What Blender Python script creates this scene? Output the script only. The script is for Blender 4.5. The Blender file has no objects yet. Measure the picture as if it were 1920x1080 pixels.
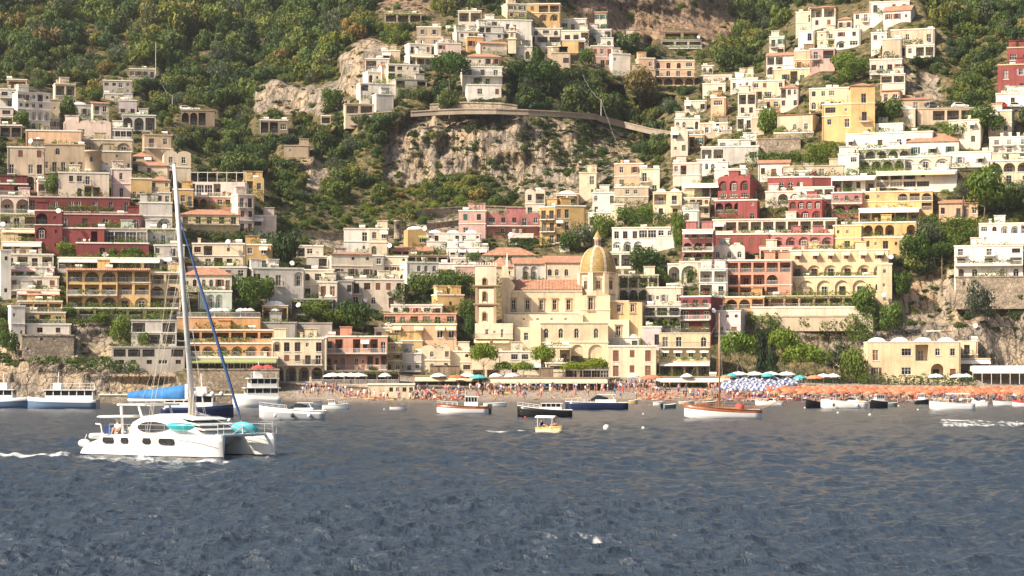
import bpy, bmesh, math, random
import numpy as np
from mathutils import Vector, Matrix, Euler
R = math.radians
rnd = random.Random(7)
# ------------------------------------------------------------------ camera, sky, sun, exposure
sc = bpy.context.scene
col = sc.collection
F = 4000.0            # focal length in pixels of a 1920 wide picture
HY = 697.0            # row of the sea horizon
CZ = 5.5              # eye height above the sea
cd = bpy.data.cameras.new('camera'); cam = bpy.data.objects.new('camera', cd); col.objects.link(cam)
cam.location = (0, 0, CZ); cam.rotation_euler = (R(90), 0, 0)
cd.sensor_width = 36.0; cd.lens = 36.0*F/1920; cd.shift_y = (HY-540)/1920
cd.clip_start = 0.5; cd.clip_end = 6000
sc.camera = cam
SUN_AZ, SUN_EL = 60.0, 40.0      # degrees to the left of straight behind the camera, and above the horizon
sdir = Vector((-math.sin(R(SUN_AZ))*math.cos(R(SUN_EL)), -math.cos(R(SUN_AZ))*math.cos(R(SUN_EL)), math.sin(R(SUN_EL))))
w = bpy.data.worlds.new('World'); sc.world = w; w.use_nodes = True
nt = w.node_tree; nt.nodes.clear()
sky = nt.nodes.new('ShaderNodeTexSky'); sky.sky_type = 'NISHITA'; sky.sun_disc = False
sky.sun_elevation = R(SUN_EL); sky.sun_rotation = math.atan2(sdir.x, sdir.y)
sky.air_density = 1.0; sky.dust_density = 4.5
bg = nt.nodes.new('ShaderNodeBackground'); bg.inputs['Strength'].default_value = 0.095
wo = nt.nodes.new('ShaderNodeOutputWorld')
nt.links.new(sky.outputs[0], bg.inputs[0]); nt.links.new(bg.outputs[0], wo.inputs[0])
sl = bpy.data.lights.new('sun', 'SUN'); sl.energy = 5.0; sl.angle = R(0.53); sl.color = (1.0, 0.885, 0.72)
so = bpy.data.objects.new('sun', sl); col.objects.link(so)
so.rotation_euler = (-sdir).to_track_quat('-Z', 'Y').to_euler(); so.location = (-200, -100, 300)
vs = sc.view_settings
vs.view_transform = 'Standard'; vs.look = 'None'; vs.gamma = 1.0; vs.exposure = 0.76; vs.use_curve_mapping = False
sc.render.engine = 'CYCLES'
cy = sc.cycles
cy.max_bounces = 6; cy.diffuse_bounces = 3; cy.glossy_bounces = 3; cy.transmission_bounces = 3; cy.transparent_max_bounces = 6
cy.volume_bounces = 0; cy.caustics_reflective = False; cy.caustics_refractive = False
cy.use_denoising = True; cy.sample_clamp_indirect = 4.0; cy.sample_clamp_direct = 20.0
try: cy.denoiser = 'OPENIMAGEDENOISE'
except Exception: pass

# ------------------------------------------------------------------ helpers
def P(x, y, D):
    """photo pixel and distance -> point in metres"""
    return Vector(((x-960)/F*D, D, CZ+(HY-y)/F*D))
class MB:
    """collects polygons; build() links them as one mesh object"""
    def __init__(s): s.v = []; s.f = []; s.m = []; s.k = {}; s.cm = 0
    def p(s, x, y, z):
        k = (round(x, 4), round(y, 4), round(z, 4))
        i = s.k.get(k)
        if i is None: i = len(s.v); s.k[k] = i; s.v.append(k)
        return i
    def face(s, pts, mi=None):
        ids = []
        for q in pts:
            i = s.p(*q)
            if not ids or (i != ids[-1] and i != ids[0]): ids.append(i)
        if len(ids) >= 3: s.f.append(ids); s.m.append(s.cm if mi is None else mi)
    def box(s, x0, x1, y0, y1, z0, z1, M=None):
        c = [(x, y, z) for z in (z0, z1) for y in (y0, y1) for x in (x0, x1)]
        if M is not None: c = [tuple(M @ Vector(q)) for q in c]
        for a in ((0,2,3,1), (4,5,7,6), (0,1,5,4), (2,6,7,3), (0,4,6,2), (1,3,7,5)): s.face([c[i] for i in a])
    def tube(s, a, b, r0, r1=None, n=8, cap=True):
        a = Vector(a); b = Vector(b); r1 = r0 if r1 is None else r1
        d = (b-a); d = d.normalized() if d.length > 1e-9 else Vector((0,0,1))
        u = d.orthogonal().normalized(); v = d.cross(u)
        A = [a+(u*math.cos(2*math.pi*i/n)+v*math.sin(2*math.pi*i/n))*r0 for i in range(n)]
        B = [b+(u*math.cos(2*math.pi*i/n)+v*math.sin(2*math.pi*i/n))*r1 for i in range(n)]
        for i in range(n):
            j = (i+1) % n; s.face([A[i], A[j], B[j], B[i]])
        if cap: s.face(A[::-1]); s.face(B)
    def path(s, pts, r, n=6):
        for a, b in zip(pts[:-1], pts[1:]): s.tube(a, b, r, r, n)
    def lathe(s, prof, c=(0,0,0), n=16, a0=0.0, a1=2*math.pi):
        full = abs(a1-a0-2*math.pi) < 1e-6
        rings = []
        for (r, z) in prof:
            rings.append([(c[0]+r*math.cos(a0+(a1-a0)*i/n), c[1]+r*math.sin(a0+(a1-a0)*i/n), c[2]+z) for i in range(n if full else n+1)])
        for A, B in zip(rings[:-1], rings[1:]):
            m = len(A)
            for i in range(m if full else m-1):
                j = (i+1) % m; s.face([A[i], A[j], B[j], B[i]])
    def ball(s, c, r, n=10, m=6, sc3=(1,1,1)):
        prof = [(math.sin(math.pi*k/m), -math.cos(math.pi*k/m)) for k in range(m+1)]
        rings = [[(c[0]+r*sc3[0]*a*math.cos(2*math.pi*i/n), c[1]+r*sc3[1]*a*math.sin(2*math.pi*i/n), c[2]+r*sc3[2]*z) for i in range(n)] for a, z in prof]
        for A, B in zip(rings[:-1], rings[1:]):
            for i in range(n):
                j = (i+1) % n; s.face([A[i], A[j], B[j], B[i]])
    def mesh(s, name, mats, smooth=False):
        me = bpy.data.meshes.new(name)
        me.from_pydata(s.v, [], s.f)
        mats = mats if isinstance(mats, (list, tuple)) else [mats]
        for m in mats: me.materials.append(m)
        if len(mats) > 1: me.polygons.foreach_set('material_index', s.m)
        if smooth: me.polygons.foreach_set('use_smooth', [True]*len(s.f))
        me.update()
        return me
    def build(s, name, mats, parent=None, smooth=False, loc=None, rz=0):
        return link(name, s.mesh(name, mats, smooth), parent, loc, rz)
def link(name, me, parent=None, loc=None, rz=0, scale=None):
    o = bpy.data.objects.new(name, me); col.objects.link(o)
    if parent is not None: o.parent = parent
    if loc is not None: o.location = loc
    if rz: o.rotation_euler = (0, 0, rz)
    if scale is not None: o.scale = scale
    return o
LABELS = {}
def tag(o, label=None, cat=None, group=None, kind=None):
    if label: o['label'] = label
    if cat: o['category'] = cat
    if group: o['group'] = group
    if kind: o['kind'] = kind
    return o
def thing(name, label, cat, loc, rz=0, group=None):
    o = bpy.data.objects.new(name, None); col.objects.link(o)
    o.location = loc; o.rotation_euler = (0, 0, rz); o.empty_display_size = 0.3; o['kind'] = 'thing'
    return tag(o, label, cat, group)
def copy_tree(o, parent=None):
    c = o.copy(); col.objects.link(c)
    if parent is not None: c.parent = parent
    for ch in list(o.children): copy_tree(ch, c)
    return c

# ------------------------------------------------------------------ noise
_lat = np.random.RandomState(3).rand(64, 64, 64).astype(np.float32)
def vnoise(p):
    p = np.asarray(p, dtype=np.float64); i = np.floor(p).astype(np.int64); f = p-i; f = f*f*(3-2*f)
    i &= 63; j = (i+1) & 63
    def L(a, b, c): return _lat[a, b, c]
    x0, y0, z0 = i[:,0], i[:,1], i[:,2]; x1, y1, z1 = j[:,0], j[:,1], j[:,2]
    fx, fy, fz = f[:,0], f[:,1], f[:,2]
    a = L(x0,y0,z0)*(1-fx)+L(x1,y0,z0)*fx; b = L(x0,y1,z0)*(1-fx)+L(x1,y1,z0)*fx
    c = L(x0,y0,z1)*(1-fx)+L(x1,y0,z1)*fx; d = L(x0,y1,z1)*(1-fx)+L(x1,y1,z1)*fx
    return (a*(1-fy)+b*fy)*(1-fz)+(c*(1-fy)+d*fy)*fz
def fbm(p, octv=4, gain=0.5):
    p = np.asarray(p, dtype=np.float64); t = np.zeros(len(p)); a = 1.0; n = 0
    for k in range(octv):
        t += a*vnoise(p*(2.03**k)+17.3*k); n += a; a *= gain
    return t/n

# ------------------------------------------------------------------ materials
def new_mat(name):
    m = bpy.data.materials.new(name); m.use_nodes = True
    n = m.node_tree; b = n.nodes['Principled BSDF']
    return m, n, b
def N(n, t, **kw):
    o = n.nodes.new(t)
    for k, v in kw.items():
        if k in o.inputs: o.inputs[k].default_value = v
        else: setattr(o, k, v)
    return o
def ramp(n, src, stops):
    r = n.nodes.new('ShaderNodeValToRGB'); e = r.color_ramp.elements
    while len(e) < len(stops): e.new(0.5)
    for q, (p, c) in zip(e, stops): q.position = p; q.color = (c[0], c[1], c[2], 1) if isinstance(c, (tuple, list)) else (c, c, c, 1)
    n.links.new(src, r.inputs[0]); return r
def mixc(n, fac, a, b, mode='MIX'):
    m = n.nodes.new('ShaderNodeMix'); m.data_type = 'RGBA'; m.blend_type = mode
    for s, v in ((m.inputs[0], fac), (m.inputs[6], a), (m.inputs[7], b)):
        if hasattr(v, 'is_linked'): n.links.new(v, s)
        elif isinstance(v, (tuple, list)): s.default_value = (v[0], v[1], v[2], 1)
        else: s.default_value = v
    return m.outputs[2]
MATS = {}
def flat_mat(name, c, rough=0.6, metal=0.0, spec=0.5, var=0.08, nscale=1.5, orand=0.0):
    if name in MATS: return MATS[name]
    m, n, b = new_mat(name)
    tc = N(n, 'ShaderNodeTexCoord'); no = N(n, 'ShaderNodeTexNoise', Scale=nscale, Detail=4.0)
    n.links.new(tc.outputs['Object'], no.inputs['Vector'])
    r = ramp(n, no.outputs[0], [(0.3, [x*(1-var) for x in c]), (0.7, [min(1, x*(1+var)) for x in c])])
    cc = r.outputs[0]
    if orand:
        oi = N(n, 'ShaderNodeObjectInfo'); q = ramp(n, oi.outputs['Random'], [(0, 1-orand), (1, 1+orand)]); cc = mixc(n, 1.0, cc, q.outputs[0], 'MULTIPLY')
    n.links.new(cc, b.inputs['Base Color'])
    b.inputs['Roughness'].default_value = rough; b.inputs['Metallic'].default_value = metal
    b.inputs['Specular IOR Level'].default_value = spec
    MATS[name] = m; return m
def plaster(name, c):
    """painted render with patchy fading, rain streaks and fine grain; every building a little different"""
    if name in MATS: return MATS[name]
    m, n, b = new_mat('plaster_'+name)
    tc = N(n, 'ShaderNodeTexCoord'); oi = N(n, 'ShaderNodeObjectInfo')
    off = N(n, 'ShaderNodeVectorMath', operation='SCALE'); cmb = N(n, 'ShaderNodeCombineXYZ')
    for k in range(3): n.links.new(oi.outputs['Random'], cmb.inputs[k])
    n.links.new(cmb.outputs[0], off.inputs[0]); off.inputs['Scale'].default_value = 37.0
    add = N(n, 'ShaderNodeVectorMath', operation='ADD'); n.links.new(tc.outputs['Object'], add.inputs[0]); n.links.new(off.outputs[0], add.inputs[1])
    n1 = N(n, 'ShaderNodeTexNoise', Scale=0.35, Detail=5.0, Roughness=0.6); n.links.new(add.outputs[0], n1.inputs['Vector'])
    mp = N(n, 'ShaderNodeMapping'); mp.inputs['Scale'].default_value = (1.6, 1.6, 0.12); n.links.new(add.outputs[0], mp.inputs['Vector'])
    n2 = N(n, 'ShaderNodeTexNoise', Scale=1.0, Detail=4.0); n.links.new(mp.outputs[0], n2.inputs['Vector'])
    n3 = N(n, 'ShaderNodeTexNoise', Scale=7.0, Detail=3.0); n.links.new(add.outputs[0], n3.inputs['Vector'])
    r1 = ramp(n, n1.outputs[0], [(0.28, 0.74), (0.5, 0.97), (0.68, 1.07)])
    r2 = ramp(n, n2.outputs[0], [(0.30, 0.62), (0.52, 1.0)])
    c1 = mixc(n, 1.0, (c[0], c[1], c[2]), r1.outputs[0], 'MULTIPLY')
    c2 = mixc(n, 0.55, c1, r2.outputs[0], 'MULTIPLY')
    r3 = ramp(n, n3.outputs[0], [(0.35, 0.92), (0.65, 1.04)])
    c3 = mixc(n, 1.0, c2, r3.outputs[0], 'MULTIPLY')
    rr = ramp(n, oi.outputs['Random'], [(0.0, 0.90), (1.0, 1.06)])
    c4 = mixc(n, 1.0, c3, rr.outputs[0], 'MULTIPLY')
    n.links.new(c4, b.inputs['Base Color']); b.inputs['Roughness'].default_value = 0.9; b.inputs['Specular IOR Level'].default_value = 0.2
    bp = N(n, 'ShaderNodeBump', Strength=0.25, Distance=0.03); n.links.new(n3.outputs[0], bp.inputs['Height']); n.links.new(bp.outputs[0], b.inputs['Normal'])
    MATS[name] = m; return m
PL = {  # surface colours of the painted render; greyer, darker ones also paint in shade
 'white': (0.76, 0.705, 0.62), 'offwhite': (0.70, 0.61, 0.48), 'cream': (0.72, 0.60, 0.43), 'butter': (0.72, 0.565, 0.36),
 'yellow': (0.68, 0.47, 0.22), 'ochre': (0.55, 0.37, 0.16), 'orange': (0.60, 0.34, 0.16), 'peach': (0.68, 0.45, 0.29),
 'salmon': (0.60, 0.31, 0.215), 'pink': (0.60, 0.39, 0.33), 'palepink': (0.70, 0.56, 0.48), 'red': (0.215, 0.058, 0.055),
 'brickred': (0.30, 0.082, 0.075), 'rose': (0.44, 0.185, 0.17), 'tan': (0.47, 0.36, 0.25), 'sand': (0.58, 0.46, 0.33), 'brown': (0.30, 0.22, 0.155),
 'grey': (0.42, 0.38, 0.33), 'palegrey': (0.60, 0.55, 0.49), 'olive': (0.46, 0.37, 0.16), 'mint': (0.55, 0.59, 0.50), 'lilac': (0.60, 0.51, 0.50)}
def plas(k): return stone_mat() if k == 'stone' else plaster(k, PL[k])
def stone_mat():
    if 'stone' in MATS: return MATS['stone']
    m, n, b = new_mat('dry_stone')
    tc = N(n, 'ShaderNodeTexCoord')
    v = N(n, 'ShaderNodeTexVoronoi', Scale=2.2); n.links.new(tc.outputs['Object'], v.inputs['Vector'])
    v2 = N(n, 'ShaderNodeTexVoronoi', Scale=2.2, feature='DISTANCE_TO_EDGE'); n.links.new(tc.outputs['Object'], v2.inputs['Vector'])
    no = N(n, 'ShaderNodeTexNoise', Scale=0.5, Detail=5.0); n.links.new(tc.outputs['Object'], no.inputs['Vector'])
    sep = N(n, 'ShaderNodeSeparateColor'); n.links.new(v.outputs['Color'], sep.inputs[0])
    r = ramp(n, sep.outputs[0], [(0.0, (0.27, 0.21, 0.15)), (0.5, (0.38, 0.30, 0.22)), (1.0, (0.48, 0.40, 0.30))])
    e = ramp(n, v2.outputs['Distance'], [(0.0, 0.35), (0.09, 1.0)])
    c = mixc(n, 1.0, r.outputs[0], e.outputs[0], 'MULTIPLY')
    r2 = ramp(n, no.outputs[0], [(0.35, 0.65), (0.65, 1.1)])
    n.links.new(mixc(n, 1.0, c, r2.outputs[0], 'MULTIPLY'), b.inputs['Base Color']); b.inputs['Roughness'].default_value = 0.95
    bp = N(n, 'ShaderNodeBump', Strength=0.8, Distance=0.08); n.links.new(v2.outputs['Distance'], bp.inputs['Height']); n.links.new(bp.outputs[0], b.inputs['Normal'])
    MATS['stone'] = m; return m
def tile_mat():
    if 'tile' in MATS: return MATS['tile']
    m, n, b = new_mat('terracotta_roof')
    tc = N(n, 'ShaderNodeTexCoord')
    no = N(n, 'ShaderNodeTexNoise', Scale=1.2, Detail=5.0); n.links.new(tc.outputs['Object'], no.inputs['Vector'])
    n2 = N(n, 'ShaderNodeTexNoise', Scale=9.0, Detail=2.0); n.links.new(tc.outputs['Object'], n2.inputs['Vector'])
    wv = N(n, 'ShaderNodeTexWave', Scale=1.5, Distortion=0.4); wv.bands_direction = 'X'; n.links.new(tc.outputs['Object'], wv.inputs['Vector'])
    r = ramp(n, no.outputs[0], [(0.3, (0.36, 0.16, 0.09)), (0.5, (0.48, 0.235, 0.14)), (0.72, (0.55, 0.34, 0.23))])
    g = ramp(n, n2.outputs[0], [(0.3, 0.75), (0.7, 1.12)])
    s = ramp(n, wv.outputs[0], [(0.0, 0.7), (0.5, 1.0)])
    n.links.new(mixc(n, 1.0, mixc(n, 1.0, r.outputs[0], g.outputs[0], 'MULTIPLY'), s.outputs[0], 'MULTIPLY'), b.inputs['Base Color'])
    b.inputs['Roughness'].default_value = 0.9
    bp = N(n, 'ShaderNodeBump', Strength=0.7, Distance=0.08); n.links.new(wv.outputs[0], bp.inputs['Height']); n.links.new(bp.outputs[0], b.inputs['Normal'])
    MATS['tile'] = m; return m
def glass_mat():
    if 'glass' in MATS: return MATS['glass']
    m, n, b = new_mat('window_glass')
    oi = N(n, 'ShaderNodeObjectInfo')
    r = ramp(n, oi.outputs['Random'], [(0.0, (0.006, 0.007, 0.010)), (0.6, (0.018, 0.02, 0.026)), (0.88, (0.07, 0.06, 0.05)), (1.0, (0.22, 0.20, 0.17))])
    n.links.new(r.outputs[0], b.inputs['Base Color']); b.inputs['Roughness'].default_value = 0.12
    MATS['glass'] = m; return m
def leaf_mat(name, stops, rough=0.6):
    if name in MATS: return MATS[name]
    m, n, b = new_mat('leaf_'+name)
    oi = N(n, 'ShaderNodeObjectInfo'); geo = N(n, 'ShaderNodeNewGeometry')
    tc = N(n, 'ShaderNodeTexCoord'); no = N(n, 'ShaderNodeTexNoise', Scale=0.7, Detail=3.0); n.links.new(tc.outputs['Object'], no.inputs['Vector'])
    r = ramp(n, oi.outputs['Random'], stops)
    a = N(n, 'ShaderNodeMath', operation='ADD'); n.links.new(geo.outputs['Random Per Island'], a.inputs[0]); n.links.new(no.outputs[0], a.inputs[1])
    g = ramp(n, a.outputs[0], [(0.45, (0.62, 0.66, 0.62)), (1.0, (1.05, 1.05, 0.95)), (1.0, (1.05, 1.05, 0.95))])
    gm = N(n, 'ShaderNodeMath', operation='MULTIPLY'); n.links.new(a.outputs[0], gm.inputs[0]); gm.inputs[1].default_value = 0.5
    g2 = ramp(n, gm.outputs[0], [(0.2, (0.72, 0.76, 0.72)), (0.5, (1.0, 1.0, 0.95)), (0.8, (1.3, 1.25, 1.05))])
    ge = N(n, 'ShaderNodeTexNoise', Scale=0.018, Detail=3.0); n.links.new(geo.outputs['Position'], ge.inputs['Vector'])
    pr = ramp(n, ge.outputs[0], [(0.35, (0.55, 0.68, 0.78)), (0.5, (0.88, 0.98, 0.95)), (0.65, (1.18, 1.18, 0.9))])
    cc = mixc(n, 1.0, mixc(n, 1.0, r.outputs[0], g2.outputs[0], 'MULTIPLY'), pr.outputs[0], 'MULTIPLY')
    n.links.new(cc, b.inputs['Base Color']); b.inputs['Roughness'].default_value = rough; b.inputs['Specular IOR Level'].default_value = 0.25
    tr = N(n, 'ShaderNodeBsdfTranslucent'); n.links.new(cc, tr.inputs['Color'])
    mx = N(n, 'ShaderNodeMixShader', Fac=0.32); n.links.new(b.outputs[0], mx.inputs[1]); n.links.new(tr.outputs[0], mx.inputs[2])
    n.links.new(mx.outputs[0], n.nodes['Material Output'].inputs['Surface'])
    MATS[name] = m; return m
G_FOREST = [(0.0, (0.042, 0.072, 0.022)), (0.3, (0.070, 0.105, 0.026)), (0.65, (0.110, 0.140, 0.030)), (0.9, (0.165, 0.175, 0.036)), (0.98, (0.19, 0.160, 0.044)), (1.0, (0.20, 0.13, 0.055))]
G_GARDEN = [(0.0, (0.060, 0.100, 0.016)), (0.5, (0.115, 0.165, 0.022)), (1.0, (0.185, 0.22, 0.032))]
G_PINE = [(0.0, (0.13, 0.19, 0.018)), (1.0, (0.19, 0.235, 0.026))]
G_DRY = [(0.0, (0.16, 0.14, 0.055)), (0.5, (0.24, 0.17, 0.08)), (1.0, (0.28, 0.17, 0.10))]
# ------------------------------------------------------------------ the hillside: distance of the ground for directions of the photograph
TY = [-170, -60, 0, 50, 100, 150, 200, 250, 300, 350, 400, 450, 500, 550, 600, 650, 690, 706, 722, 740, 757, 775]
TX = [-400, 0, 130, 250, 400, 550, 680, 800, 950, 1080, 1180, 1280, 1400, 1550, 1700, 1920, 2320]
TD = {
 -400: [880,790,745,700,650,590,530,503,488,475,463,452,442,433,424,415,407,404,402,400,396,378],
 0:    [880,790,745,700,660,600,530,503,488,475,463,452,442,433,424,415,407,404,402,400,396,378],
 130:  [880,790,750,710,670,630,570,515,492,477,464,453,443,434,425,416,408,405,403,401,396,378],
 250:  [885,795,755,715,675,635,595,545,500,484,468,455,445,436,427,417,409,406,404,402,396,378],
 400:  [890,800,762,722,682,645,615,582,546,508,486,470,456,444,433,421,411,408,406,404,394,374],
 550:  [860,785,745,702,662,622,612,586,562,540,520,500,478,460,448,438,430,425,415,402,380,350],
 680:  [820,745,702,652,613,599,585,573,564,553,536,510,485,468,456,448,440,433,420,400,368,340],
 800:  [800,730,690,642,609,593,578,567,562,557,541,512,490,473,460,452,446,440,424,402,368,340],
 950:  [770,700,660,626,603,586,571,563,559,555,546,515,492,474,462,455,450,445,428,404,368,340],
 1080: [790,690,678,668,642,600,577,567,561,553,540,512,490,474,463,456,451,446,430,405,368,340],
 1180: [800,712,700,692,668,622,597,581,561,541,519,501,487,475,466,459,453,448,432,406,369,340],
 1280: [830,722,712,704,684,634,591,566,541,521,506,494,483,474,466,460,455,450,436,409,372,342],
 1400: [880,800,760,722,664,606,571,546,529,516,505,495,485,476,468,463,458,455,440,412,376,345],
 1550: [820,745,702,642,586,562,547,534,522,511,501,492,483,475,468,463,458,455,442,415,378,346],
 1700: [690,635,606,583,566,551,539,527,516,507,498,490,481,474,467,461,457,454,444,416,380,347],
 1920: [680,625,596,575,558,544,532,521,511,501,492,483,473,465,462,459,456,453,448,418,381,348],
 2320: [680,625,596,575,558,544,532,521,511,501,492,483,473,465,462,459,456,453,448,418,381,348]}
_T = np.array([TD[x] for x in TX], dtype=float)
_tx = np.array(TX, float); _ty = np.array(TY, float)
def Dm(x, y):
    x = np.clip(np.asarray(x, float), _tx[0], _tx[-1]-1e-6); y = np.clip(np.asarray(y, float), _ty[0], _ty[-1]-1e-6)
    i = np.clip(np.searchsorted(_tx, x, 'right')-1, 0, len(_tx)-2); j = np.clip(np.searchsorted(_ty, y, 'right')-1, 0, len(_ty)-2)
    u = (x-_tx[i])/(_tx[i+1]-_tx[i]); u = u*u*(3-2*u); v = (y-_ty[j])/(_ty[j+1]-_ty[j])
    return (_T[i,j]*(1-u)+_T[i+1,j]*u)*(1-v)+(_T[i,j+1]*(1-u)+_T[i+1,j+1]*u)*v
def D1(x, y): return float(Dm(x, y))
def inpoly(x, y, poly):
    c = np.zeros(np.shape(x), bool); n = len(poly)
    for k in range(n):
        (xa, ya), (xb, yb) = poly[k], poly[(k+1) % n]
        if ya == yb: continue
        c ^= ((ya > y) != (yb > y)) & (x < (xb-xa)*(y-ya)/(yb-ya)+xa)
    return c
ROCKS = [  # bare rock faces, outlines in the photograph, bareness
 ([(716,250),(770,215),(960,212),(985,225),(960,300),(975,340),(960,360),(880,322),(760,352),(716,345)], 0.95),
 ([(975,214),(1060,225),(1090,300),(1075,390),(960,360),(950,290)], 0.62),
 ([(1060,225),(1180,240),(1215,330),(1110,395),(1070,390)], 0.45),
 ([(632,110),(655,82),(700,66),(737,90),(725,135),(690,150),(668,190),(645,170)], 1.0),
 ([(470,165),(520,150),(560,165),(640,150),(655,200),(600,214),(480,214)], 0.9),
 ([(1060,-30),(1375,-30),(1388,60),(1335,88),(1240,78),(1150,62),(1080,40)], 1.0),
 ([(700,-10),(850,-10),(850,20),(760,40),(715,25)], 0.55),
 ([(1640,560),(1720,520),(1800,505),(1960,520),(1960,700),(1830,690),(1640,660)], 0.95),
 ([(1410,560),(1640,575),(1640,690),(1560,690),(1500,640),(1410,620)], 0.75),
 ([(-100,640),(60,640),(140,600),(210,600),(330,670),(345,760),(-100,765)], 0.9),
 ([(505,430),(620,440),(760,420),(900,392),(900,440),(740,470),(560,470)], 0.55),
 ([(560,300),(600,292),(622,330),(600,380),(570,370)], 0.7),
 ([(1690,130),(1750,130),(1780,190),(1700,200)], 0.7)]
def rockness(x, y):
    r = np.zeros(np.shape(x))
    for poly, wgt in ROCKS: r = np.maximum(r, inpoly(x, y, poly)*wgt)
    return r
_GX = np.concatenate([np.linspace(-400, -40, 30)[:-1], np.arange(-40, 1961, 4.0), np.linspace(1960, 2320, 30)[1:]])
_GY = np.concatenate([np.linspace(-170, -10, 24)[:-1], np.arange(-10, 700, 4.0), np.arange(700, 776, 3.0)])
_G = {}
def ground_grid():
    """true distance of the ground with its gullies, ledges and clefts, on a grid of directions"""
    if _G: return _G
    X, Y = np.meshgrid(_GX, _GY); sh = X.shape; X = X.ravel(); Y = Y.ravel()
    wx = X+9*(fbm(np.c_[X/30, Y/30, X*0], 3)-0.5)*2; wy = Y+9*(fbm(np.c_[X/30, Y/30, X*0+9], 3)-0.5)*2
    rk = rockness(wx, wy).reshape(sh)
    for _ in range(2):
        q = np.pad(rk, 1, mode='edge'); rk = (q[:-2,1:-1]+q[2:,1:-1]+q[1:-1,:-2]+q[1:-1,2:]+2*q[1:-1,1:-1])/6
    rk = rk.ravel()
    occ = np.zeros(sh)
    for (a, b_, c, d) in RECTS: occ[np.ix_((_GY > c-6) & (_GY < d+14), (_GX > a-6) & (_GX < b_+6))] = 1
    for _ in range(14):
        q = np.pad(occ, 1, mode='edge'); occ = (q[:-2,1:-1]+q[2:,1:-1]+q[1:-1,:-2]+q[1:-1,2:]+q[1:-1,1:-1])/5
    free = np.clip(1-occ.ravel()*2.2, 0, 1)
    D = Dm(X, Y)
    pts = np.c_[(X-960)/F*D, D, CZ+(HY-Y)/F*D]
    beach = np.clip((Y-700)/12, 0, 1)*np.clip((X-480)/80, 0, 1)
    # push the ground back in hollows, ledges and clefts (never forward: the buildings stand on it)
    big = fbm(pts/[26, 40, 22], 4); mid = fbm(pts/[7, 12, 9]+5, 4); str_ = fbm(pts/[5.5, 20, 14]+11, 4); lay = fbm(pts/[30, 40, 4.0]+23, 3)
    led = np.abs(fbm(pts/[9, 14, 6]+31, 3)-0.5)*2
    rid = 1-np.abs(fbm(pts/[4.2, 9, 7]+41, 4)-0.5)*4; blk = np.floor(fbm(pts/[6, 12, 5]+51, 2)*7)/7
    gul = fbm(np.c_[X/95+Y/160, Y/190, X*0+2], 3); far = np.clip((D-545)/60, 0, 1)
    flu = 1-np.abs(fbm(pts/[2.6, 30, 16]+61, 4)-0.5)*3.2; flu2 = 1-np.abs(fbm(pts/[6.5, 30, 30]+71, 3)-0.5)*3.0
    disp = rk*(1.5*np.clip(flu, 0, 1)**2+2.6*np.clip(flu2, 0, 1)**2+2.6*blk+4.2*np.clip(lay-0.42, 0, 1)*2+1.6*np.clip(rid, 0, 1)**2)+5.0*(big-0.25)*(0.45+0.9*rk)+1.2*mid
    disp = disp*(0.22+0.78*free)*np.where(Y > 480, 0.5, 1.0)
    disp = disp+free*far*(1-rk)*np.clip(gul-0.28, 0, 1)*62
    disp = np.clip(disp, 0, None)*(1-beach)
    disp = np.where((Y > 735) & (X < 480), disp*0.4, disp)
    _G.update(X=X, Y=Y, sh=sh, rk=rk, beach=beach, D=(D+disp), D2=(D+disp).reshape(sh), free=free.reshape(sh))
    return _G
def gsample(x, y, key='D2'):
    g = ground_grid()[key]; x = np.asarray(x, float); y = np.asarray(y, float)
    fx = np.interp(x, _GX, np.arange(len(_GX))); fy = np.interp(y, _GY, np.arange(len(_GY)))
    i = np.clip(fx.astype(int), 0, len(_GX)-2); j = np.clip(fy.astype(int), 0, len(_GY)-2); u = fx-i; v = fy-j
    return (g[j,i]*(1-u)+g[j,i+1]*u)*(1-v)+(g[j+1,i]*(1-u)+g[j+1,i+1]*u)*v
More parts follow.
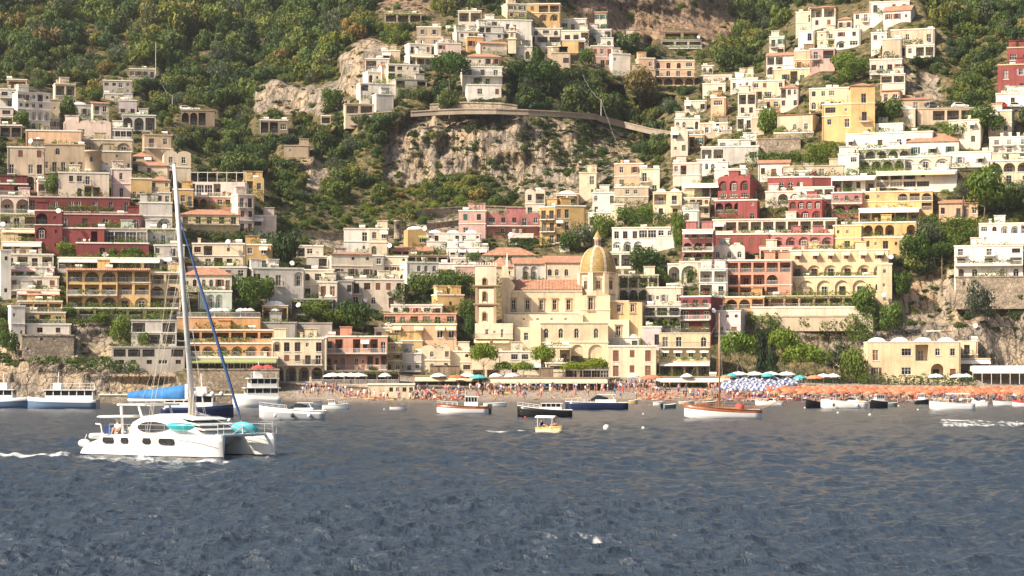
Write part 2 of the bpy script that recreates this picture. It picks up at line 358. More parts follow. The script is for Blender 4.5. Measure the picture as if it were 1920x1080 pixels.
def make_terrain():
    G = ground_grid(); X, Y, sh, rk, beach, D = G['X'], G['Y'], G['sh'], G['rk'], G['beach'], G['D']
    pts = np.c_[(X-960)/F*D, D, CZ+(HY-Y)/F*D]
    h, wd = sh
    idx = np.arange(h*wd).reshape(sh)
    faces = np.stack([idx[:-1,:-1], idx[1:,:-1], idx[1:,1:], idx[:-1,1:]], -1).reshape(-1, 4)
    me = bpy.data.meshes.new('hillside')
    me.vertices.add(len(pts)); me.vertices.foreach_set('co', pts.ravel())
    me.loops.add(faces.size); me.loops.foreach_set('vertex_index', faces.ravel())
    me.polygons.add(len(faces)); me.polygons.foreach_set('loop_start', np.arange(0, faces.size, 4)); me.polygons.foreach_set('loop_total', np.full(len(faces), 4))
    me.update(calc_edges=True); me.validate()
    at = me.attributes.new('rock', 'FLOAT', 'POINT'); at.data.foreach_set('value', rk.astype(np.float32))
    bt = me.attributes.new('beach', 'FLOAT', 'POINT'); bt.data.foreach_set('value', beach.astype(np.float32))
    m, n, b = new_mat('hillside_ground')
    geo = N(n, 'ShaderNodeNewGeometry')
    a1 = N(n, 'ShaderNodeAttribute', attribute_name='rock'); a2 = N(n, 'ShaderNodeAttribute', attribute_name='beach')
    def noise(s, det=5.0, scale3=None):
        o = N(n, 'ShaderNodeTexNoise', Scale=s, Detail=det, Roughness=0.6)
        if scale3:
            mp = N(n, 'ShaderNodeMapping'); mp.inputs['Scale'].default_value = scale3; n.links.new(geo.outputs['Position'], mp.inputs['Vector']); n.links.new(mp.outputs[0], o.inputs['Vector'])
        else: n.links.new(geo.outputs['Position'], o.inputs['Vector'])
        return o.outputs[0]
    n1 = noise(0.10); n2 = noise(0.6); n3 = noise(1.0, 7.0, (0.9, 0.3, 0.09)); n4 = noise(2.5)
    rockc = ramp(n, n1, [(0.30, (0.22, 0.195, 0.17)), (0.45, (0.35, 0.285, 0.22)), (0.58, (0.46, 0.36, 0.25)), (0.70, (0.50, 0.33, 0.19))])
    st = ramp(n, n3, [(0.36, 0.30), (0.47, 0.85), (0.62, 1.15)])
    rc = mixc(n, 1.0, rockc.outputs[0], st.outputs[0], 'MULTIPLY')
    g4 = ramp(n, n4, [(0.35, 0.72), (0.6, 1.08)]); rc = mixc(n, 1.0, rc, g4.outputs[0], 'MULTIPLY')
    vc = N(n, 'ShaderNodeTexVoronoi', Scale=0.42, feature='DISTANCE_TO_EDGE'); vm = N(n, 'ShaderNodeMapping'); vm.inputs['Scale'].default_value = (1.0, 0.5, 0.55); vd = N(n, 'ShaderNodeVectorMath', operation='MULTIPLY_ADD'); nw = N(n, 'ShaderNodeTexNoise', Scale=0.5, Detail=4.0); n.links.new(geo.outputs['Position'], nw.inputs['Vector'])
    n.links.new(nw.outputs['Color'], vd.inputs[0]); vd.inputs[1].default_value = (3.0, 3.0, 3.0); n.links.new(geo.outputs['Position'], vd.inputs[2]); n.links.new(vd.outputs[0], vm.inputs['Vector']); n.links.new(vm.outputs[0], vc.inputs['Vector'])
    ck = ramp(n, vc.outputs['Distance'], [(0.0, 0.45), (0.07, 1.0)]); rc = mixc(n, 0.8, rc, ck.outputs[0], 'MULTIPLY')
    soil = ramp(n, n2, [(0.32, (0.055, 0.06, 0.025)), (0.5, (0.13, 0.11, 0.05)), (0.62, (0.24, 0.18, 0.09)), (0.75, (0.30, 0.23, 0.14))])
    md = N(n, 'ShaderNodeMath', operation='ADD'); n.links.new(a1.outputs['Fac'], md.inputs[0])
    q = ramp(n, n2, [(0.3, 0.0), (0.7, 0.5)]); n.links.new(q.outputs[0], md.inputs[1])
    mk = ramp(n, md.outputs[0], [(0.55, 0.0), (0.8, 1.0)])
    s3 = N(n, 'ShaderNodeSeparateXYZ'); n.links.new(geo.outputs['Position'], s3.inputs[0]); up = N(n, 'ShaderNodeMapRange'); up.inputs[1].default_value = 100.0; up.inputs[2].default_value = 112.0; n.links.new(s3.outputs[2], up.inputs[0])
    rc = mixc(n, up.outputs[0], rc, mixc(n, 1.0, rc, (0.98, 0.83, 0.73), 'MULTIPLY'))   # the high crag is a redder limestone
    c = mixc(n, mk.outputs[0], soil.outputs[0], rc)
    bc = ramp(n, n4, [(0.3, (0.33, 0.27, 0.215)), (0.7, (0.46, 0.385, 0.31))])
    sp = N(n, 'ShaderNodeSeparateXYZ'); n.links.new(geo.outputs['Position'], sp.inputs[0])
    wet = N(n, 'ShaderNodeMapRange'); wet.inputs[1].default_value = 0.1; wet.inputs[2].default_value = 0.7; wet.inputs[3].default_value = 0.5; wet.inputs[4].default_value = 1.0
    n.links.new(sp.outputs[2], wet.inputs[0])
    c = mixc(n, a2.outputs['Fac'], c, bc.outputs[0])
    c = mixc(n, 1.0, c, wet.outputs[0], 'MULTIPLY')
    n.links.new(c, b.inputs['Base Color']); b.inputs['Roughness'].default_value = 0.95; b.inputs['Specular IOR Level'].default_value = 0.2
    bp = N(n, 'ShaderNodeBump', Strength=1.0, Distance=0.7); h0 = N(n, 'ShaderNodeMath', operation='ADD'); n.links.new(n3, h0.inputs[0]); n.links.new(n4, h0.inputs[1]); hsum = N(n, 'ShaderNodeMath', operation='ADD'); n.links.new(h0.outputs[0], hsum.inputs[0]); n.links.new(ck.outputs[0], hsum.inputs[1])
    n.links.new(hsum.outputs[0], bp.inputs['Height']); n.links.new(bp.outputs[0], b.inputs['Normal'])
    me.materials.append(m)
    o = link('hillside_terrain', me); o['kind'] = 'structure'
    return o

# ------------------------------------------------------------------ the sea
FOAM = [  # streaks of foam: (x, y) of the photograph from, to, half width px, strength
 ((-10, 852), (140, 856), 5, 0.85), ((130, 860), (440, 865), 5, 0.62), ((420, 860), (520, 858), 3, 0.5),
 ((1755, 793), (1930, 796), 3.5, 0.95), ((1800, 790), (1930, 792), 2.5, 0.6), ((905, 810), (1006, 810), 2, 0.75), ((1050, 811), (1068, 812), 2, 0.9),
 ((800, 808), (905, 810), 1.5, 0.5), ((240, 971), (385, 975), 3, 0.42), ((880, 1018), (1180, 1014), 6, 0.42)]
def make_sea():
    ts = np.concatenate([np.linspace(420, 200, 190), np.linspace(200, 44, 640)[1:], [30, 10, -60, -400]])
    ds = ts.copy()
    # rows: even steps on the picture (row ~ 1/D), columns wide
    inv = np.linspace(1/400.0, 1/50.0, 760); ds = np.concatenate([[620], 1/inv, [40, 25, 0, -300]])
    us = np.concatenate([[-4.5, -1.5, -0.6], np.linspace(-0.34, 0.34, 1040), [0.6, 1.5, 4.5]])
    U, Dg = np.meshgrid(us, ds); sh = U.shape
    wid = np.maximum(Dg, 45.0)
    X = (U*wid).ravel(); Y = Dg.ravel(); D = np.maximum(Y, 40.0)
    rs = np.random.RandomState(11)
    Z = np.zeros_like(X); dX = np.zeros_like(X); dY = np.zeros_like(X)
    inside = ((np.abs(U) < 0.35) & (Dg > 45) & (Dg < 401)).ravel()
    Xi = X[inside]; Yi = Y[inside]; Di = D[inside]
    gx = Di*0.68/1040; gy = Di*Di*(1/50.0-1/400.0)/760
    z = np.zeros_like(Xi); ex = np.zeros_like(Xi); ey = np.zeros_like(Xi)
    mod = 0.55+0.9*fbm(np.c_[Xi/17, Yi/26, Xi*0], 3)
    nw = 96
    for k in range(nw):
        L = 0.30*(6.0/0.30)**((k+rs.rand())/nw)
        th = R(250)+rs.randn()*1.0       # travelling roughly towards the left and the camera
        kx, ky = math.cos(th)*2*math.pi/L, math.sin(th)*2*math.pi/L
        amp = 0.0098*L**0.62*(1.0 if L < 3.0 else 0.75)
        # waves finer than the local mesh are left to the shader
        res = np.abs(kx)*gx+np.abs(ky)*gy
        fade = np.clip((2.6-res)/1.4, 0, 1)
        ph = kx*Xi+ky*Yi+rs.rand()*6.283
        s = np.sin(ph)*amp*fade*mod; c_ = np.cos(ph)*amp*fade*mod*0.9
        z += s; ex += c_*math.cos(th); ey += c_*math.sin(th)
    Z[inside] = z; dX[inside] = ex; dY[inside] = ey
    X2 = X+dX; Y2 = Y+dY
    foam = np.zeros(len(X))
    with np.errstate(all='ignore'):
        sx = 960+X/np.maximum(Y, 1)*F; sy = HY+CZ/np.maximum(Y, 1)*F
    brk = fbm(np.c_[X/0.35, Y/0.9, X*0+3], 5, 0.65); brk2 = fbm(np.c_[X/5, Y/12, X*0+8], 3); brk3 = fbm(np.c_[X/2.2, Y/4.5, X*0+13], 3)
    for (xa, ya), (xb, yb), hw, st in FOAM:
        t = np.clip((sx-xa)/(xb-xa), 0, 1); yc = ya+(yb-ya)*t
        m = np.clip((sx-min(xa, xb)+10)/25, 0, 1)*np.clip((max(xa, xb)+10-sx)/25, 0, 1)
        v = np.clip(1-np.abs(sy-yc+5*(brk2-0.5)*hw)/(hw*1.5), 0, 1)*m*st
        foam = np.maximum(foam, np.clip((v*0.75+brk*1.25+brk3*0.5-1.30)*2.6, 0, 0.62)*np.clip(v*4, 0, 1))
    crest = np.zeros(len(X)); crest[inside] = np.clip((z-0.10)*8, 0, 1)*np.clip((brk[inside]-0.56)*8, 0, 1)*np.clip((brk2[inside]-0.52)*10, 0, 1)*(Di < 140)
    pts = np.c_[X2, Y2, Z]
    h, wd = sh; idx = np.arange(h*wd).reshape(sh)
    faces = np.stack([idx[:-1,:-1], idx[1:,:-1], idx[1:,1:], idx[:-1,1:]], -1).reshape(-1, 4)
    me = bpy.data.meshes.new('sea')
    me.vertices.add(len(pts)); me.vertices.foreach_set('co', pts.ravel())
    me.loops.add(faces.size); me.loops.foreach_set('vertex_index', faces.ravel())
    me.polygons.add(len(faces)); me.polygons.foreach_set('loop_start', np.arange(0, faces.size, 4)); me.polygons.foreach_set('loop_total', np.full(len(faces), 4))
    me.polygons.foreach_set('use_smooth', np.ones(len(faces), bool))
    me.update(calc_edges=True)
    at = me.attributes.new('foam', 'FLOAT', 'POINT'); at.data.foreach_set('value', foam.astype(np.float32))
    m, n, b = new_mat('sea_water')
    geo = N(n, 'ShaderNodeNewGeometry')
    a1 = N(n, 'ShaderNodeAttribute', attribute_name='foam')
    b.inputs['Base Color'].default_value = (0.031, 0.044, 0.061, 1); b.inputs['Roughness'].default_value = 0.20; b.inputs['IOR'].default_value = 1.333
    mp = N(n, 'ShaderNodeMapping'); mp.inputs['Rotation'].default_value = (0, 0, R(20)); mp.inputs['Scale'].default_value = (1.0, 0.8, 1.0); n.links.new(geo.outputs['Position'], mp.inputs['Vector'])
    n1 = N(n, 'ShaderNodeTexNoise', Scale=3.4, Detail=5.0, Roughness=0.7); n.links.new(mp.outputs[0], n1.inputs['Vector'])
    n2 = N(n, 'ShaderNodeTexNoise', Scale=0.9, Detail=3.0); n.links.new(mp.outputs[0], n2.inputs['Vector'])
    mp2 = N(n, 'ShaderNodeMapping'); mp2.inputs['Scale'].default_value = (2.4, 0.42, 1.0); mp2.inputs['Rotation'].default_value = (0, 0, R(12)); n.links.new(geo.outputs['Position'], mp2.inputs['Vector']); n5 = N(n, 'ShaderNodeTexNoise', Scale=1.0, Detail=3.0, Roughness=0.6); n.links.new(mp2.outputs[0], n5.inputs['Vector'])
    ad0 = N(n, 'ShaderNodeMath', operation='MULTIPLY_ADD'); n.links.new(n5.outputs[0], ad0.inputs[0]); ad0.inputs[1].default_value = 1.5; n.links.new(n1.outputs[0], ad0.inputs[2])
    ad = N(n, 'ShaderNodeMath', operation='MULTIPLY_ADD'); n.links.new(n2.outputs[0], ad.inputs[0]); ad.inputs[1].default_value = 1.2; n.links.new(ad0.outputs[0], ad.inputs[2])
    bp = N(n, 'ShaderNodeBump', Strength=0.62, Distance=0.22); n.links.new(ad.outputs[0], bp.inputs['Height']); n.links.new(bp.outputs[0], b.inputs['Normal'])
    fo = N(n, 'ShaderNodeBsdfDiffuse'); fo.inputs['Color'].default_value = (0.78, 0.78, 0.76, 1)
    mx = N(n, 'ShaderNodeMixShader'); n.links.new(a1.outputs['Fac'], mx.inputs[0]); n.links.new(b.outputs[0], mx.inputs[1]); n.links.new(fo.outputs[0], mx.inputs[2])
    n.links.new(mx.outputs[0], n.nodes['Material Output'].inputs['Surface'])
    me.materials.append(m)
    o = link('sea_water', me); o['kind'] = 'structure'
    return o

make_sea()
# ------------------------------------------------------------------ foliage
def leaves_mesh(name, lobes, n, size, mat, seed=0, flat=0.55, fill=0.35):
    """leaf clumps spread over and through ellipsoid lobes: [(cx,cy,cz,rx,ry,rz)]"""
    rs = np.random.RandomState(seed)
    lob = np.array(lobes, float); wgt = (lob[:,3]*lob[:,4]+lob[:,3]*lob[:,5]); wgt /= wgt.sum()
    k = rs.choice(len(lob), n, p=wgt)
    d = rs.randn(n, 3); d /= np.linalg.norm(d, axis=1)[:,None]
    rad = 1-fill*rs.rand(n)**1.5
    bump = 0.86+0.28*fbm(d*2.3+seed*3.1+k[:,None]*5.7, 2)
    c = lob[k,:3]+d*lob[k,3:]*(rad*bump)[:,None]
    nrm = d/lob[k,3:]; nrm /= np.linalg.norm(nrm, axis=1)[:,None]
    nrm = nrm+rs.randn(n, 3)*flat; nrm /= np.linalg.norm(nrm, axis=1)[:,None]
    u = np.cross(nrm, rs.randn(n, 3)); u /= np.linalg.norm(u, axis=1)[:,None]; v = np.cross(nrm, u)
    s = size*(0.6+0.8*rs.rand(n))[:,None]; asp = (0.55+0.5*rs.rand(n))[:,None]
    q = np.stack([c-u*s, c-v*s*asp+nrm*s*0.2, c+u*s, c+v*s*asp+nrm*s*0.2], 1).reshape(-1, 3)
    f = np.arange(4*n).reshape(-1, 4)
    me = bpy.data.meshes.new(name)
    me.vertices.add(4*n); me.vertices.foreach_set('co', q.ravel())
    me.loops.add(4*n); me.loops.foreach_set('vertex_index', f.ravel())
    me.polygons.add(n); me.polygons.foreach_set('loop_start', np.arange(0, 4*n, 4)); me.polygons.foreach_set('loop_total', np.full(n, 4))
    me.update(calc_edges=True); me.materials.append(mat)
    return me
def lobes_round(rs, r=1.0, h=1.0, k=7):
    L = [(0, 0, h*0.5, r*0.62, r*0.62, h*0.46)]
    for i in range(k):
        a = 2*math.pi*i/k+rs.rand()*0.8; q = r*(0.42+0.2*rs.rand()); z = h*(0.25+0.55*rs.rand()); s = r*(0.30+0.2*rs.rand())
        L.append((q*math.cos(a), q*math.sin(a), z, s, s, s*h*0.75))
    return L
def lobes_umbrella(rs, r=1.0, h=1.0):
    L = []
    for i in range(11):
        a = 2*math.pi*i/11+rs.rand()*0.5; q = r*(0.2 if i % 3 == 0 else 0.62)*(0.8+0.4*rs.rand()); s = r*(0.30+0.12*rs.rand())
        L.append((q*math.cos(a), q*math.sin(a), h*(0.5+0.22*(1-q/r)+0.1*rs.rand()), s, s, h*0.30))
    return L
def lobes_cone(rs, r=1.0, h=1.0, k=9):
    L = []
    for i in range(k):
        t = i/(k-1); q = r*(1-t)*0.95+0.06*r
        for j in range(3 if t < 0.7 else 1):
            a = rs.rand()*6.28; L.append((q*0.35*math.cos(a), q*0.35*math.sin(a), h*(0.06+0.9*t), q*0.72, q*0.72, h/k*0.85))
    return L
def trunk_mesh(name, h, r, branches, seed, mat):
    rs = random.Random(seed); mb = MB(); p = Vector((0, 0, -1.0)); q = 0
    pts = [p]; n = 4
    for i in range(1, n+1): pts.append(Vector((rs.uniform(-.06, .06)*h*(i/n), rs.uniform(-.06, .06)*h*(i/n), h*i/n)))
    for i in range(n): mb.tube(pts[i], pts[i+1], r*(1-0.16*i), r*(1-0.16*(i+1)), 7, cap=False)
    for b_ in range(branches):
        a = 6.283*b_/branches+rs.random(); st = pts[-1]*(0.72+0.28*rs.random()); L = h*rs.uniform(.28, .42)
        mb.tube(st, st+Vector((math.cos(a)*L*0.8, math.sin(a)*L*0.8, L*0.7)), r*0.42, r*0.12, 5, cap=False)
    me = mb.mesh(name, mat, True); return me
BARK = flat_mat('bark', (0.14, 0.10, 0.07), 0.95, var=0.3, nscale=4)
CROWNS = {}
def crown_set():
    rs = random.Random
    LM = leaf_mat('forest', G_FOREST); LG = leaf_mat('garden', G_GARDEN); LP = leaf_mat('pine', G_PINE); LD = leaf_mat('dry', G_DRY)
    LC = leaf_mat('conifer', [(0, (0.018, 0.035, 0.016)), (1, (0.035, 0.055, 0.022))])
    LO = leaf_mat('olivetree', [(0, (0.09, 0.10, 0.06)), (1, (0.13, 0.14, 0.085))])
    class NR:
        def __init__(s, k): s.r = random.Random(k)
        def rand(s): return s.r.random()
    for i in range(5):
        CROWNS['forest%d' % i] = leaves_mesh('forest_crown', lobes_round(NR(i), 1.0, 1.0, 7+i % 3), 1000, 0.072, LM, i, flat=0.38)
    for i in range(2):
        CROWNS['scrub%d' % i] = leaves_mesh('scrub_crown', lobes_round(NR(20+i), 1.0, 0.7, 5), 420, 0.095, LM, 20+i, flat=0.4)
        CROWNS['dry%d' % i] = leaves_mesh('dry_scrub', lobes_round(NR(30+i), 1.0, 0.6, 5), 220, 0.10, LD, 30+i, fill=0.6)
    for i in range(3):
        CROWNS['garden%d' % i] = leaves_mesh('garden_crown', lobes_round(NR(40+i), 1.0, 1.0, 8), 1700, 0.055, LG, 40+i, flat=0.42)
    for i in range(2):
        CROWNS['pine%d' % i] = leaves_mesh('pine_crown', lobes_umbrella(NR(50+i), 1.0, 1.0), 2200, 0.05, LP, 50+i, fill=0.5)
    LPD = leaf_mat('pinedark', [(0, (0.055, 0.105, 0.02)), (1, (0.075, 0.125, 0.024))])
    CROWNS['dkpine0'] = leaves_mesh('pine_crown', lobes_umbrella(NR(55), 1.0, 1.0), 2200, 0.05, LPD, 55, fill=0.5)
    CROWNS['cypress'] = leaves_mesh('cypress_crown', lobes_cone(NR(60), 1.0, 1.0, 12), 1200, 0.05, LC, 60)
    CROWNS['conifer'] = leaves_mesh('conifer_crown', lobes_cone(NR(61), 1.0, 1.0, 9), 1900, 0.055, LC, 61, fill=0.7)
    CROWNS['olive'] = leaves_mesh('olive_crown', lobes_round(NR(62), 1.0, 1.0, 9), 1300, 0.05, LO, 62, fill=0.6)
crown_set()
# ------------------------------------------------------------------ building kit
GLASS = glass_mat()
M_FRAME = flat_mat('painted_frame', (0.74, 0.70, 0.62), 0.5)
M_TRIM = flat_mat('lime_trim', (0.76, 0.71, 0.62), 0.8)
M_DARKFR = flat_mat('dark_frame', (0.16, 0.10, 0.07), 0.5)
M_BROWNSH = flat_mat('brown_shutter', (0.22, 0.09, 0.05), 0.6)
M_GREENSH = flat_mat('green_shutter', (0.03, 0.12, 0.08), 0.6)
M_GREYSH = flat_mat('grey_shutter', (0.33, 0.32, 0.29), 0.6)
M_WHITESH = flat_mat('white_shutter', (0.72, 0.69, 0.63), 0.6)
M_IRON = flat_mat('iron_railing', (0.10, 0.09, 0.09), 0.5)
M_WIRON = flat_mat('pale_railing', (0.62, 0.58, 0.53), 0.5)
M_AWN = flat_mat('canvas_awning', (0.80, 0.76, 0.66), 0.8)
M_AWNY = flat_mat('cream_awning', (0.72, 0.58, 0.36), 0.8)
M_AWNB = flat_mat('blue_awning', (0.03, 0.09, 0.25), 0.7)
M_AWNG = flat_mat('green_awning', (0.28, 0.30, 0.12), 0.8)
M_AWNP = flat_mat('pink_awning', (0.70, 0.42, 0.36), 0.8)
M_DECK = flat_mat('roof_deck', (0.62, 0.57, 0.50), 0.9)
M_DOME = flat_mat('lime_dome', (0.74, 0.70, 0.62), 0.85)
SHUT = {'b': M_BROWNSH, 'g': M_GREENSH, 'y': M_GREYSH, 'w': M_WHITESH}
AWN = {'w': M_AWN, 'y': M_AWNY, 'b': M_AWNB, 'g': M_AWNG, 'p': M_AWNP}
_mc = {}
def q1(v): return max(0.1, round(v*10)/10)
def arch_pts(x0, x1, z0, z1, n=8):
    """outline of an opening with a round head"""
    r = (x1-x0)/2; cx = (x0+x1)/2; rz = min(r, (z1-z0)*0.6); zs = z1-rz
    return zs, [(cx-r*math.cos(math.pi*i/n), zs+rz*math.sin(math.pi*i/n)) for i in range(n+1)]
def frame_mesh(w_, h_, arch, mat, bar=0.07, mull=True):
    k = ('fr', w_, h_, arch, mat.name, mull)
    if k in _mc: return _mc[k]
    mb = MB(); d = 0.07; x = w_/2
    mb.box(-x, -x+bar, -d, 0.02, 0, h_*(0.6 if arch else 1)); mb.box(x-bar, x, -d, 0.02, 0, h_*(0.6 if arch else 1)); mb.box(-x+bar, x-bar, -d, 0.02, 0, bar)
    if arch:
        zs, pt = arch_pts(-x, x, 0, h_); mb_in = arch_pts(-x+bar, x-bar, 0, h_-bar)[1]
        for i in range(len(pt)-1):
            a, b, c, e = pt[i], pt[i+1], mb_in[i+1], mb_in[i]
            mb.face([(a[0], -d, a[1]), (e[0], -d, e[1]), (c[0], -d, c[1]), (b[0], -d, b[1])])
            mb.face([(e[0], -d, e[1]), (e[0], .02, e[1]), (c[0], .02, c[1]), (c[0], -d, c[1])])
    else: mb.box(-x+bar, x-bar, -d, 0.02, h_-bar, h_)
    if mull:
        nx = max(1, int(round(w_/0.9)))
        for i in range(1, nx+1):
            xx = -x+w_*i/(nx+1) if nx > 1 else 0
            mb.box(xx-0.03, xx+0.03, -d*0.8, 0.01, bar, h_-bar)
            if nx == 1: break
        if h_ > 1.0: mb.box(-x+bar, x-bar, -d*0.7, 0.01, h_*0.62, h_*0.62+0.05)
    _mc[k] = mb.mesh('window_frame', mat); return _mc[k]
def pane_mesh(w_, h_, arch, mat):
    k = ('pn', w_, h_, arch, mat.name)
    if k in _mc: return _mc[k]
    mb = MB(); x = w_/2
    if arch:
        zs, pt = arch_pts(-x, x, 0, h_)
        mb.face([(-x, 0, 0), (x, 0, 0)]+[(a, 0, b) for a, b in pt[::-1]])
    else: mb.box(-x, x, 0, 0.03, 0, h_)
    _mc[k] = mb.mesh('pane', mat); return _mc[k]
def shutter_mesh(w_, h_, mat):
    k = ('sh', w_, h_, mat.name)
    if k in _mc: return _mc[k]
    mb = MB(); n = max(4, int(h_/0.16))
    mb.box(-w_/2, w_/2, -0.03, 0.02, 0, h_)
    for i in range(n):
        z = h_*(0.06+0.88*i/n); mb.box(-w_/2+0.06, w_/2-0.06, -0.055, -0.03, z, z+h_*0.88/n*0.55)
    _mc[k] = mb.mesh('shutter', mat); return _mc[k]
def rail_mesh(L, dep, mat, h=0.95):
    k = ('rl', round(L, 1), round(dep, 1), mat.name)
    if k in _mc: return _mc[k]
    L = round(L, 1); dep = round(dep, 1); mb = MB(); x = L/2
    runs = [((-x, -dep), (x, -dep))]+([((-x, 0), (-x, -dep)), ((x, -dep), (x, 0))] if dep > 0.2 else [])
    for (xa, ya), (xb, yb) in runs:
        ln = math.hypot(xb-xa, yb-ya); n = max(1, int(ln/0.22))
        mb.tube((xa, ya, h), (xb, yb, h), 0.045, n=4); mb.tube((xa, ya, 0.08), (xb, yb, 0.08), 0.03, n=4)
        for i in range(n+1):
            t = i/n; px, py = xa+(xb-xa)*t, ya+(yb-ya)*t; s = 0.022
            mb.face([(px-s, py-s, 0), (px+s, py-s, 0), (px+s, py-s, h), (px-s, py-s, h)]); mb.face([(px+s, py-s, 0), (px+s, py+s, 0), (px+s, py+s, h), (px+s, py-s, h)]); mb.face([(px-s, py+s, 0), (px-s, py-s, 0), (px-s, py-s, h), (px-s, py+s, h)])
    _mc[k] = mb.mesh('railing', mat); return _mc[k]
def slab_mesh(L, dep, mat, th=0.16):
    k = ('sl', round(L, 1), round(dep, 1), mat.name)
    if k in _mc: return _mc[k]
    mb = MB(); mb.box(-L/2, L/2, -dep-0.06, 0.05, -th, 0); mb.box(-L/2+0.15, L/2-0.15, -dep*0.7, 0.0, -th*2, -th)
    _mc[k] = mb.mesh('balcony', mat); return _mc[k]
def awning_mesh(L, dep, mat, drop=0.55):
    k = ('aw', round(L, 1), round(dep, 1), mat.name)
    if k in _mc: return _mc[k]
    mb = MB(); x = L/2; t = 0.03; n = max(1, int(L/0.8))
    for i in range(n):   # scalloped strips with a valance
        a, b = -x+L*i/n, -x+L*(i+1)/n; sg = 0.03 if i % 2 else 0
        mb.face([(a, 0, 0), (a, -dep, -drop-sg), (b, -dep, -drop-sg), (b, 0, 0)]); mb.face([(a, 0, -t), (b, 0, -t), (b, -dep, -drop-sg-t), (a, -dep, -drop-sg-t)])
        mb.face([(a, -dep, -drop-sg), (a, -dep-0.02, -drop-0.26), (b, -dep-0.02, -drop-0.26), (b, -dep, -drop-sg)])
    mb.face([(-x, 0, 0), (-x, 0, -t), (-x, -dep, -drop-t), (-x, -dep, -drop)]); mb.face([(x, 0, 0), (x, -dep, -drop), (x, -dep, -drop-t), (x, 0, -t)])
    _mc[k] = mb.mesh('awning', mat); return _mc[k]
def wall_mesh(name, W, H, dep, zb, holes, mat, topo='flat', gh=0.0, arc=None):
    """closed body; the front (y = 0) has real openings: (x0,x1,z0,z1,arched,depth,back)"""
    mb = MB(); x = W/2
    xs = sorted({-x, x}|{h[0] for h in holes}|{h[1] for h in holes}); zs = sorted({zb, H}|{h[2] for h in holes}|{h[3] for h in holes})
    for a, b in zip(xs[:-1], xs[1:]):
        if b-a < 1e-4: continue
        for c, d in zip(zs[:-1], zs[1:]):
            if d-c < 1e-4: continue
            mx, mz = (a+b)/2, (c+d)/2
            if any(h[0] < mx < h[1] and h[2] < mz < h[3] for h in holes): continue
            mb.face([(a, 0, c), (b, 0, c), (b, 0, d), (a, 0, d)])
    for (a, b, c, d, ar, dp, back) in holes:
        if ar:
            zsp, pt = arch_pts(a, b, c, d)
            k = len(pt)//2
            mb.face([(a, 0, d)]+[(u, 0, v) for u, v in pt[:k+1]][::-1][::-1]+[((a+b)/2, 0, d)] if False else [(a, 0, d)]+[(u, 0, v) for u, v in pt[:k+1]])
            mb.face([(b, 0, d)]+[(u, 0, v) for u, v in pt[k:]][::-1])
            for (u0, v0), (u1, v1) in zip(pt[:-1], pt[1:]): mb.face([(u0, 0, v0), (u0, dp, v0), (u1, dp, v1), (u1, 0, v1)])
            mb.face([(a, 0, c), (a, dp, c), (a, dp, zsp), (a, 0, zsp)]); mb.face([(b, 0, c), (b, 0, zsp), (b, dp, zsp), (b, dp, c)])
        else:
            mb.face([(a, 0, c), (a, dp, c), (a, dp, d), (a, 0, d)]); mb.face([(b, 0, c), (b, 0, d), (b, dp, d), (b, dp, c)]); mb.face([(a, 0, d), (a, dp, d), (b, dp, d), (b, 0, d)])
        mb.face([(a, 0, c), (b, 0, c), (b, dp, c), (a, dp, c)])
        if back: mb.face([(a, dp, c), (b, dp, c), (b, dp, d), (a, dp, d)])
    mb.face([(-x, dep, zb), (-x, 0, zb), (-x, 0, H), (-x, dep, H)]); mb.face([(x, 0, zb), (x, dep, zb), (x, dep, H), (x, 0, H)])
    mb.face([(x, dep, zb), (-x, dep, zb), (-x, dep, H), (x, dep, H)])
    if topo == 'gable':  # ridge runs back: pointed front
        mb.face([(-x, 0, H), (x, 0, H), (0, 0, H+gh)]); mb.face([(x, dep, H), (-x, dep, H), (0, dep, H+gh)])
    elif topo == 'gablex':  # ridge runs along the front
        mb.face([(-x, dep, H), (-x, 0, H), (-x, dep/2, H+gh)]); mb.face([(x, 0, H), (x, dep, H), (x, dep/2, H+gh)])
    elif topo == 'wavy':    # scalloped parapet over vaults
        n = max(2, int(W/3.2))
        for i in range(n):
            a, b = -x+W*i/n, -x+W*(i+1)/n; zz, pt = arch_pts(a, b, H-0.02, H+0.75, 6)
            top = [(u, H+0.75*math.sin(math.pi*j/6)) for j, (u, v) in enumerate(pt)]
            mb.face([(u, 0, v) for u, v in top][::-1]); mb.face([(u, 0.35, v) for u, v in top])
            for (u0, v0), (u1, v1) in zip(top[:-1], top[1:]): mb.face([(u0, 0, v0), (u1, 0, v1), (u1, 0.35, v1), (u0, 0.35, v0)])
        mb.face([(-x, 0.0, H), (x, 0.0, H), (x, dep, H), (-x, dep, H)])
    else: mb.face([(-x, 0, H), (x, 0, H), (x, dep, H), (-x, dep, H)])
    return mb.mesh(name, mat)
RECTS = []     # what buildings cover in the photograph, so that no scrub grows through them
HOUSES = []
SEEN_LABELS = set()
TOK = {}
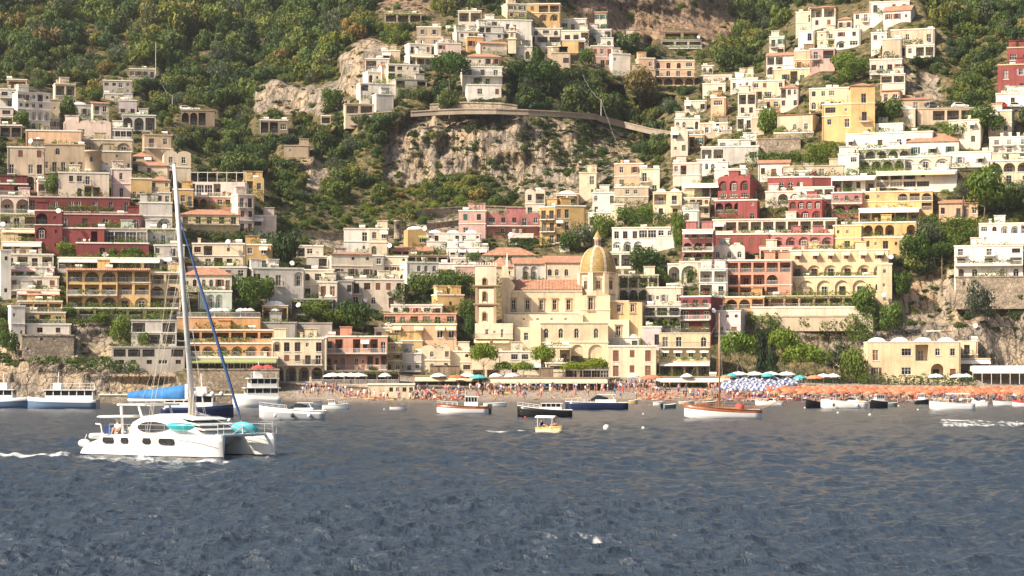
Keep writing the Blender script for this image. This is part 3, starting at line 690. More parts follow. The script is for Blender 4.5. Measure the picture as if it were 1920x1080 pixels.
def house(label, x0, x1, yt, yb, colr, rows=None, r=None, dep=None, D=None, roof='flat', rh=0, sh='b', trim=True, side=0, name='house', cat='house', group=None,
          found=4.0, dD=0.0, railm='i', keep=True, chim=0, awn='w', fr=None, wsc=1.0, cap=None):
    xc = (x0+x1)/2
    if r is None: r = max(-20, min(20, -(xc-880)/1000*24))
    if D is None: D = D1(xc, yb)-0.8+dD
    pm = F/D; rr = R(r)
    W = (x1-x0)/pm/math.cos(rr); H = (yb-yt)/pm
    if dep is None: dep = min(9.0, max(5.0, W*0.7))
    t = thing(name, label, cat, P(xc, yb, D), rr, group)
    if keep: RECTS.append((x0-3, x1+3+(dep*math.sin(abs(rr))*pm if r < 0 else 0), yt-3, yb+2))
    mat = plas(colr); rmat = M_IRON if railm == 'i' else M_WIRON
    fm = fr or M_FRAME
    if rows is None:
        nr = max(1, int(round(H/3.2))); nc = max(1, int(round(W/3.0)))
        rows = [' '.join(rnd.choice('wwwsd') for _ in range(nc)) for _ in range(nr)]
    holes = []; todo = []; rv = random.Random(label+'v')
    wts = []
    for q in rows:
        h = 1.0
        if isinstance(q, tuple): h = q[1]
        wts.append(h)
    tot = sum(wts); z = H
    for q, wt in zip(rows, wts):
        s = q[0] if isinstance(q, tuple) else q
        rhh = H*wt/tot; z0 = z-rhh; z = z0
        mods = ''
        if '|' in s: s, mods = s.split('|')
        toks = []
        for tk in s.split():
            if '*' in tk: a, b = tk.split('*'); toks += [a]*int(b)
            else: toks.append(tk)
        n = len(toks)
        toks = [(rv.choice(('s', 's', 'w', 'c', 'wm', 'wn', 'q', 'D', 'Db', 'L', 'd', 'tD')) if k2 == 'w' and n > 1 and rv.random() < .7 else k2) for k2 in toks]
        bw = W/max(n, 1)
        for i, tk in enumerate(toks):
            cx = -W/2+bw*(i+0.5+(rv.uniform(-.07, .07) if tk[0] in 'wscqadD' else 0))
            base = z0+0.12; av = rhh-0.3
            k = tk[0]
            if k == '-': continue
            if k in 'wsac':
                ww = min(1.05*wsc, bw*0.5); hh = min(1.5*wsc, av*0.55); zz = z0+rhh*0.30
            elif k == 'W': ww = bw*0.62; hh = min(1.5*wsc, av*0.55); zz = z0+rhh*0.30
            elif k in 'dDAtT': ww = min(1.2*wsc, bw*0.55); hh = min(2.3*wsc, av*0.8); zz = base
            elif k == 'o': ww = hh = min(0.7, av*0.4, bw*0.5); zz = z0+rhh*0.5
            elif k == 'q': ww = min(0.6, bw*0.4); hh = min(0.8, av*0.4); zz = z0+rhh*0.4
            elif k == 'g': ww = bw*0.94; hh = av*0.82; zz = base+0.1
            elif k in 'GLJ': ww = bw*0.84; hh = av*0.92; zz = base
            elif k == 'N': ww = bw*0.8; hh = av*0.88; zz = base
            else: continue
            ww = max(0.3, ww); hh = max(0.3, hh)
            ar = k in 'aAGNo'
            if k in 'GLJN':
                dp = 2.4 if k in 'GLJ' else 0.4
                dp = min(dp, dep*0.45)
                holes.append((cx-ww/2, cx+ww/2, zz, zz+hh, ar, dp, True))
                if k != 'N' or 1:
                    dw, dh = q1(min(1.3, ww*0.5)), q1(min(2.2, hh*0.72))
                    todo.append(('win', cx, dp-0.04, zz, dw, dh, False, 'd', tk))
                if k in 'GL' and rhh > 1.8 and 'n' not in tk: todo.append(('rail', cx, 0.12, zz, ww, 0.0))
            else:
                w2, h2 = q1(ww), q1(hh)
                holes.append((cx-w2/2, cx+w2/2, zz, zz+h2, ar, 0.22, False))
                todo.append(('win', cx, 0.2, zz, w2, h2, ar, k, tk))
                if k == 's': todo.append(('shut', cx, zz, w2, h2))
                if k == 'D' or 'b' in tk[1:]: todo.append(('balc', cx, zz-0.02, min(bw*0.92, w2+1.1), 0.85))
                if 'n' in tk[1:]: todo.append(('awn', cx, zz+h2+0.25, w2+0.8, 1.1))
                if 'p' in tk[1:]: todo.append(('awn', cx, zz+h2+0.35, bw*0.8, 1.3))
        if 'k' not in mods and len(rows) > 1 and q is not rows[0] and rv.random() < .45: mods += 'k'
        if 'V' not in mods and 'v' not in mods and ('b' in mods or 'P' in mods) and rv.random() < .35: todo.append(('vine', 0, z0+0.9, W*rv.uniform(.4, .9), 1.15))
        if 'b' in mods: todo.append(('balc', 0, z0+0.1, W*0.99, 1.15))
        if 'P' in mods: todo.append(('para', 0, z0+0.05, W*1.0, 1.0))
        if 'n' in mods: todo.append(('awn', 0, z0+rhh-0.12, W*0.97, 1.7))
        if 't' in mods: todo.append(('tile', 0, z0+rhh-0.05, W*1.01, 1.0))
        if 'k' in mods: todo.append(('band', 0, z0+rhh-0.12, W, 0))
        if 'v' in mods: todo.append(('vine', 0, z0+rhh-0.35, W*0.96, 0.6))
        if 'V' in mods: todo.append(('vine', 0, z0+0.75, W*0.96, 1.15))
    topo = roof if roof in ('gable', 'gablex', 'wavy') else 'flat'
    gh = rh/pm if rh else 1.2
    body = link('wall', wall_mesh('wall', W, H, dep, -found, holes, mat, topo, gh), t)
    for it in todo:
        if it[0] == 'win':
            _, cx, yy, zz, ww, hh, ar, k, tk = it
            if k in 'cT' or 'c' in tk[1:]:
                o = link('shutter', shutter_mesh(ww, hh, SHUT[sh]), t, (cx, yy-0.1, zz))
                continue
            nm = 'door' if k in 'dDAt' else 'window'
            if 'm' in tk[1:]: mt = M_DARKFR
            else: mt = rv.choice((fm, fm, M_DARKFR, M_BROWNSH, M_GREYSH))
            o = link(nm, frame_mesh(ww, hh, ar, mt), t, (cx, yy-0.06, zz))
            link('pane', pane_mesh(ww, hh, ar, SHUT[sh] if k == 't' else GLASS), o, (0, 0.01, 0))
            if trim and hh > 0.9 and yy < 0.3 and 'x' not in tk:
                k2 = ('sill', ww)
                if k2 not in _mc:
                    m2 = MB(); m2.box(-ww/2-0.15, ww/2+0.15, -0.12, 0.15, -0.12, 0.0); _mc[k2] = m2.mesh('sill', M_TRIM)
                link('sill', _mc[k2], o, (0, -0.11, -0.001))
        elif it[0] == 'shut':
            _, cx, zz, ww, hh = it
            for sg in (-1, 1): link('shutter', shutter_mesh(q1(ww*0.5), hh, SHUT[sh]), t, (cx+sg*(ww/2+ww*0.25+0.03), -0.045, zz))
        elif it[0] == 'balc':
            _, cx, zz, L, bd = it
            o = link('balcony', slab_mesh(L, bd, M_TRIM), t, (cx, 0, zz)); link('railing', rail_mesh(L, bd, rmat), o, (0, 0, 0))
        elif it[0] == 'rail':
            _, cx, yy, zz, L, bd = it
            link('railing', rail_mesh(L, 0.0, rmat), t, (cx, yy, zz))
        elif it[0] == 'para':
            _, cx, zz, L, bd = it
            m2 = MB(); m2.box(-L/2, L/2, -bd, 0.03, -0.14, 0.0); m2.box(-L/2, L/2, -bd-0.12, -bd, -0.14, 0.9); m2.box(-L/2, -L/2+0.12, -bd, 0.03, 0, 0.9); m2.box(L/2-0.12, L/2, -bd, 0.03, 0, 0.9)
            m2.build('balcony', mat, t, loc=(cx, 0, zz))
        elif it[0] == 'awn':
            _, cx, zz, L, bd = it
            link('awning', awning_mesh(q1(L), bd, AWN[awn]), t, (cx, -0.02, zz))
        elif it[0] == 'tile':
            _, cx, zz, L, bd = it
            m2 = MB(); n2 = max(2, int(L/0.45))
            for i in range(n2):
                a, b = -L/2+L*i/n2, -L/2+L*(i+1)/n2; m_ = (a+b)/2
                for u, v, h1, h2 in ((a, m_, 0, .09), (m_, b, .09, 0)): m2.face([(u, 0, 0.35+h1), (u, -bd, h1-0.1), (v, -bd, h2-0.1), (v, 0, 0.35+h2)])
            m2.face([(-L/2, 0, 0.2), (L/2, 0, 0.2), (L/2, -bd, -0.16), (-L/2, -bd, -0.16)])
            m2.build('roof_canopy', tile_mat(), t, loc=(cx, -0.01, zz))
        elif it[0] == 'band':
            m2 = MB(); m2.box(-W/2-0.08, W/2+0.08, -0.12, 0.0, 0.1, 0.26); m2.build('cornice', M_TRIM, t, loc=(0, -0.002, it[2]))
        elif it[0] == 'vine':
            _, cx, zz, L, bd = it
            nl = max(3, int(L/1.3)); lb = [(-L/2+L*(i+0.5)/nl, -bd+rnd.uniform(-.15, .15), rnd.uniform(-.15, .15), 0.85, 0.45, 0.38) for i in range(nl)]
            o = link('vine', leaves_mesh('vine', lb, int(60*nl), 0.12, leaf_mat('garden', G_GARDEN), rnd.randint(0, 999)), t, (cx, 0, zz)); o['kind'] = 'stuff'
    # roof
    ov = 0.25
    if roof == 'flat' or roof == 'wavy':
        if roof == 'flat':
            m2 = MB(); a = W/2+0.12
            for bx in ((-a, a, -0.12, 0.2), (-a, a, dep-0.2, dep+0.12)): m2.box(bx[0], bx[1], bx[2], bx[3], H+0.002, H+0.30)
            m2.box(-a, -a+0.3, 0.2, dep-0.2, H+0.002, H+0.30); m2.box(a-0.3, a, 0.2, dep-0.2, H+0.002, H+0.30)
            m2.build('parapet', plas(cap) if cap else (M_TRIM if trim else mat), t)
    elif roof in ('hip', 'gable', 'gablex', 'shed'):
        m2 = MB(); x = W/2+ov; y0 = -ov; y1 = dep+ov; z = H-0.02
        if roof == 'hip':
            k = min(W, dep)/2*0.9
            if W >= dep: A, B = (-x+k, dep/2, H+gh), (x-k, dep/2, H+gh)
            else: A = B = (0, dep/2, H+gh)
            m2.face([(-x, y0, z), (x, y0, z), B, A]); m2.face([(x, y0, z), (x, y1, z), B]); m2.face([(x, y1, z), (-x, y1, z), A, B]); m2.face([(-x, y1, z), (-x, y0, z), A])
            m2.face([(-x, y0, z-0.12), (-x, y1, z-0.12), (x, y1, z-0.12), (x, y0, z-0.12)])
            for (a, b) in (((-x, y0), (x, y0)), ((x, y0), (x, y1)), ((x, y1), (-x, y1)), ((-x, y1), (-x, y0))): m2.face([(a[0], a[1], z-0.12), (b[0], b[1], z-0.12), (b[0], b[1], z), (a[0], a[1], z)])
        elif roof == 'gable':
            e = gh/(W/2)*ov
            for s in (-1, 1):
                q = [(s*x, y0, H-e), (s*x, y1, H-e), (0, y1, H+gh), (0, y0, H+gh)]
                m2.face(q); m2.face([(a, b, c+0.16) for a, b, c in q]); m2.face([q[0], q[3], (0, y0, H+gh+.16), (s*x, y0, H-e+.16)])
                m2.face([q[0], q[1], (s*x, y1, H-e+.16), (s*x, y0, H-e+.16)])
        elif roof == 'gablex':
            e = gh/(dep/2)*ov
            for ya, yb_ in ((y0, dep/2), (y1, dep/2)):
                q = [(-x, ya, H-e), (x, ya, H-e), (x, yb_, H+gh), (-x, yb_, H+gh)]
                m2.face(q); m2.face([(a, b, c+0.16) for a, b, c in q]); m2.face([q[0], q[1], (x, ya, H-e+.16), (-x, ya, H-e+.16)])
                for s, i, j in ((-1, 0, 3), (1, 1, 2)): m2.face([q[i], q[j], (s*x, yb_, H+gh+.16), (s*x, ya, H-e+.16)])
        else:
            q = [(-x, y0, z), (x, y0, z), (x, y1, z+gh), (-x, y1, z+gh)]
            m2.face(q); m2.face([(a, b, c-0.15) for a, b, c in q][::-1])
            for i in range(4): a, b = q[i], q[(i+1) % 4]; m2.face([a, (a[0], a[1], a[2]-.15), (b[0], b[1], b[2]-.15), b])
        m2.build('roof', tile_mat(), t)
    elif roof == 'vault':   # low lime domes on the terrace
        n = max(1, int(round(W/4.5)))
        for i in range(n):
            bw = W/n; m2 = MB(); m2.ball((0, 0, 0), 1, 14, 8, (bw*0.44, min(dep*0.45, bw*0.44), 1.3)); m2.build('roof_dome', M_DOME, t, True, loc=(-W/2+bw*(i+0.5), dep/2, H-0.15))
        m2 = MB(); m2.box(-W/2-0.1, W/2+0.1, -0.1, dep, H+0.002, H+0.2); m2.build('parapet', M_TRIM, t)
    elif roof == 'dome':
        m2 = MB(); rd = min(W, dep)*0.46; m2.ball((0, 0, 0), 1, 20, 12, (rd, rd, gh)); m2.build('roof_dome', M_DOME, t, True, loc=(0, dep/2, H))
    elif roof == 'rail':
        m2 = MB(); m2.box(-W/2-0.1, W/2+0.1, -0.1, dep, H+0.002, H+0.15); o = m2.build('terrace', M_TRIM, t); link('railing', rail_mesh(W, 0.0, rmat), o, (0, 0.05, H+0.15))
    elif roof == 'pergola':
        m2 = MB(); nn = max(2, int(W/2.2)); hp = 2.3
        for i in range(nn+1):
            xx = -W/2+0.15+(W-0.3)*i/nn
            m2.box(xx-0.07, xx+0.07, 0.1, 0.24, H, H+hp); m2.box(xx-0.06, xx+0.06, 0.0, min(dep, 4), H+hp, H+hp+0.14)
        m2.box(-W/2, W/2, 0.08, 0.26, H+hp-0.16, H+hp); m2.build('pergola', M_WIRON, t)
    for i in range(chim):
        m2 = MB(); cx = W*(-0.3+0.6*(i+0.5)/max(1, chim)); m2.box(-0.3, 0.3, -0.3, 0.3, -0.5, 1.3); m2.box(-0.4, 0.4, -0.4, 0.4, 1.3, 1.5); m2.build('chimney', M_TRIM, t, loc=(cx, dep*0.5, H+(gh*0.7 if roof in ('hip', 'gablex', 'shed') else 0)))
    if side:   # windows of the flank that shows
        sx = 1 if r < 0 else -1
        nr = side // 10; nc = side % 10
        for i in range(nr):
            for j in range(nc):
                yy = dep*(j+0.5)/nc; zz = H*(1-(i+0.72)/nr)
                o = link('window', frame_mesh(0.9, 1.3, False, fm), t, (sx*(W/2+0.03), yy, zz)); o.rotation_euler = (0, 0, R(90)*sx)
                link('pane', pane_mesh(0.9, 1.3, False, GLASS), o, (0, 0.0, 0))
    rr2 = random.Random(label)
    if name == 'house' and W > 3.5:
        if rr2.random() < .6:      # rain pipe
            px_ = (W/2-.25)*rr2.choice((-1, 1)); m2 = MB(); m2.tube((px_, -.07, -.5), (px_, -.07, H-.1), .055, n=5); m2.build('rain_pipe', rr2.choice((M_WIRON, M_IRON, M_BROWNSH)), t)
        if roof in ('flat', 'wavy', 'rail') and yt > 6:
            for _ in range(rr2.randint(1, 4)):
                k_ = rr2.choice('ctap'); cx_ = rr2.uniform(-.42, .42)*W; cy_ = rr2.uniform(.8, max(1.0, dep*.5)); m2 = MB()
                if k_ == 'c': m2.box(-.3, .3, -.3, .3, -.2, 1.2); m2.box(-.38, .38, -.38, .38, 1.2, 1.38); m2.build('chimney', mat, t, loc=(cx_, cy_, H))
                elif k_ == 't': m2.tube((-.7, 0, .75), (.7, 0, .75), .38, n=12); m2.box(-.6, .6, -.3, .3, 0, .4); m2.build('water_tank', M_DOME, t, loc=(cx_, cy_, H))
                elif k_ == 'a': m2.tube((0, 0, 0), (0, 0, 2.4), .03, n=4); m2.tube((-.5, 0, 2.2), (.5, 0, 2.2), .02, n=4); m2.tube((-.35, 0, 1.9), (.35, 0, 1.9), .02, n=4); m2.build('antenna', M_IRON, t, loc=(cx_, cy_, H))
                else: m2.box(-1.2, 1.2, 0, 2.2, -.2, 2.1); m2.box(-1.35, 1.35, -.15, 2.3, 2.1, 2.25); m2.box(-.4, .4, -.04, 0, .1, 1.8); m2.build('stair_hut', mat, t, loc=(max(-W/2+1.4, min(W/2-1.4, cx_)), max(.8, dep*.4), H))
            if rr2.random() < .72:   # pots and creepers along the terrace edge
                L = W*rr2.uniform(.3, .8); nl = max(2, int(L/1.2)); x_ = rr2.uniform(-1, 1)*(W-L)/2; lb = [(-L/2+L*(i+.5)/nl, .35, .3+rr2.uniform(-.15, .55), .7, .55, .6) for i in range(nl)]
                o = link('terrace_plants', leaves_mesh('terrace_plants', lb, 55*nl, .11, leaf_mat('garden', G_GARDEN), rr2.randint(0, 999)), t, (x_, 0, H+.1)); o['kind'] = 'stuff'
    if name == 'house' and yb < 640 and rr2.random() < .55:   # planting at the foot of the wall
        L = W*rr2.uniform(.4, 1.05); nl = max(2, int(L/1.1)); x_ = rr2.uniform(-1, 1)*abs(W-L)/2; lb = [(-L/2+L*(i+.5)/nl, -.8+rr2.uniform(-.3, .3), .35+rr2.uniform(-.3, .6), .75, .6, .65+rr2.uniform(0, .5)) for i in range(nl)]
        o = link('foot_planting', leaves_mesh('foot_planting', lb, 70*nl, .12, leaf_mat('garden', G_GARDEN), rr2.randint(0, 999)), t, (x_, 0, 0)); o['kind'] = 'stuff'
    HOUSES.append((t, x0, x1, yt, yb, D))
    return t
# ------------------------------------------------------------------ the town, building by building (edges and rows as the photograph shows them)
H = house
# --- upper left corner
H('white villa with glazed top floor and flower terrace above the pink house', 0,36,168,201,'white',['W W|b','- w W'],r=10)
H('tan rooftop penthouse with shaded loggia over the white villa', 14,50,150,169,'peach',['L'],r=10)
H('long white wing with slit windows and three tall blind arches', 36,91,174,243,'white',['w w w w q',('w w w w -',.9),('- d N N N',1.2),('- - A A -',1)],r=26,roof='rail')
H('beige tower house with one white-framed oval window', 90,115,188,222,'sand',['- o -'],r=12,trim=False)
H('pink house under the white villa with dark ground floor', 0,24,203,236,'palepink',['W',"L"],r=10)
H('small grey house with white terrace wall behind the peach villa', 95,112,223,244,'palegrey',['w w'],r=12)
H('roofless tan stone outbuilding beside the small grey house', 111,142,221,244,'tan',['- w'],r=12,trim=False)
H('peach villa with softly curved parapet and big plain window', 120,207,231,264,'palepink',['- W - -'],r=8,roof='wavy')
H('glazed white veranda pavilion on the corner of the peach villa', 205,247,241,264,'white',['g g g g|P'],r=8)
H('tan substructure with three blind arches under the glazed veranda', 150,247,263,292,'sand',['N N N'],r=8,side=21)
H('long salmon house with two balconied windows and a roof terrace', 50,151,246,286,'peach',['- - D - dD'],r=8)
H('flat dark terrace pavilion with satellite dishes on the far edge', 0,40,236,258,'brown',['L L'],r=8)
H('sunny ochre house with brown shutters above two big arches', 15,81,277,357,'sand',['- c - c',('w - d d',1),('- - G G',1.2)],r=10)
H('bare brown stone house with a single white-framed tall window', 80,158,272,324,'tan',['- a - -','w w w w w'],r=8,trim=False)
H('small white house front with round arched window below salmon house', 111,152,286,300,'white',['w w a w'],r=8)
H('brown cubic stone block with two small windows by the round tower', 191,247,285,320,'tan',['- q -','w w w'],r=8,side=21)
H('yellow cottage with a sloping terracotta roof at the wood edge', 247,283,293,307,'butter',['w - w'],r=8,roof='hip',rh=10)
H('pale cottage with broad red tiled roof beside the mast tip', 259,316,310,330,'cream',['- w - -'],r=8,roof='hip',rh=9)
H('shaded grey house high in the dark wood near the pole', 243,291,130,147,'grey',['w w W w'],r=10,found=3)  # shade of the wood painted in as grey plaster
H('two-storey stone house half hidden in the wood', 194,246,152,178,'grey',['W w d w','- q - q'],r=10,found=3)
H('white house with red door and blue-shadowed flank in the wood', 223,256,189,213,'lilac',['- -','w d'],r=10,found=3)  # white walls toned lilac, shade of the wood put into the colour
H('white house with a row of three arches in the wood', 230,291,217,245,'palegrey',['G G L','w - w w'][:1],r=10,found=3)  # white walls greyed, the wood's shade is in the plaster colour
H('low white terrace house roof peeping from the trees', 194,231,177,188,'offwhite',['- w -'],r=10,found=2)
H('stone road arcade with two dark arches under the wood', 340,402,208,236,'brown',['G G L -'],r=6,found=3,trim=False)
H('small lime hut on the wooded slope below the road arcade', 487,540,226,250,'brown',['L L W'],r=6,found=3)
H('ruined stone hut on the slope below the grey cliff', 533,580,274,292,'tan',['q -'],r=6,found=3,trim=False)
# --- red hotel and its neighbours on the left
H('cream hotel block with a dark arched entrance under lime domes', 111,203,325,370,'offwhite',['- w W w - -','- - A L L -'],r=10,roof='flat')
H('low white vaulted roof house behind the cream hotel block', 158,212,313,328,'white',['- - -'],r=10,roof='vault')
H('pale pink house with one raspberry arched doorway', 209,246,318,372,'palepink',['- w -','- A -'],r=10)
H('yellow house with a crowded first floor balcony', 246,284,336,374,'yellow',['- - -','tb tb -|b'],r=10,sh='b')
H('ochre house with red tiled roof beside the yellow balcony house', 283,318,338,356,'butter',['w - w'],r=10,roof='hip',rh=11)
H('small pink cube house with green shutters next to the mast', 278,320,362,384,'palepink',['t w t'],r=10,sh='g')
H('dark red corner pavilion with white roof edge over the arches', 0,51,346,368,'red',['d - L -|b'],r=12,railm='w')
H('pale block with two wide glazed arches under the red pavilion', 0,56,369,402,'palepink',['Gn Gn|b'],r=12,railm='w')
H('upper red hotel wing with four awninged doors in a row', 55,241,371,398,'red',['g - W a - d d - d - d - d|b'],r=9,sh='g',railm='i',cap='palepink')
H('middle red hotel wing with green doors and two round-headed windows', 113,263,403,430,'red',['d - d - d - A A|b'],r=9,cap='palepink')
H('tall red hotel tower with an arched niche and small square windows', 66,116,396,474,'red',['G q','N q','- q'],r=9,cap='palepink')
H('red hotel wall with two ornate white baroque window frames', 116,196,429,468,'brickred',['a - w - w -'],r=9)
H('glass-fronted restaurant floor of the red hotel', 195,276,430,457,'mint',['g g g g'],r=9,cap='palepink')
H('deep red hotel basement behind potted trees', 145,277,457,486,'red',['- - w - - w -'],r=9)
H('shaded grey house with two half-round arches beside the mast', 262,322,381,430,'palegrey',['- - -','N N'],r=10)
H('white house with dark doorways under the shaded grey arches', 266,330,430,462,'palegrey',['t q t -|v'],r=10,sh='g')
H('white house with satellite dishes below the dark doorways', 290,345,461,502,'palegrey',['w - w -','d w - w'],r=10)
# --- the stacked apartment house on the left edge
H('top flat of the stacked apartments under a terracotta awning', 0,66,402,430,'offwhite',['L d L|bv'],r=14,railm='w',awn='p')
H('stacked flat with yellow wall and leafy balcony', 4,70,430,455,'butter',['d - d L|bn'],r=14,railm='w',awn='y')
H('stacked flat with parasol and pale green balcony', 6,76,455,478,'butter',['w d - L|bn'],r=14,railm='w')
H('stacked flat with three bays and laundry balcony', 10,98,478,502,'offwhite',['d L d L|b'],r=14,railm='w',awn='p')
H('stacked white flat with dark double doors', 13,100,502,520,'white',['d L - d d|bn'],r=14,railm='w',awn='p')
H('stacked white flat with brown shutters', 16,108,520,545,'white',['cc - cc cc|b'],r=14,railm='w')
H('stacked flat with long dark glazing and railings', 34,110,545,566,'palegrey',['L g g|bn'],r=14,railm='w',awn='p')
H('stacked yellow flat with white balcony over two bays', 38,115,566,587,'yellow',['g g L|b'],r=14,railm='w',awn='p')
H('lowest stacked yellow flat with glazed doors', 48,121,587,609,'yellow',['d L d|b'],r=14,railm='w')
H('whitewashed base floor of the stacked apartments', 52,131,609,630,'white',['- W - w -'],r=14)
H('white stepped stair wing on the edge of the stacked apartments', 2,20,470,560,'white',['q','-','q'],r=20,dD=0.5)
H('lower white stair wing with tiny window above the sea wall', 22,46,575,640,'white',['q -','- q'],r=20)
H('dark stone basement with two oval portholes', 44,136,630,664,'stone',['- o o -','q - - -'],r=14,trim=False,name='stone_house')
# --- yellow hotel on the left
H('pergola terrace with white awnings on top of the yellow hotel', 111,300,485,506,'palegrey',['L g g L L L L L|n'],r=8,railm='w',roof='flat')
H('yellow hotel wing with terracotta canopy and two arched loggias', 126,219,506,578,'yellow',['L G G|t','L L L|b','L G G'],r=8,railm='w',cap='ochre')
H('yellow hotel wing with a grid of square loggias', 219,281,506,578,'yellow',['L L|t','L L','N N'],r=8,railm='w',cap='ochre')
H('yellow hotel wing with shaded stacked arches near the mast', 281,338,512,578,'butter',['L L','G G','L L'],r=8,railm='w')
H('green shaded pergola restaurant under the yellow hotel', 118,330,579,600,'brown',['L L L L L L L|v'],r=8,railm='w')
H('grey concrete stair house on the rocks', 247,330,602,646,'palegrey',['L - L','- L L'],r=8,trim=False,found=1.5)
H('low concrete boathouse with dark open bays', 212,345,652,688,'grey',['L L L - L','W w w W w'],r=6,trim=False,found=1.0)
# --- villas right of the mast
H('white roof villa with columns and green shutters under a pergola', 352,462,341,370,'white',['L g g L - - -|b'],r=4,railm='w',roof='pergola')
H('salmon villa floor with two huge dark arches', 359,450,370,390,'salmon',['G G q W W w'],r=4)
H('tall pinkish villa wing with stacked iron balconies', 447,476,366,438,'palepink',['D d','w w','D w'],r=22,dep=8)
H('ochre annexe with tall grey window behind the mast', 324,362,356,388,'ochre',['- W w'],r=8)
H('yellow row house with five balconied doors and red roof', 338,448,402,440,'butter',['d d d d d|b','- - - - -'],r=10,roof='hip',rh=12)
H('cream house with shaded balcony below the long hedge', 361,458,458,502,'cream',['W L - q -','- d L d -'],r=4)
H('ochre house with dark windows and four roof chimneys', 457,508,460,506,'ochre',['w w','t t'],r=2,chim=4,sh='g')
H('arched grey ground floor below the cream balcony house', 352,462,502,520,'grey',['N N - d d'],r=4)
H('white house with red tiled roof and arched upper windows', 344,434,515,547,'offwhite',['w a a a w w|b'],r=6,roof='hip',rh=14)
H('mint-coloured house base with two arches over the parasol terrace', 372,434,547,578,'mint',['- N N -'],r=6)
H('cream corner house with bright yellow flank', 474,568,504,570,'palegrey',['W q w - N','L d - - -'],r=16,side=0)
H('white house with blue door and balcony beside the cream corner house', 567,626,507,562,'offwhite',['a W -','d - d|b'],r=6)
H('shady stone garden pavilion under the blue door house', 545,625,562,590,'grey',['L L L|v'],r=5,trim=False)
# --- waterfront on the left of the beach
H('orange hotel top floor with a painted arch frieze', 333,487,596,620,'orange',['- - - - - - - -'],r=5,roof='rail',railm='w')
H('white columned gallery floor of the orange hotel', 350,512,620,645,'orange',['L L L L L L|P'],r=5,railm='w')
H('orange hotel floor with arched shuttered balconies', 350,512,645,669,'orange',['L N N N N N|b'],r=5,railm='w',sh='w')
H('glazed seaside restaurant under a green awning', 357,520,672,694,'offwhite',['g*14|n'],r=5,awn='g')
H('stone quay base below the glazed seaside restaurant', 345,522,694,728,'stone',['- - - - - -'],r=5,trim=False,name="stone_wall")
H('pale yellow house with arched ground floor beside the orange hotel', 510,606,636,716,'cream',['N d d w d','- w w w w|b',('G G G G',1.3)],r=3,railm='i')
H('low grey shingled vault next to the orange hotel', 482,556,606,634,'grey',['- - -'],r=4,roof='flat',trim=False)
H('dark stone garden wall house behind the yellow house', 556,622,607,634,'grey',['- - -'],r=3,trim=False,name='stone_wall')
H('narrow white house between yellow and salmon houses', 580,612,634,692,'offwhite',['w t -','w w -'],r=3,sh='b')
H('salmon house with white pilasters and long balconies', 611,726,632,694,'salmon',['w L - L w w w|b','d q w - w w w w w|b'],r=2,railm='w')
H('olive house with a bright blue awning and two dark arches', 721,754,644,694,'olive',['w','q w','A A'],r=2)
H('plain ochre house wedged behind the blue awning', 752,792,640,672,'yellow',['- -'],r=2)
H('pale house with purple balcony behind white tent roofs', 745,790,664,696,'palegrey',['- -','w w w|b'],r=2)
H('cream house with curved gable and two windows', 789,844,654,698,'cream',['- a - w','- q - w'],r=1,roof='wavy')
H('cream house with black arched balcony', 843,886,660,699,'cream',['- o','A W'],r=1)
H('dark pergola restaurant with posts above the beach', 584,748,697,722,'brown',['L*8|bv'],r=2,railm='w',trim=False)
H('striped beach cabin row with a cream hut', 690,777,722,740,'cream',['- - - Wx Wx Wx Wx'],r=2,name='beach_hut',cat='hut',dD=-14)
H('dark snack bar with flat awning beside the striped cabins', 776,900,706,726,'brown',['L L L L L|n'],r=1,trim=False,awn='y')
# --- middle of the town
H('cream palazzo with red roof, round attic windows and brown shutters', 622,702,476,522,'offwhite',['- o o','w s s'],r=14,roof='hip',rh=5)
H('narrow weathered house squeezed beside the cream palazzo', 699,719,480,524,'grey',['w','w w'],r=4)
H('cream house with tiled edge over two ground arches', 716,765,482,526,'cream',['o - o','w s w','- G G'],r=4)
H('bright white tower house with tiny arched windows', 763,822,493,540,'white',['- a a a','w q - -'],r=16)
H('domed ochre house with green striped awning', 765,801,430,466,'ochre',['- Wn'],r=14,roof='dome',rh=7,awn='g')
H('long white house with low domes on its roof', 800,902,438,468,'white',['w w - - d d - w','- - L L - -'],r=3,roof='vault')
H('white terrace house with awnings below the domed roofs', 838,916,465,486,'white',['wn wn wn wn'],r=3,roof='rail',railm='w')
H('white basement with round window under the awnings', 845,905,485,502,'palegrey',['- o - -'],r=3)
H('low restaurant with broad red tiled roof', 735,811,470,480,'sand',['L L L L'],r=3,roof='shed',rh=12)
H('shaded veranda with brown posts below the red tiled roof', 740,840,480,496,'brown',['L L L L L'],r=3,trim=False)
H('low pink-walled terrace above the green garden', 853,892,500,516,'pink',['- -'],r=2)
H('long white parapet terrace above the orchard', 815,893,495,503,'white',['- - -'],r=2)
H('white house with brown doors behind the dark stone house', 598,632,530,584,'offwhite',['t t','w w'],r=6)
H('dark weathered stone house with a yellow-lit arch', 630,662,528,584,'grey',['- w','- N'],r=5,trim=False)
H('white and orange house with arched first floor', 659,758,525,578,'offwhite',['w W w w w','W A a - w -'],r=8,side=0)
H('orange cube house beside the bell tower trees', 820,870,554,584,'yellow',['- q -'],r=16)
H('white penthouse with wide windows on the salmon hotel', 733,830,573,590,'white',['w W W W w'],r=2,roof='flat')
H('salmon hotel floor with balcony windows behind curtains', 720,856,589,610,'salmon',['g d W W d W'],r=2,cap='peach')
H('peach hotel floor with four awninged windows', 734,856,609,660,'peach',['wn - dn - dn dn','- - - -'],r=2,awn='y')
H('small cream house with dark doors beside the peach hotel', 702,736,616,640,'cream',['t w'],r=2,sh='b')
H('pale flat-roofed house with a red flank behind the cypress trees', 556,606,462,482,'offwhite',['L W -'],r=4,roof='flat')
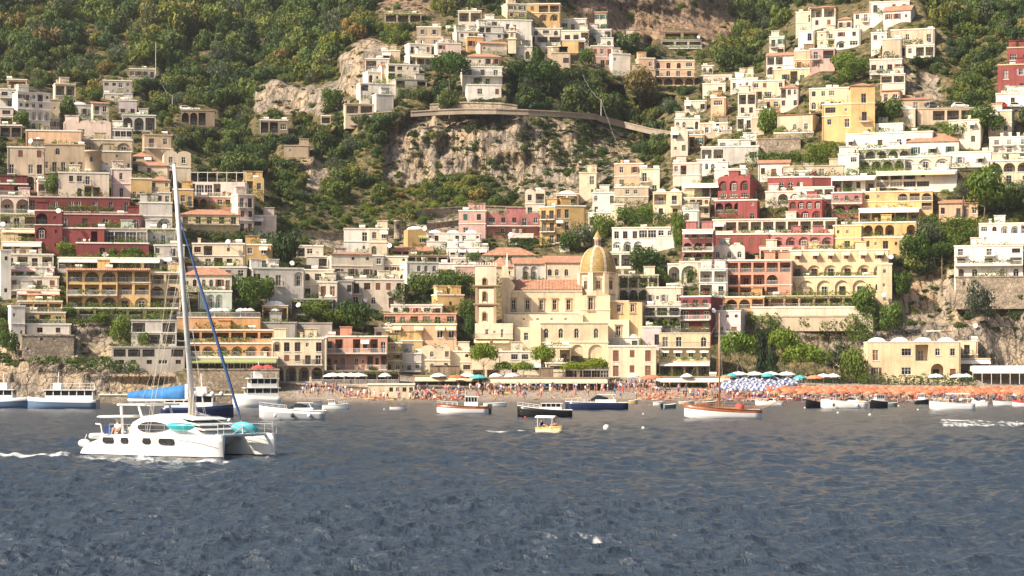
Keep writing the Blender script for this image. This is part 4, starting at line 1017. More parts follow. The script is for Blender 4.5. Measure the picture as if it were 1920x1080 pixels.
H('low lime roof house above the dark tree', 575,660,482,500,'palegrey',['- w - -'],r=4)
H('red villa with white window frames behind the church', 912,1014,404,444,'rose',['W w w w w|b','- w w w -'],r=3,roof='wavy')
H('pink awning porch under the red villa', 955,1000,440,456,'palegrey',['L L|n'],r=3,awn='p')
H('tall ochre apartment block with corner balconies', 1012,1042,389,458,'ochre',['D D','D D','w D'],r=-14,dep=5)
H('brown-ochre shaded apartment wing with plain end wall', 1041,1098,387,456,'ochre',['w d - -','w d - -','w d - -'],r=9,dep=5)
H('small white cube house beside the ochre apartments', 1050,1068,456,470,'white',['w'],r=0)
H('long red tiled roof house in front of the red villa', 905,1005,478,492,'offwhite',['- w w - -'],r=2,roof='hip',rh=16)
# --- right of the church
H('white house with tall arched openings on the cliff foot', 1111,1154,362,404,'white',['a - w','w - -'],r=-6)
H('tan house with bare plaster on the cliff foot', 1152,1216,352,386,'sand',['- w w -','- - -'],r=-6)
H('cream house with thin columns beside the arched cliff house', 1152,1170,384,420,'cream',['w','w'],r=-6)
H('small lime house with a stair in the cliff garden', 1103,1152,400,424,'offwhite',['d - w'],r=-6)
H('white arcaded villa with three large round arches', 1148,1264,428,474,'white',['d d d g g W a',('N N N - - -',1.3)],r=-8,roof='flat')
H('white terrace with cream awning below the arcaded villa', 1140,1186,474,500,'white',['Ln L'],r=-6,awn='y')
H('vine-hung pergola house with ground arcade', 1160,1234,517,564,'offwhite',['L L L L|vV','G G G G'],r=-6,trim=False)
H('cream house with louvred windows and a wide balcony', 1213,1279,540,576,'offwhite',['s q s - W'],r=-8,sh='y',side=0)
H('lower floor with dark openings and stone arches under louvred house', 1207,1276,574,612,'palegrey',['L L L|b','G G G'],r=-8,trim=False)
H('white wall with one tall round arch and slim pillars', 1252,1276,496,530,'white',['G'],r=-6)
H('long white garden wall with arch niche behind trees', 1274,1312,492,532,'offwhite',['N'],r=-6)
H('rose-red house of three arched storeys covered by awning', 1280,1338,432,492,'rose',['a W W W|n','G G G|b','G G G'],r=-10,railm='w',sh='g')
H('white house with scalloped parapet and three small arches', 1336,1396,464,492,'white',['a a a'],r=-8,roof='wavy')
H('white balcony house with brown shutters below the scalloped parapet', 1311,1363,505,556,'white',['L L','w w'],r=-10,railm='w',roof='rail')
H('salmon hotel grid of columned balconies', 1362,1484,489,558,'salmon',['L*5|k','Ln Ln Ln G -','L L L L -'],r=-9,railm='w')
H('orange arcade with palm-shaded door under the salmon hotel', 1360,1432,558,580,'orange',['G G L'],r=-9,railm='w')
H('dark red house with two tiers of white balconies', 1277,1332,557,622,'red',['d d d|b','d d d|b','W - W'],r=-22,railm='w',dep=9,roof='flat')
H('pink-lilac house with brown shutters below the terrace wall', 1340,1388,584,630,'lilac',['- o o','t t|b'],r=-18,sh='b',dep=7,railm='w',side=12)
H('yellow hotel with white awnings and arched top window', 1236,1331,625,707,'butter',['d d - A|b','wn wn wn wn|V',('L L L L|n',1.1)],r=-5,railm='i',roof='rail')
H('peach house with brown shutters and little iron balconies', 1140,1230,650,707,'cream',['tD c tD','tD c tD'],r=-3,sh='b')
H('white rounded rooftop with blue door above the peach house', 1140,1200,634,652,'white',['- - t'],r=-3,roof='vault',sh='g')
H('lilac-brown garage wall between the chapel and yellow hotel', 1204,1240,614,648,'lilac',['- d'],r=-3)
# --- the great red hotel and everything around it
H('beige house with wide white awning above the rose arches', 1279,1349,346,372,'offwhite',['q - L L|n'],r=-10)
H('pale yellow house with green shutters and long balcony', 1280,1330,372,402,'butter',['w L L w|b','t t t t'],r=-10,sh='g')
H('white stepped house with arched niche in the garden', 1281,1310,396,432,'white',['N -','w w'],r=-10)
H('red hotel tower with three white-rimmed arched windows', 1347,1405,335,376,'brickred',[('N N N',1.3),'W W W'],r=-20,roof='wavy',dep=9,side=0)
H('red hotel loggia of three pale arches over a flower terrace', 1340,1392,377,402,'brickred',['G G G'],r=-12,railm='w')
H('slim red hotel turret with a tall arched door', 1384,1419,376,414,'brickred',['- o','- A'],r=-14)
H('upper red hotel wing with green garage doors under arches', 1440,1524,333,360,'brickred',['w A A A -|P'],r=-12,sh='g')
H('pale arched terrace under the upper red wing', 1436,1500,360,384,'palepink',['- G G'],r=-12,railm='w')
H('dark red hotel flank in shade beside the upper wing', 1522,1567,333,360,'red',['- - -'],r=6,dep=6)  # darker red than the wing: its shade is put into the colour
H('red hotel block with two rows of glazed arches', 1480,1540,374,414,'brickred',[('N N N N',.8),'N N N'],r=-16,railm='w',dep=9,roof='rail')
H('white columned terrace pavilion above the glazed arches', 1488,1562,352,374,'white',['- - L L|P'],r=-12,railm='w')
H('red arched corner wing beside the glazed arch block', 1560,1616,362,402,'rose',['a a a|b','G G'],r=-12,railm='w')
H('long columned restaurant terrace of the red hotel', 1338,1566,412,440,'offwhite',['Wn L L L L L L L L L|P'],r=-10,railm='w',dD=0)
H('red hotel bedroom floor with brown shutters', 1336,1440,440,467,'brickred',['- tc tc tc tc|k'],r=-10,railm='w',sh='b')
H('pink hotel floor with a line of low wide arches', 1424,1518,440,468,'rose',['N N N N|P'],r=-10,railm='w',sh='b')
H('pink corner of the hotel with two pale arches', 1516,1562,440,468,'rose',['N N|b'],r=-10,railm='w')
H('low dark-windowed floor with green curtains', 1425,1484,466,488,'offwhite',['L L L'],r=-10)
H('cream hotel with awninged windows over a row of arched doors', 1482,1664,470,520,'butter',['cn cn cn cn cn sn',('N N N N N N|V',1.25)],r=-10,sh='b',awn='y',dep=8)
H('lower cream hotel wing with planter terrace and half-round arches', 1464,1660,520,556,'butter',['N N N N N a|V'],r=-10,sh='b',dep=6)
H('vine-covered restaurant floor of the cream hotel', 1418,1634,556,578,'tan',['L L L L L L L L|vv'],r=-10,railm='w',trim=False)
H('slender cream stair tower at the end of the cream hotel', 1645,1672,496,575,'butter',['q','q','q'],r=-10)
H('white balustraded terrace wall on the cliff', 1410,1634,577,594,'offwhite',['- - - - - -'],r=-9,name='terrace_wall',cat='wall')
H('huge plain retaining wall under the balustraded terrace', 1412,1600,594,614,'sand',['- - -'],r=-9,found=0.8,name='retaining_wall',cat='wall',trim=False)
# --- yellow villas on the right
H('yellow villa with red canopies and arched loggias', 1617,1746,360,396,'yellow',['a q - G L G','- - - - - L'],r=-12,roof='flat',railm='w')
H('yellow terrace house with pergola and glass wall', 1612,1722,392,420,'butter',['L L L g L|n'],r=-12,railm='w')
H('yellow house with four pointed arches', 1600,1716,418,450,'yellow',[('G G G G - G|P',1)],r=-12,railm='w')
H('lowest yellow house with white doors beside the shutters', 1600,1704,446,470,'yellow',['d W q d q w'],r=-12)
H('deep yellow house with orange wall next to the pink corner', 1563,1614,424,470,'yellow',['w q -','- W d'],r=-12)
H('peach house with tall palms in front', 1762,1832,380,410,'peach',['w - w N w'],r=-12,roof='shed',rh=10)
H('white house with arched windows at the picture edge', 1838,1930,420,458,'white',['W a N N L','q - - -|b'],r=-12,railm='w')
H('white terrace building with glazed gallery on a stone base', 1792,1915,462,520,'white',['w - w - W',('W - W - L|b',1),('A A - A A',1.2)],r=-12,railm='w')
H('tall stone wall base with one slit under the white terrace', 1795,1930,520,545,'stone',['q - - -'],r=-12,trim=False,name="stone_wall",cat="wall")
H('cream beach villa with ivy, arch and brown shutters', 1628,1800,642,713,'butter',['tD - W L w w','w - W - G t'],r=-4,roof='vault',sh='b')
H('cream wing of the beach villa with balconied corner windows', 1798,1832,640,690,'butter',['D','w'],r=-14,dep=6,roof='rail')
H('low extension with dark awnings beside the beach villa', 1796,1856,674,700,'sand',['L L|n'],r=-4,trim=False)
H('white rooftop cube with solar tank on the beach villa', 1738,1768,622,642,'white',['w'],r=-4,dD=4)
H('grey rooftop veranda on the beach villa', 1766,1832,620,642,'grey',['g g g g g'],r=-4,dD=4,roof='shed',rh=4)
# --- right hillside, middle
H('long white villa with terrace gallery and ivy arches', 1590,1744,250,280,'white',['w - - d - d d - w|P'],r=-18,roof='flat')
H('low white roof terrace behind the long white villa', 1592,1690,234,252,'white',['w w q q - -'],r=-18)
H('ivy-clad arcade tier under the long white villa', 1602,1704,280,300,'palegrey',['G G G G G|v'],r=-16)
H('second ivy-clad arcade tier lower on the slope', 1592,1694,300,318,'palegrey',['G G G G G|v'],r=-16)
H('white house with a big tiled roof and green shutters', 1703,1795,265,296,'white',['s sn s'],r=-14,roof='hip',rh=18,sh='g')
H('white basement of three shallow arches under the tiled house', 1690,1780,294,316,'offwhite',['N N N'],r=-14)
H('white wing with large awning and two doors', 1781,1856,286,314,'white',['s sn|b'],r=-14,awn='w',sh='y')
H('white three-storey hotel with white balconies at the edge', 1857,1930,258,302,'white',['D D D','D D D','N N N'],r=-14,railm='w',chim=3)
H('cream arcade floor below the white three-storey hotel', 1855,1930,302,345,'cream',['G G G','w d w'],r=-14)
H('white stepped terraces with cream awnings', 1646,1790,322,352,'white',['L L L w - -|n','g g g g - -'],r=-14,awn='y')
H('white terraced house with sails above the rose corner', 1560,1640,332,362,'white',['L L w L|n'],r=-14)
H('tall yellow house with shutters and a pink tile roof', 1596,1640,160,262,'yellow',['d','D','- q'],r=-6,roof='hip',rh=8,dep=7,sh='g')
H('shaded yellow wing of the tall yellow house', 1543,1602,196,262,'yellow',['W w','w d','- -'],r=-20,dep=5)
H('cream arcaded house beside the tall yellow house', 1519,1600,166,205,'butter',['w w W - -','A A A A -'],r=-16)
H('old stone house with flat pink roof and three windows', 1459,1522,214,256,'sand',['w a w'],r=-20,roof='shed',rh=8,dep=10,trim=False)
H('cracked plaster retaining wall under the old stone house', 1420,1500,261,284,'stone',['- q -'],r=-10,trim=False,name='retaining_wall',cat='wall')
H('modern white villa with big arched window', 1307,1354,300,325,'white',['w a A A'],r=-14,roof='flat')
H('modern white villa upper box with plain white walls', 1315,1422,276,306,'palegrey',['L L - - W'],r=-10,roof='flat')
H('white rooftop pavilion on the modern villa', 1347,1418,263,280,'white',['W - - L'],r=-10)
H('white house with green double doors and stepped gable', 1340,1400,318,348,'white',['- w - W'],r=-10)
H('pink flat house below the modern villa', 1262,1314,307,350,'palepink',['w L - -','- -'],r=-8)
H('white gabled house with red shutters', 1422,1480,306,335,'white',['w t w'],r=-10,roof='gablex',rh=7,sh='b')
H('white house with four brown shutters above the red wing', 1474,1526,322,336,'white',['t t t t'],r=-10,sh='b')
H('white parapet terrace house below the vines', 1572,1610,290,330,'white',['- W','- -'],r=-10)
H('tan hut below the cracked retaining wall', 1470,1580,312,330,'sand',['- - w -'],r=-10,trim=False)
H('small stone shed with round mirror under the oak', 1409,1432,222,250,'sand',['q'],r=-10)
H('white tower cottage beside the oak', 1418,1446,206,226,'offwhite',['w'],r=-10)
# --- right hillside, upper
H('pink house with glazed loggia on the green slope', 1519,1564,92,131,'pink',['w L','w -'],r=-14,dep=6)
H('white house with yellow stairs and two arches', 1438,1500,104,140,'white',['L w - W','G G - w'],r=-14,roof='gablex',rh=8)
H('orange gabled house between the arches and pink house', 1490,1524,96,128,'peach',['- -','w -'],r=-12)
H('cream house with dark arched balcony and red awning', 1533,1566,60,88,'cream',['w D','a W'],r=-12)
H('bright white house with wash hanging on the terrace', 1566,1612,56,90,'white',['w w','N W'],r=-14)
H('long yellow house with one green shutter', 1450,1527,130,158,'butter',['- w L t -'],r=-12,sh='g')
H('white barn with pale tiled roof at the top of the slope', 1658,1706,20,42,'white',['w w w'],r=-22,roof='gablex',rh=12,dep=7)
H('flat white house at the upper edge above the barn', 1632,1704,4,24,'white',['d - w w'],r=-12)
H('tan flat-roofed house with stone wing on the upper slope', 1672,1750,56,82,'sand',['- w - w'],r=-16)
H('white arched house beside the tan flat-roofed house', 1634,1662,62,98,'white',['w w','- A'],r=-14)
H('beige stone house with columned porch below the flat roofs', 1655,1690,74,110,'sand',['- -','N -'],r=-14)
H('long white pergola house stepping down the slope', 1682,1750,86,106,'offwhite',['L w L L'],r=-16)
H('pink terrace house full of plants above the scaffold', 1632,1690,112,140,'palepink',['W w W w|b'],r=-14,railm='w')
H('white house with awning under the pink terrace', 1652,1696,140,172,'offwhite',['L L','- -'],r=-14)
H('red corner villa with yellow quoins and grey shutters', 1873,1930,122,176,'brickred',['tD w','t w'],r=-12,sh='y',roof='flat',cap='butter')
H('red upper pavilion on the corner villa', 1890,1930,90,122,'brickred',['W w'],r=-12,cap='butter')
H('white plinth floor of the red corner villa', 1869,1930,176,202,'white',['- w -'],r=-12)
H('brick cottage with red roof beside the road', 1690,1742,186,208,'tan',['- d w'],r=-10,roof='shed',rh=8,trim=False)
H('long road terrace with dark openings below', 1722,1852,204,226,'sand',['- L L L L'],r=-8,trim=False,name='road_terrace',cat='terrace')
H('yellow corner house with stone arch on the mule track', 1452,1524,250,262,'tan',['- -'],r=-10,keep=False)
H('white cluster house with slit windows on the ridge', 1370,1420,148,172,'white',['w w w W'],r=-12)
H('cream cube house crowning the white cluster', 1382,1412,140,152,'cream',['w -'],r=-12)
H('cream house with brown awning in the cluster', 1411,1470,152,186,'cream',['W w - w','L W -'],r=-12)
H('tan house with red tiled hip roof in the cluster', 1464,1496,164,204,'palepink',['L W w','W - W'],r=-14,roof='hip',rh=8)
H('peach house with arch under the red hip roof', 1434,1490,186,206,'peach',['w W - A'],r=-12)
H('white stone terrace house above the parked vans', 1284,1324,190,212,'offwhite',['w - W'],r=-8)
H('peach cube house with one white panel', 1333,1360,184,222,'peach',['W','-'],r=-14)
H('white garage house with two arched doors', 1265,1312,223,245,'offwhite',['A A - A'],r=-6)
H('small white chapel-like house with arched windows', 1316,1338,124,141,'white',['a a'],r=-6)
H('low white wall house behind the chapel-like house', 1316,1372,142,158,'palepink',['- - w'],r=-6)
# --- hill top village in the middle
H('ochre hotel with arched glass doors and arcade', 1224,1302,114,160,'peach',['A d A W','w d d d|b',('G G G G',1)],r=0,sh='g',roof='flat')
H('left wing of the ochre hotel with two windows', 1197,1228,110,152,'peach',['- a','- -'],r=6)
H('tan stone annexe with brown door under the ochre hotel', 1186,1229,132,168,'tan',['w w','- t'],r=0,trim=False)
H('white concrete cube in front of the pink tenement', 1148,1182,102,142,'white',['q - -','- - -'],r=14)
H('pink tenement with dark windows on the ridge', 1108,1150,87,128,'pink',['w w w','a w w'],r=2)
H('terraced grey pavilion under the great rock face', 1240,1316,76,92,'grey',['L L L|b'],r=-2,railm='w',trim=False)
H('dark overhanging porch beneath the great rock face', 1246,1312,60,76,'brown',['L L'],r=-2,trim=False)
H('yellow house with brown awnings at the hill top', 951,988,8,36,'butter',['s s','w W'],r=16,sh='g',dep=6)
H('shaded ochre wing with three arches at the hill top', 988,1050,8,40,'ochre',['w L L','N N N'],r=-6,dep=5)
H('white long house below the yellow hill top house', 908,998,38,62,'white',['q L - w w - -'],r=8)
H('white house with shaded loggia on the ridge line', 898,945,50,74,'white',['L L - -','w - w'],r=14)
H('white terrace with arches and green awning below the ridge', 958,1052,54,80,'offwhite',['- A A W A','- L L L'],r=2,awn='g')
H('pale house with green shutter and wide wall on the ridge', 1014,1100,36,60,'white',['t - w w W'],r=-3,sh='g')
H('cream row house under the pale ridge house', 1040,1104,58,82,'offwhite',['d W W L'],r=-2)
H('grey house with glazed front below the rock', 1104,1146,56,76,'palegrey',['W W L'],r=-4)
H('white house with green arched window', 1118,1150,72,90,'white',['- A'],r=-2,sh='g')
H('yellow house with black loggia', 1054,1098,76,98,'yellow',['- - L'],r=-2)
H('orange-brown house beside white terraces on the ridge', 876,906,70,94,'orange',['w w'],r=10)
H('tall white house with brown doors at the ridge end', 856,898,60,90,'white',['w L','w w'],r=14)
H('pale gabled house with red roof below the campanile', 900,950,82,104,'offwhite',['o - -'],r=14,roof='gablex',rh=6)
H('cream house with red hip roof and little attic windows', 874,940,106,126,'offwhite',['q q W w'],r=8,roof='hip',rh=9)
H('white villa with black shutters beside the umbrella pine', 868,942,126,160,'white',['t t t|b','- L w -'],r=6,sh='g')
H('lower white wall of the shuttered villa with one window', 876,940,160,184,'white',['- W - w'],r=6)
H('cream house in front of the campanile base', 962,998,88,112,'offwhite',['- A'],r=6)
H('tan house beside cypress terrace at cliff edge', 1035,1070,100,126,'sand',['- W'],r=0,trim=False)
H('row of white terraces stepping along the slope', 768,838,84,104,'white',['w w w W w - -'],r=18,dep=5)
H('second row of white terraces with awnings', 768,836,104,128,'white',['L w W L L|n'],r=18,awn='y',dep=5)
H('pale grey house with plain wall behind the umbrella pine', 820,864,82,112,'palepink',['w - -','w - w'],r=12)
H('peach roofed house left of the pine', 716,760,124,146,'offwhite',['- w L'],r=16,roof='gablex',rh=5)
H('white house with blue arched doors at slope end', 690,724,136,156,'white',['A w w'],r=20,dep=5)
H('white house with glazed loggia above the net', 728,786,122,150,'offwhite',['L W w w','L W - -'],r=14)
H('white stepped terrace house with plants and parasols', 676,742,158,186,'white',['L - - -','- w - -'],r=16,dep=5)
H('white angular stair wall with garden', 706,738,178,208,'palegrey',['- -'],r=20,dep=4)
H('garden terrace with dark pergola at the slope end', 648,700,196,214,'sand',['L L'],r=12,trim=False,dep=4)
H('pale roadside shed by the cliff road', 602,620,218,232,'sand',['L'],r=6)
H('pale terrace with vines high under the cliff', 722,790,26,42,'sand',['L L L|v'],r=4,trim=False,found=2)
H('small shack roof on the green slope', 838,862,53,60,'tan',['L'],r=4,found=2)
H('lower terrace house with pots under the net', 742,800,150,166,'grey',['L - L'],r=14,trim=False)
# ------------------------------------------------------------------ the church with its majolica dome
def church():
    D0 = 462.0; pm = F/D0; ox, oy = 1040, 642
    t = thing('church', 'cream church with tiled majolica dome and square bell tower above the beach', 'church', P(ox, oy, D0))
    RECTS.append((885, 1205, 430, 680)); RECTS.append((910, 1105, 470, 530))
    X = lambda x: (x-ox)/pm; Zz = lambda y: (oy-y)/pm
    cr = plaster('church', (0.75, 0.61, 0.41)); oc = plaster('church_ochre', (0.64, 0.47, 0.26)); pale = plaster('church_pale', (0.77, 0.65, 0.47))
    br = flat_mat('pietra', (0.40, 0.27, 0.17), 0.9); trim = flat_mat('church_trim', (0.78, 0.70, 0.56), 0.85)
    def block(nm, x0, x1, yt, yb, y, dep, mat, wins=(), found=6.0, rz=0, framed=None):
        """wins: (xc, ytop, ybot, width px, arched, deep)"""
        W = (x1-x0)/pm; Hh = (yb-yt)/pm; cx = X((x0+x1)/2); zb = Zz(yb)
        holes = []
        for (wx, wt, wb, ww, ar, dp) in wins:
            a = (wx-ww/2-(x0+x1)/2)/pm; b = (wx+ww/2-(x0+x1)/2)/pm
            holes.append((a, b, (yb-wb)/pm, (yb-wt)/pm, ar, dp, dp > 0.5))
        o = link(nm, wall_mesh(nm, W, Hh, dep, -found, holes, mat), t, (cx, y, zb), rz)
        for h in holes:
            if h[5] > 0.5: continue
            ww, hh = h[1]-h[0], h[3]-h[2]
            fo = link('window', frame_mesh(round(ww, 2), round(hh, 2), h[4], M_FRAME), o, ((h[0]+h[1])/2, 0.2, h[2]))
            k = link('pane', pane_mesh(round(ww, 2), round(hh, 2), h[4], GLASS), o, ((h[0]+h[1])/2, 0.24, h[2]))
            if framed:
                m2 = MB(); f_ = 0.22; a, b = -ww/2, ww/2
                m2.box(a-f_, a, -0.12, 0.0, -f_, hh+f_); m2.box(b, b+f_, -0.12, 0.0, -f_, hh+f_); m2.box(a, b, -0.12, 0.0, hh, hh+f_); m2.box(a-f_-.12, b+f_+.12, -0.2, 0.0, -f_-0.2, -f_); m2.box(a, b, -0.12, 0.0, -f_, 0); m2.box(a-f_-.15, b+f_+.15, -0.22, 0, hh+f_, hh+f_+0.16)
                m2.build('window_surround', framed, o, loc=((h[0]+h[1])/2, -0.002, h[2]))
        return o
    def band(x0, x1, y, yloc, dep, mat, h=0.35, pr=0.3, nm='cornice'):
        m2 = MB(); W = (x1-x0)/pm
        m2.box(-W/2-pr, W/2+pr, -pr, dep+pr, 0, h*0.5); m2.box(-W/2-pr*0.6, W/2+pr*0.6, -pr*0.6, dep+pr*0.6, -h*0.5, 0)
        return m2.build(nm, mat, t, loc=(X((x0+x1)/2), yloc, Zz(y)))
    # bell tower
    cy0 = -7.0
    for yt, yb, wt, wb in ((500, 539, 524, 537), (541, 573, 549, 567), (575, 612, 587, 603)):
        ins = 0.0
        o = block('bell_tower_stage', 892, 931, yt, yb, cy0, 4.5, pale, [(909, wt, wb, 7, True, 1.2)], found=0.5 if yb < 600 else 6, rz=0)
        m2 = MB(); Hh = (yb-yt)/pm; W = 39/pm   # corner pilasters of brown stone
        for sx in (-1, 1):
            m2 = MB(); m2.box(sx*W/2-(0.55 if sx > 0 else -0.0), sx*W/2+(0.0 if sx > 0 else 0.55), -0.14, 0.0, 0, Hh*0.999)
            if yb > 540: m2.build('pilaster', br, o)
        m3 = MB(); ww = 7/pm; hh = (wb-wt)/pm; zz, pt = arch_pts(-ww/2-.18, ww/2+.18, -.15, hh+.2); pi_ = arch_pts(-ww/2, ww/2, 0, hh)[1]
        for i in range(len(pt)-1): m3.face([(pt[i][0], -.1, pt[i][1]), (pi_[i][0], -.1, pi_[i][1]), (pi_[i+1][0], -.1, pi_[i+1][1]), (pt[i+1][0], -.1, pt[i+1][1])])
        m3.box(-ww/2-.18, -ww/2, -.1, 0, -.15, zz); m3.box(ww/2, ww/2+.18, -.1, 0, -.15, zz)
        m3.build('arch_surround', br, o, loc=((909-911.5)/pm, -0.003, (yb-wb)/pm))
        mbell = MB(); mbell.lathe([(0.02, .9), (.2, .85), (.26, .5), (.4, .1), (.42, 0)], n=12); mbell.build('bell', M_DARKFR, o, True, loc=((909-911.5)/pm, 0.5, (yb-wb)/pm+.2))
    for y in (539, 573): band(891, 932, y, cy0, 4.5, br, 0.5, 0.35)
    band(891, 932, 501, cy0, 4.5, trim, 0.3, 0.15)
    m2 = MB()
    for i in range(9): m2.box(-2.35+i*0.55, -2.1+i*0.55, 0, 0.3, 0, 0.45)
    m2.build('crenellation', trim, t, loc=(X(911.5), cy0-0.1, Zz(499)))
    # nave, its gable end and tiled roof
    block('nave_wall', 945, 1092, 545, 592, 0.0, 11, cr, [(x, 562, 581, 7.5, False, .25) for x in (963, 989, 1015, 1040, 1066)], framed=br)
    band(945, 1090, 546, 0, 1.0, trim, 0.35, 0.2); band(945, 1090, 587, -0.3, 0.5, trim, 0.4, 0.4)
    m2 = MB(); xa, xb = X(955), X(1092); za, zr = Zz(545)+0.15, Zz(523)
    n2 = 52
    for i in range(n2):   # rows of pantiles
        a, b = xa+(xb-xa)*i/n2, xa+(xb-xa)*(i+1)/n2; m_ = (a+b)/2
        for u, v, h1, h2 in ((a, m_, 0, .11), (m_, b, .11, 0)): m2.face([(u, -.3, za+h1), (v, -.3, za+h2), (v, 5.2, zr+h2), (u, 5.2, zr+h1)])
    m2.face([(xa, 5.2, zr), (xb, 5.2, zr), (xb, 10.5, za), (xa, 10.5, za)]); m2.face([(xa, -.3, za), (xa, 5.2, zr), (xa, 10.5, za)])
    m2.build('roof', tile_mat(), t)
    # scrolled front end
    m2 = MB(); pts = [(941, 606), (941, 500), (947, 497), (952, 500), (954, 512), (958, 525), (966, 535), (963, 545), (957, 548), (957, 606)]
    fr = [(X(a), Zz(b)) for a, b in pts]
    m2.face([(a, -0.9, b) for a, b in fr][::-1]); m2.face([(a, 9.5, b) for a, b in fr])
    for (a, b), (c, d) in zip(fr, fr[1:]+fr[:1]): m2.face([(a, -.9, b), (c, -.9, d), (c, 9.5, d), (a, 9.5, b)])
    m2.build('scroll_gable', cr, t)
    m2 = MB(); m2.lathe([(0, 3.0), (.12, 2.6), (.1, 1.6), (.3, 1.2), (.25, .4), (.5, 0)], n=10); m2.build('finial', trim, t, True, loc=(X(951), 1.5, Zz(499)))
    # transept with curved pediment
    o = block('transept_wall', 1086, 1143, 556, 606, -2.2, 9, cr, [(1107, 558, 581, 9, False, .25)], framed=br)
    m2 = MB(); W = 57/pm; pts = [(-W/2, 0), (-W/2, .15), (-W*.3, .25), (-W*.12, .95), (0, 1.25), (W*.2, 1.15), (W*.34, .5), (W/2, .2), (W/2, 0)]
    m2.face([(a, 0, b) for a, b in pts][::-1]); m2.face([(a, .8, b) for a, b in pts])
    for (a, b), (c, d) in zip(pts[:-1], pts[1:]): m2.face([(a, 0, b), (c, 0, d), (c, .8, d), (a, .8, b)])
    m2.build('pediment', cr, t, loc=(X(1114.5), -2.2, Zz(556)))
    band(1086, 1143, 582, -2.2, .5, trim, .2, .12)
    # aisle and sacristy fronts
    block('aisle_wall', 945, 1092, 590, 610, -3.0, 6, pale, [(x, 597, 601, 5, False, .2) for x in (982, 1008, 1034, 1060)])
    block('sacristy_wall', 1012, 1137, 608, 645, -8.0, 9, cr, [(x, 617, 635, 8.5, True, .3) for x in (1023, 1050, 1079, 1115)], framed=None)
    band(1012, 1137, 607, -8, 1, trim, .35, .2)
    block('arcade_wall', 1012, 1137, 645, 682, -8.3, 6, cr, [(1022, 650, 676, 15, True, 2.2), (1049, 650, 676, 15, True, 2.2), (1080, 647, 676, 21, True, 2.5), (1115, 647, 676, 29, True, 2.5)])
    band(1012, 1137, 643, -8.3, 1, trim, .25, .12)
    block('side_house_wall', 964, 1013, 615, 664, -8.6, 8, cr, [(986, 625, 639, 8, False, .25)])
    block('canon_house_wall', 892, 962, 608, 650, -9.5, 6, pale, [(914, 619, 629, 6, False, .25), (942, 619, 634, 5, False, .25), (928, 622, 626, 4, False, .2)])
    m2 = MB(); m2.box(-4.1, 4.1, -1.2, 0, -.12, 0); o = m2.build('balcony', trim, t, loc=(X(927), -9.5, Zz(636))); link('railing', rail_mesh(8.2, 1.2, M_IRON), o)
    for xx in (905, 940): link('awning', awning_mesh(3.4, 1.5, M_AWNY), t, (X(xx), -9.55, Zz(637.5)))
    # chapel wing on the other side of the dome
    block('chapel_wall', 1137, 1178, 565, 612, -1.0, 9, oc, [(1160, 571, 585, 8, False, .25)], framed=br, rz=R(-6))
    block('chapel_end_wall', 1176, 1203, 567, 650, -2.0, 8, oc, [(1185, 571, 585, 7, False, .25)], framed=br, rz=R(-8))
    block('chapel_lower_wall', 1136, 1178, 600, 660, -3.0, 8, cr, [(1158, 612, 631, 9, False, .25)], framed=br, rz=R(-6))
    band(1137, 1178, 565, -1, 2, trim, .3, .15)
    # drum, dome and lantern
    cx, cyy = X(1122), 4.2; rd = 35/pm
    m2 = MB(); z0, z1 = Zz(575), Zz(510)
    for i in range(8):
        a0, a1 = R(22.5+45*i), R(22.5+45*(i+1)); rr = rd*1.03
        p0, p1 = (rr*math.cos(a0), rr*math.sin(a0)), (rr*math.cos(a1), rr*math.sin(a1)); m2.face([(p0[0], p0[1], z0), (p1[0], p1[1], z0), (p1[0], p1[1], z1), (p0[0], p0[1], z1)])
    o = m2.build('drum', pale, t, loc=(cx, cyy, 0))
    m2 = MB()
    for i in range(8):
        a0 = R(22.5+45*i); q = Matrix.Translation((rd*1.03*math.cos(a0), rd*1.03*math.sin(a0), 0)) @ Matrix.Rotation(a0, 4, 'Z'); m2.box(-.35, .42, -.55, .55, z0, z1-.1, q)
    m2.build('buttress', cr, o)
    for i in (4, 5, 6):
        a0 = R(45*(i+1)); ap = rd*1.03*math.cos(R(22.5)); wo_ = link('window', frame_mesh(1.2, 2.1, False, br, .2), o, (ap*math.cos(a0), ap*math.sin(a0), Zz(543)), a0+R(90))
        link('pane', pane_mesh(1.2, 2.1, False, GLASS), wo_, (0, -.03, 0))
        m3 = MB(); m3.face([(-1, -.1, 2.3), (1, -.1, 2.3), (0, -.1, 2.9)]); m3.face([(-1, .1, 2.3), (0, .1, 2.9), (1, .1, 2.3)]); m3.face([(-1, -.1, 2.3), (0, -.1, 2.9), (0, .1, 2.9), (-1, .1, 2.3)]); m3.face([(1, -.1, 2.3), (1, .1, 2.3), (0, .1, 2.9), (0, -.1, 2.9)]); m3.face([(-1, -.1, 2.3), (-1, .1, 2.3), (1, .1, 2.3), (1, -.1, 2.3)])
        m3.build('pediment', br, wo_)
    for yy in (511, 553):
        m2 = MB(); m2.lathe([(rd*.9, 0), (rd*1.13, 0), (rd*1.16, .2), (rd*1.12, .35), (rd*.9, .4)], n=8, a0=R(22.5), a1=R(382.5)); m2.build('cornice', br, t, loc=(cx, cyy, Zz(yy)-.15))
    mt, n, b = new_mat('majolica_tile')
    tc = N(n, 'ShaderNodeTexCoord'); vo = N(n, 'ShaderNodeTexVoronoi', Scale=4.2); n.links.new(tc.outputs['Object'], vo.inputs['Vector'])
    sp = N(n, 'ShaderNodeSeparateColor'); n.links.new(vo.outputs['Color'], sp.inputs[0])
    rp = ramp(n, sp.outputs[0], [(0.0, (0.31, 0.17, 0.045)), (0.35, (0.38, 0.225, 0.06)), (0.6, (0.25, 0.185, 0.055)), (0.8, (0.15, 0.15, 0.05)), (1.0, (0.44, 0.30, 0.12))])
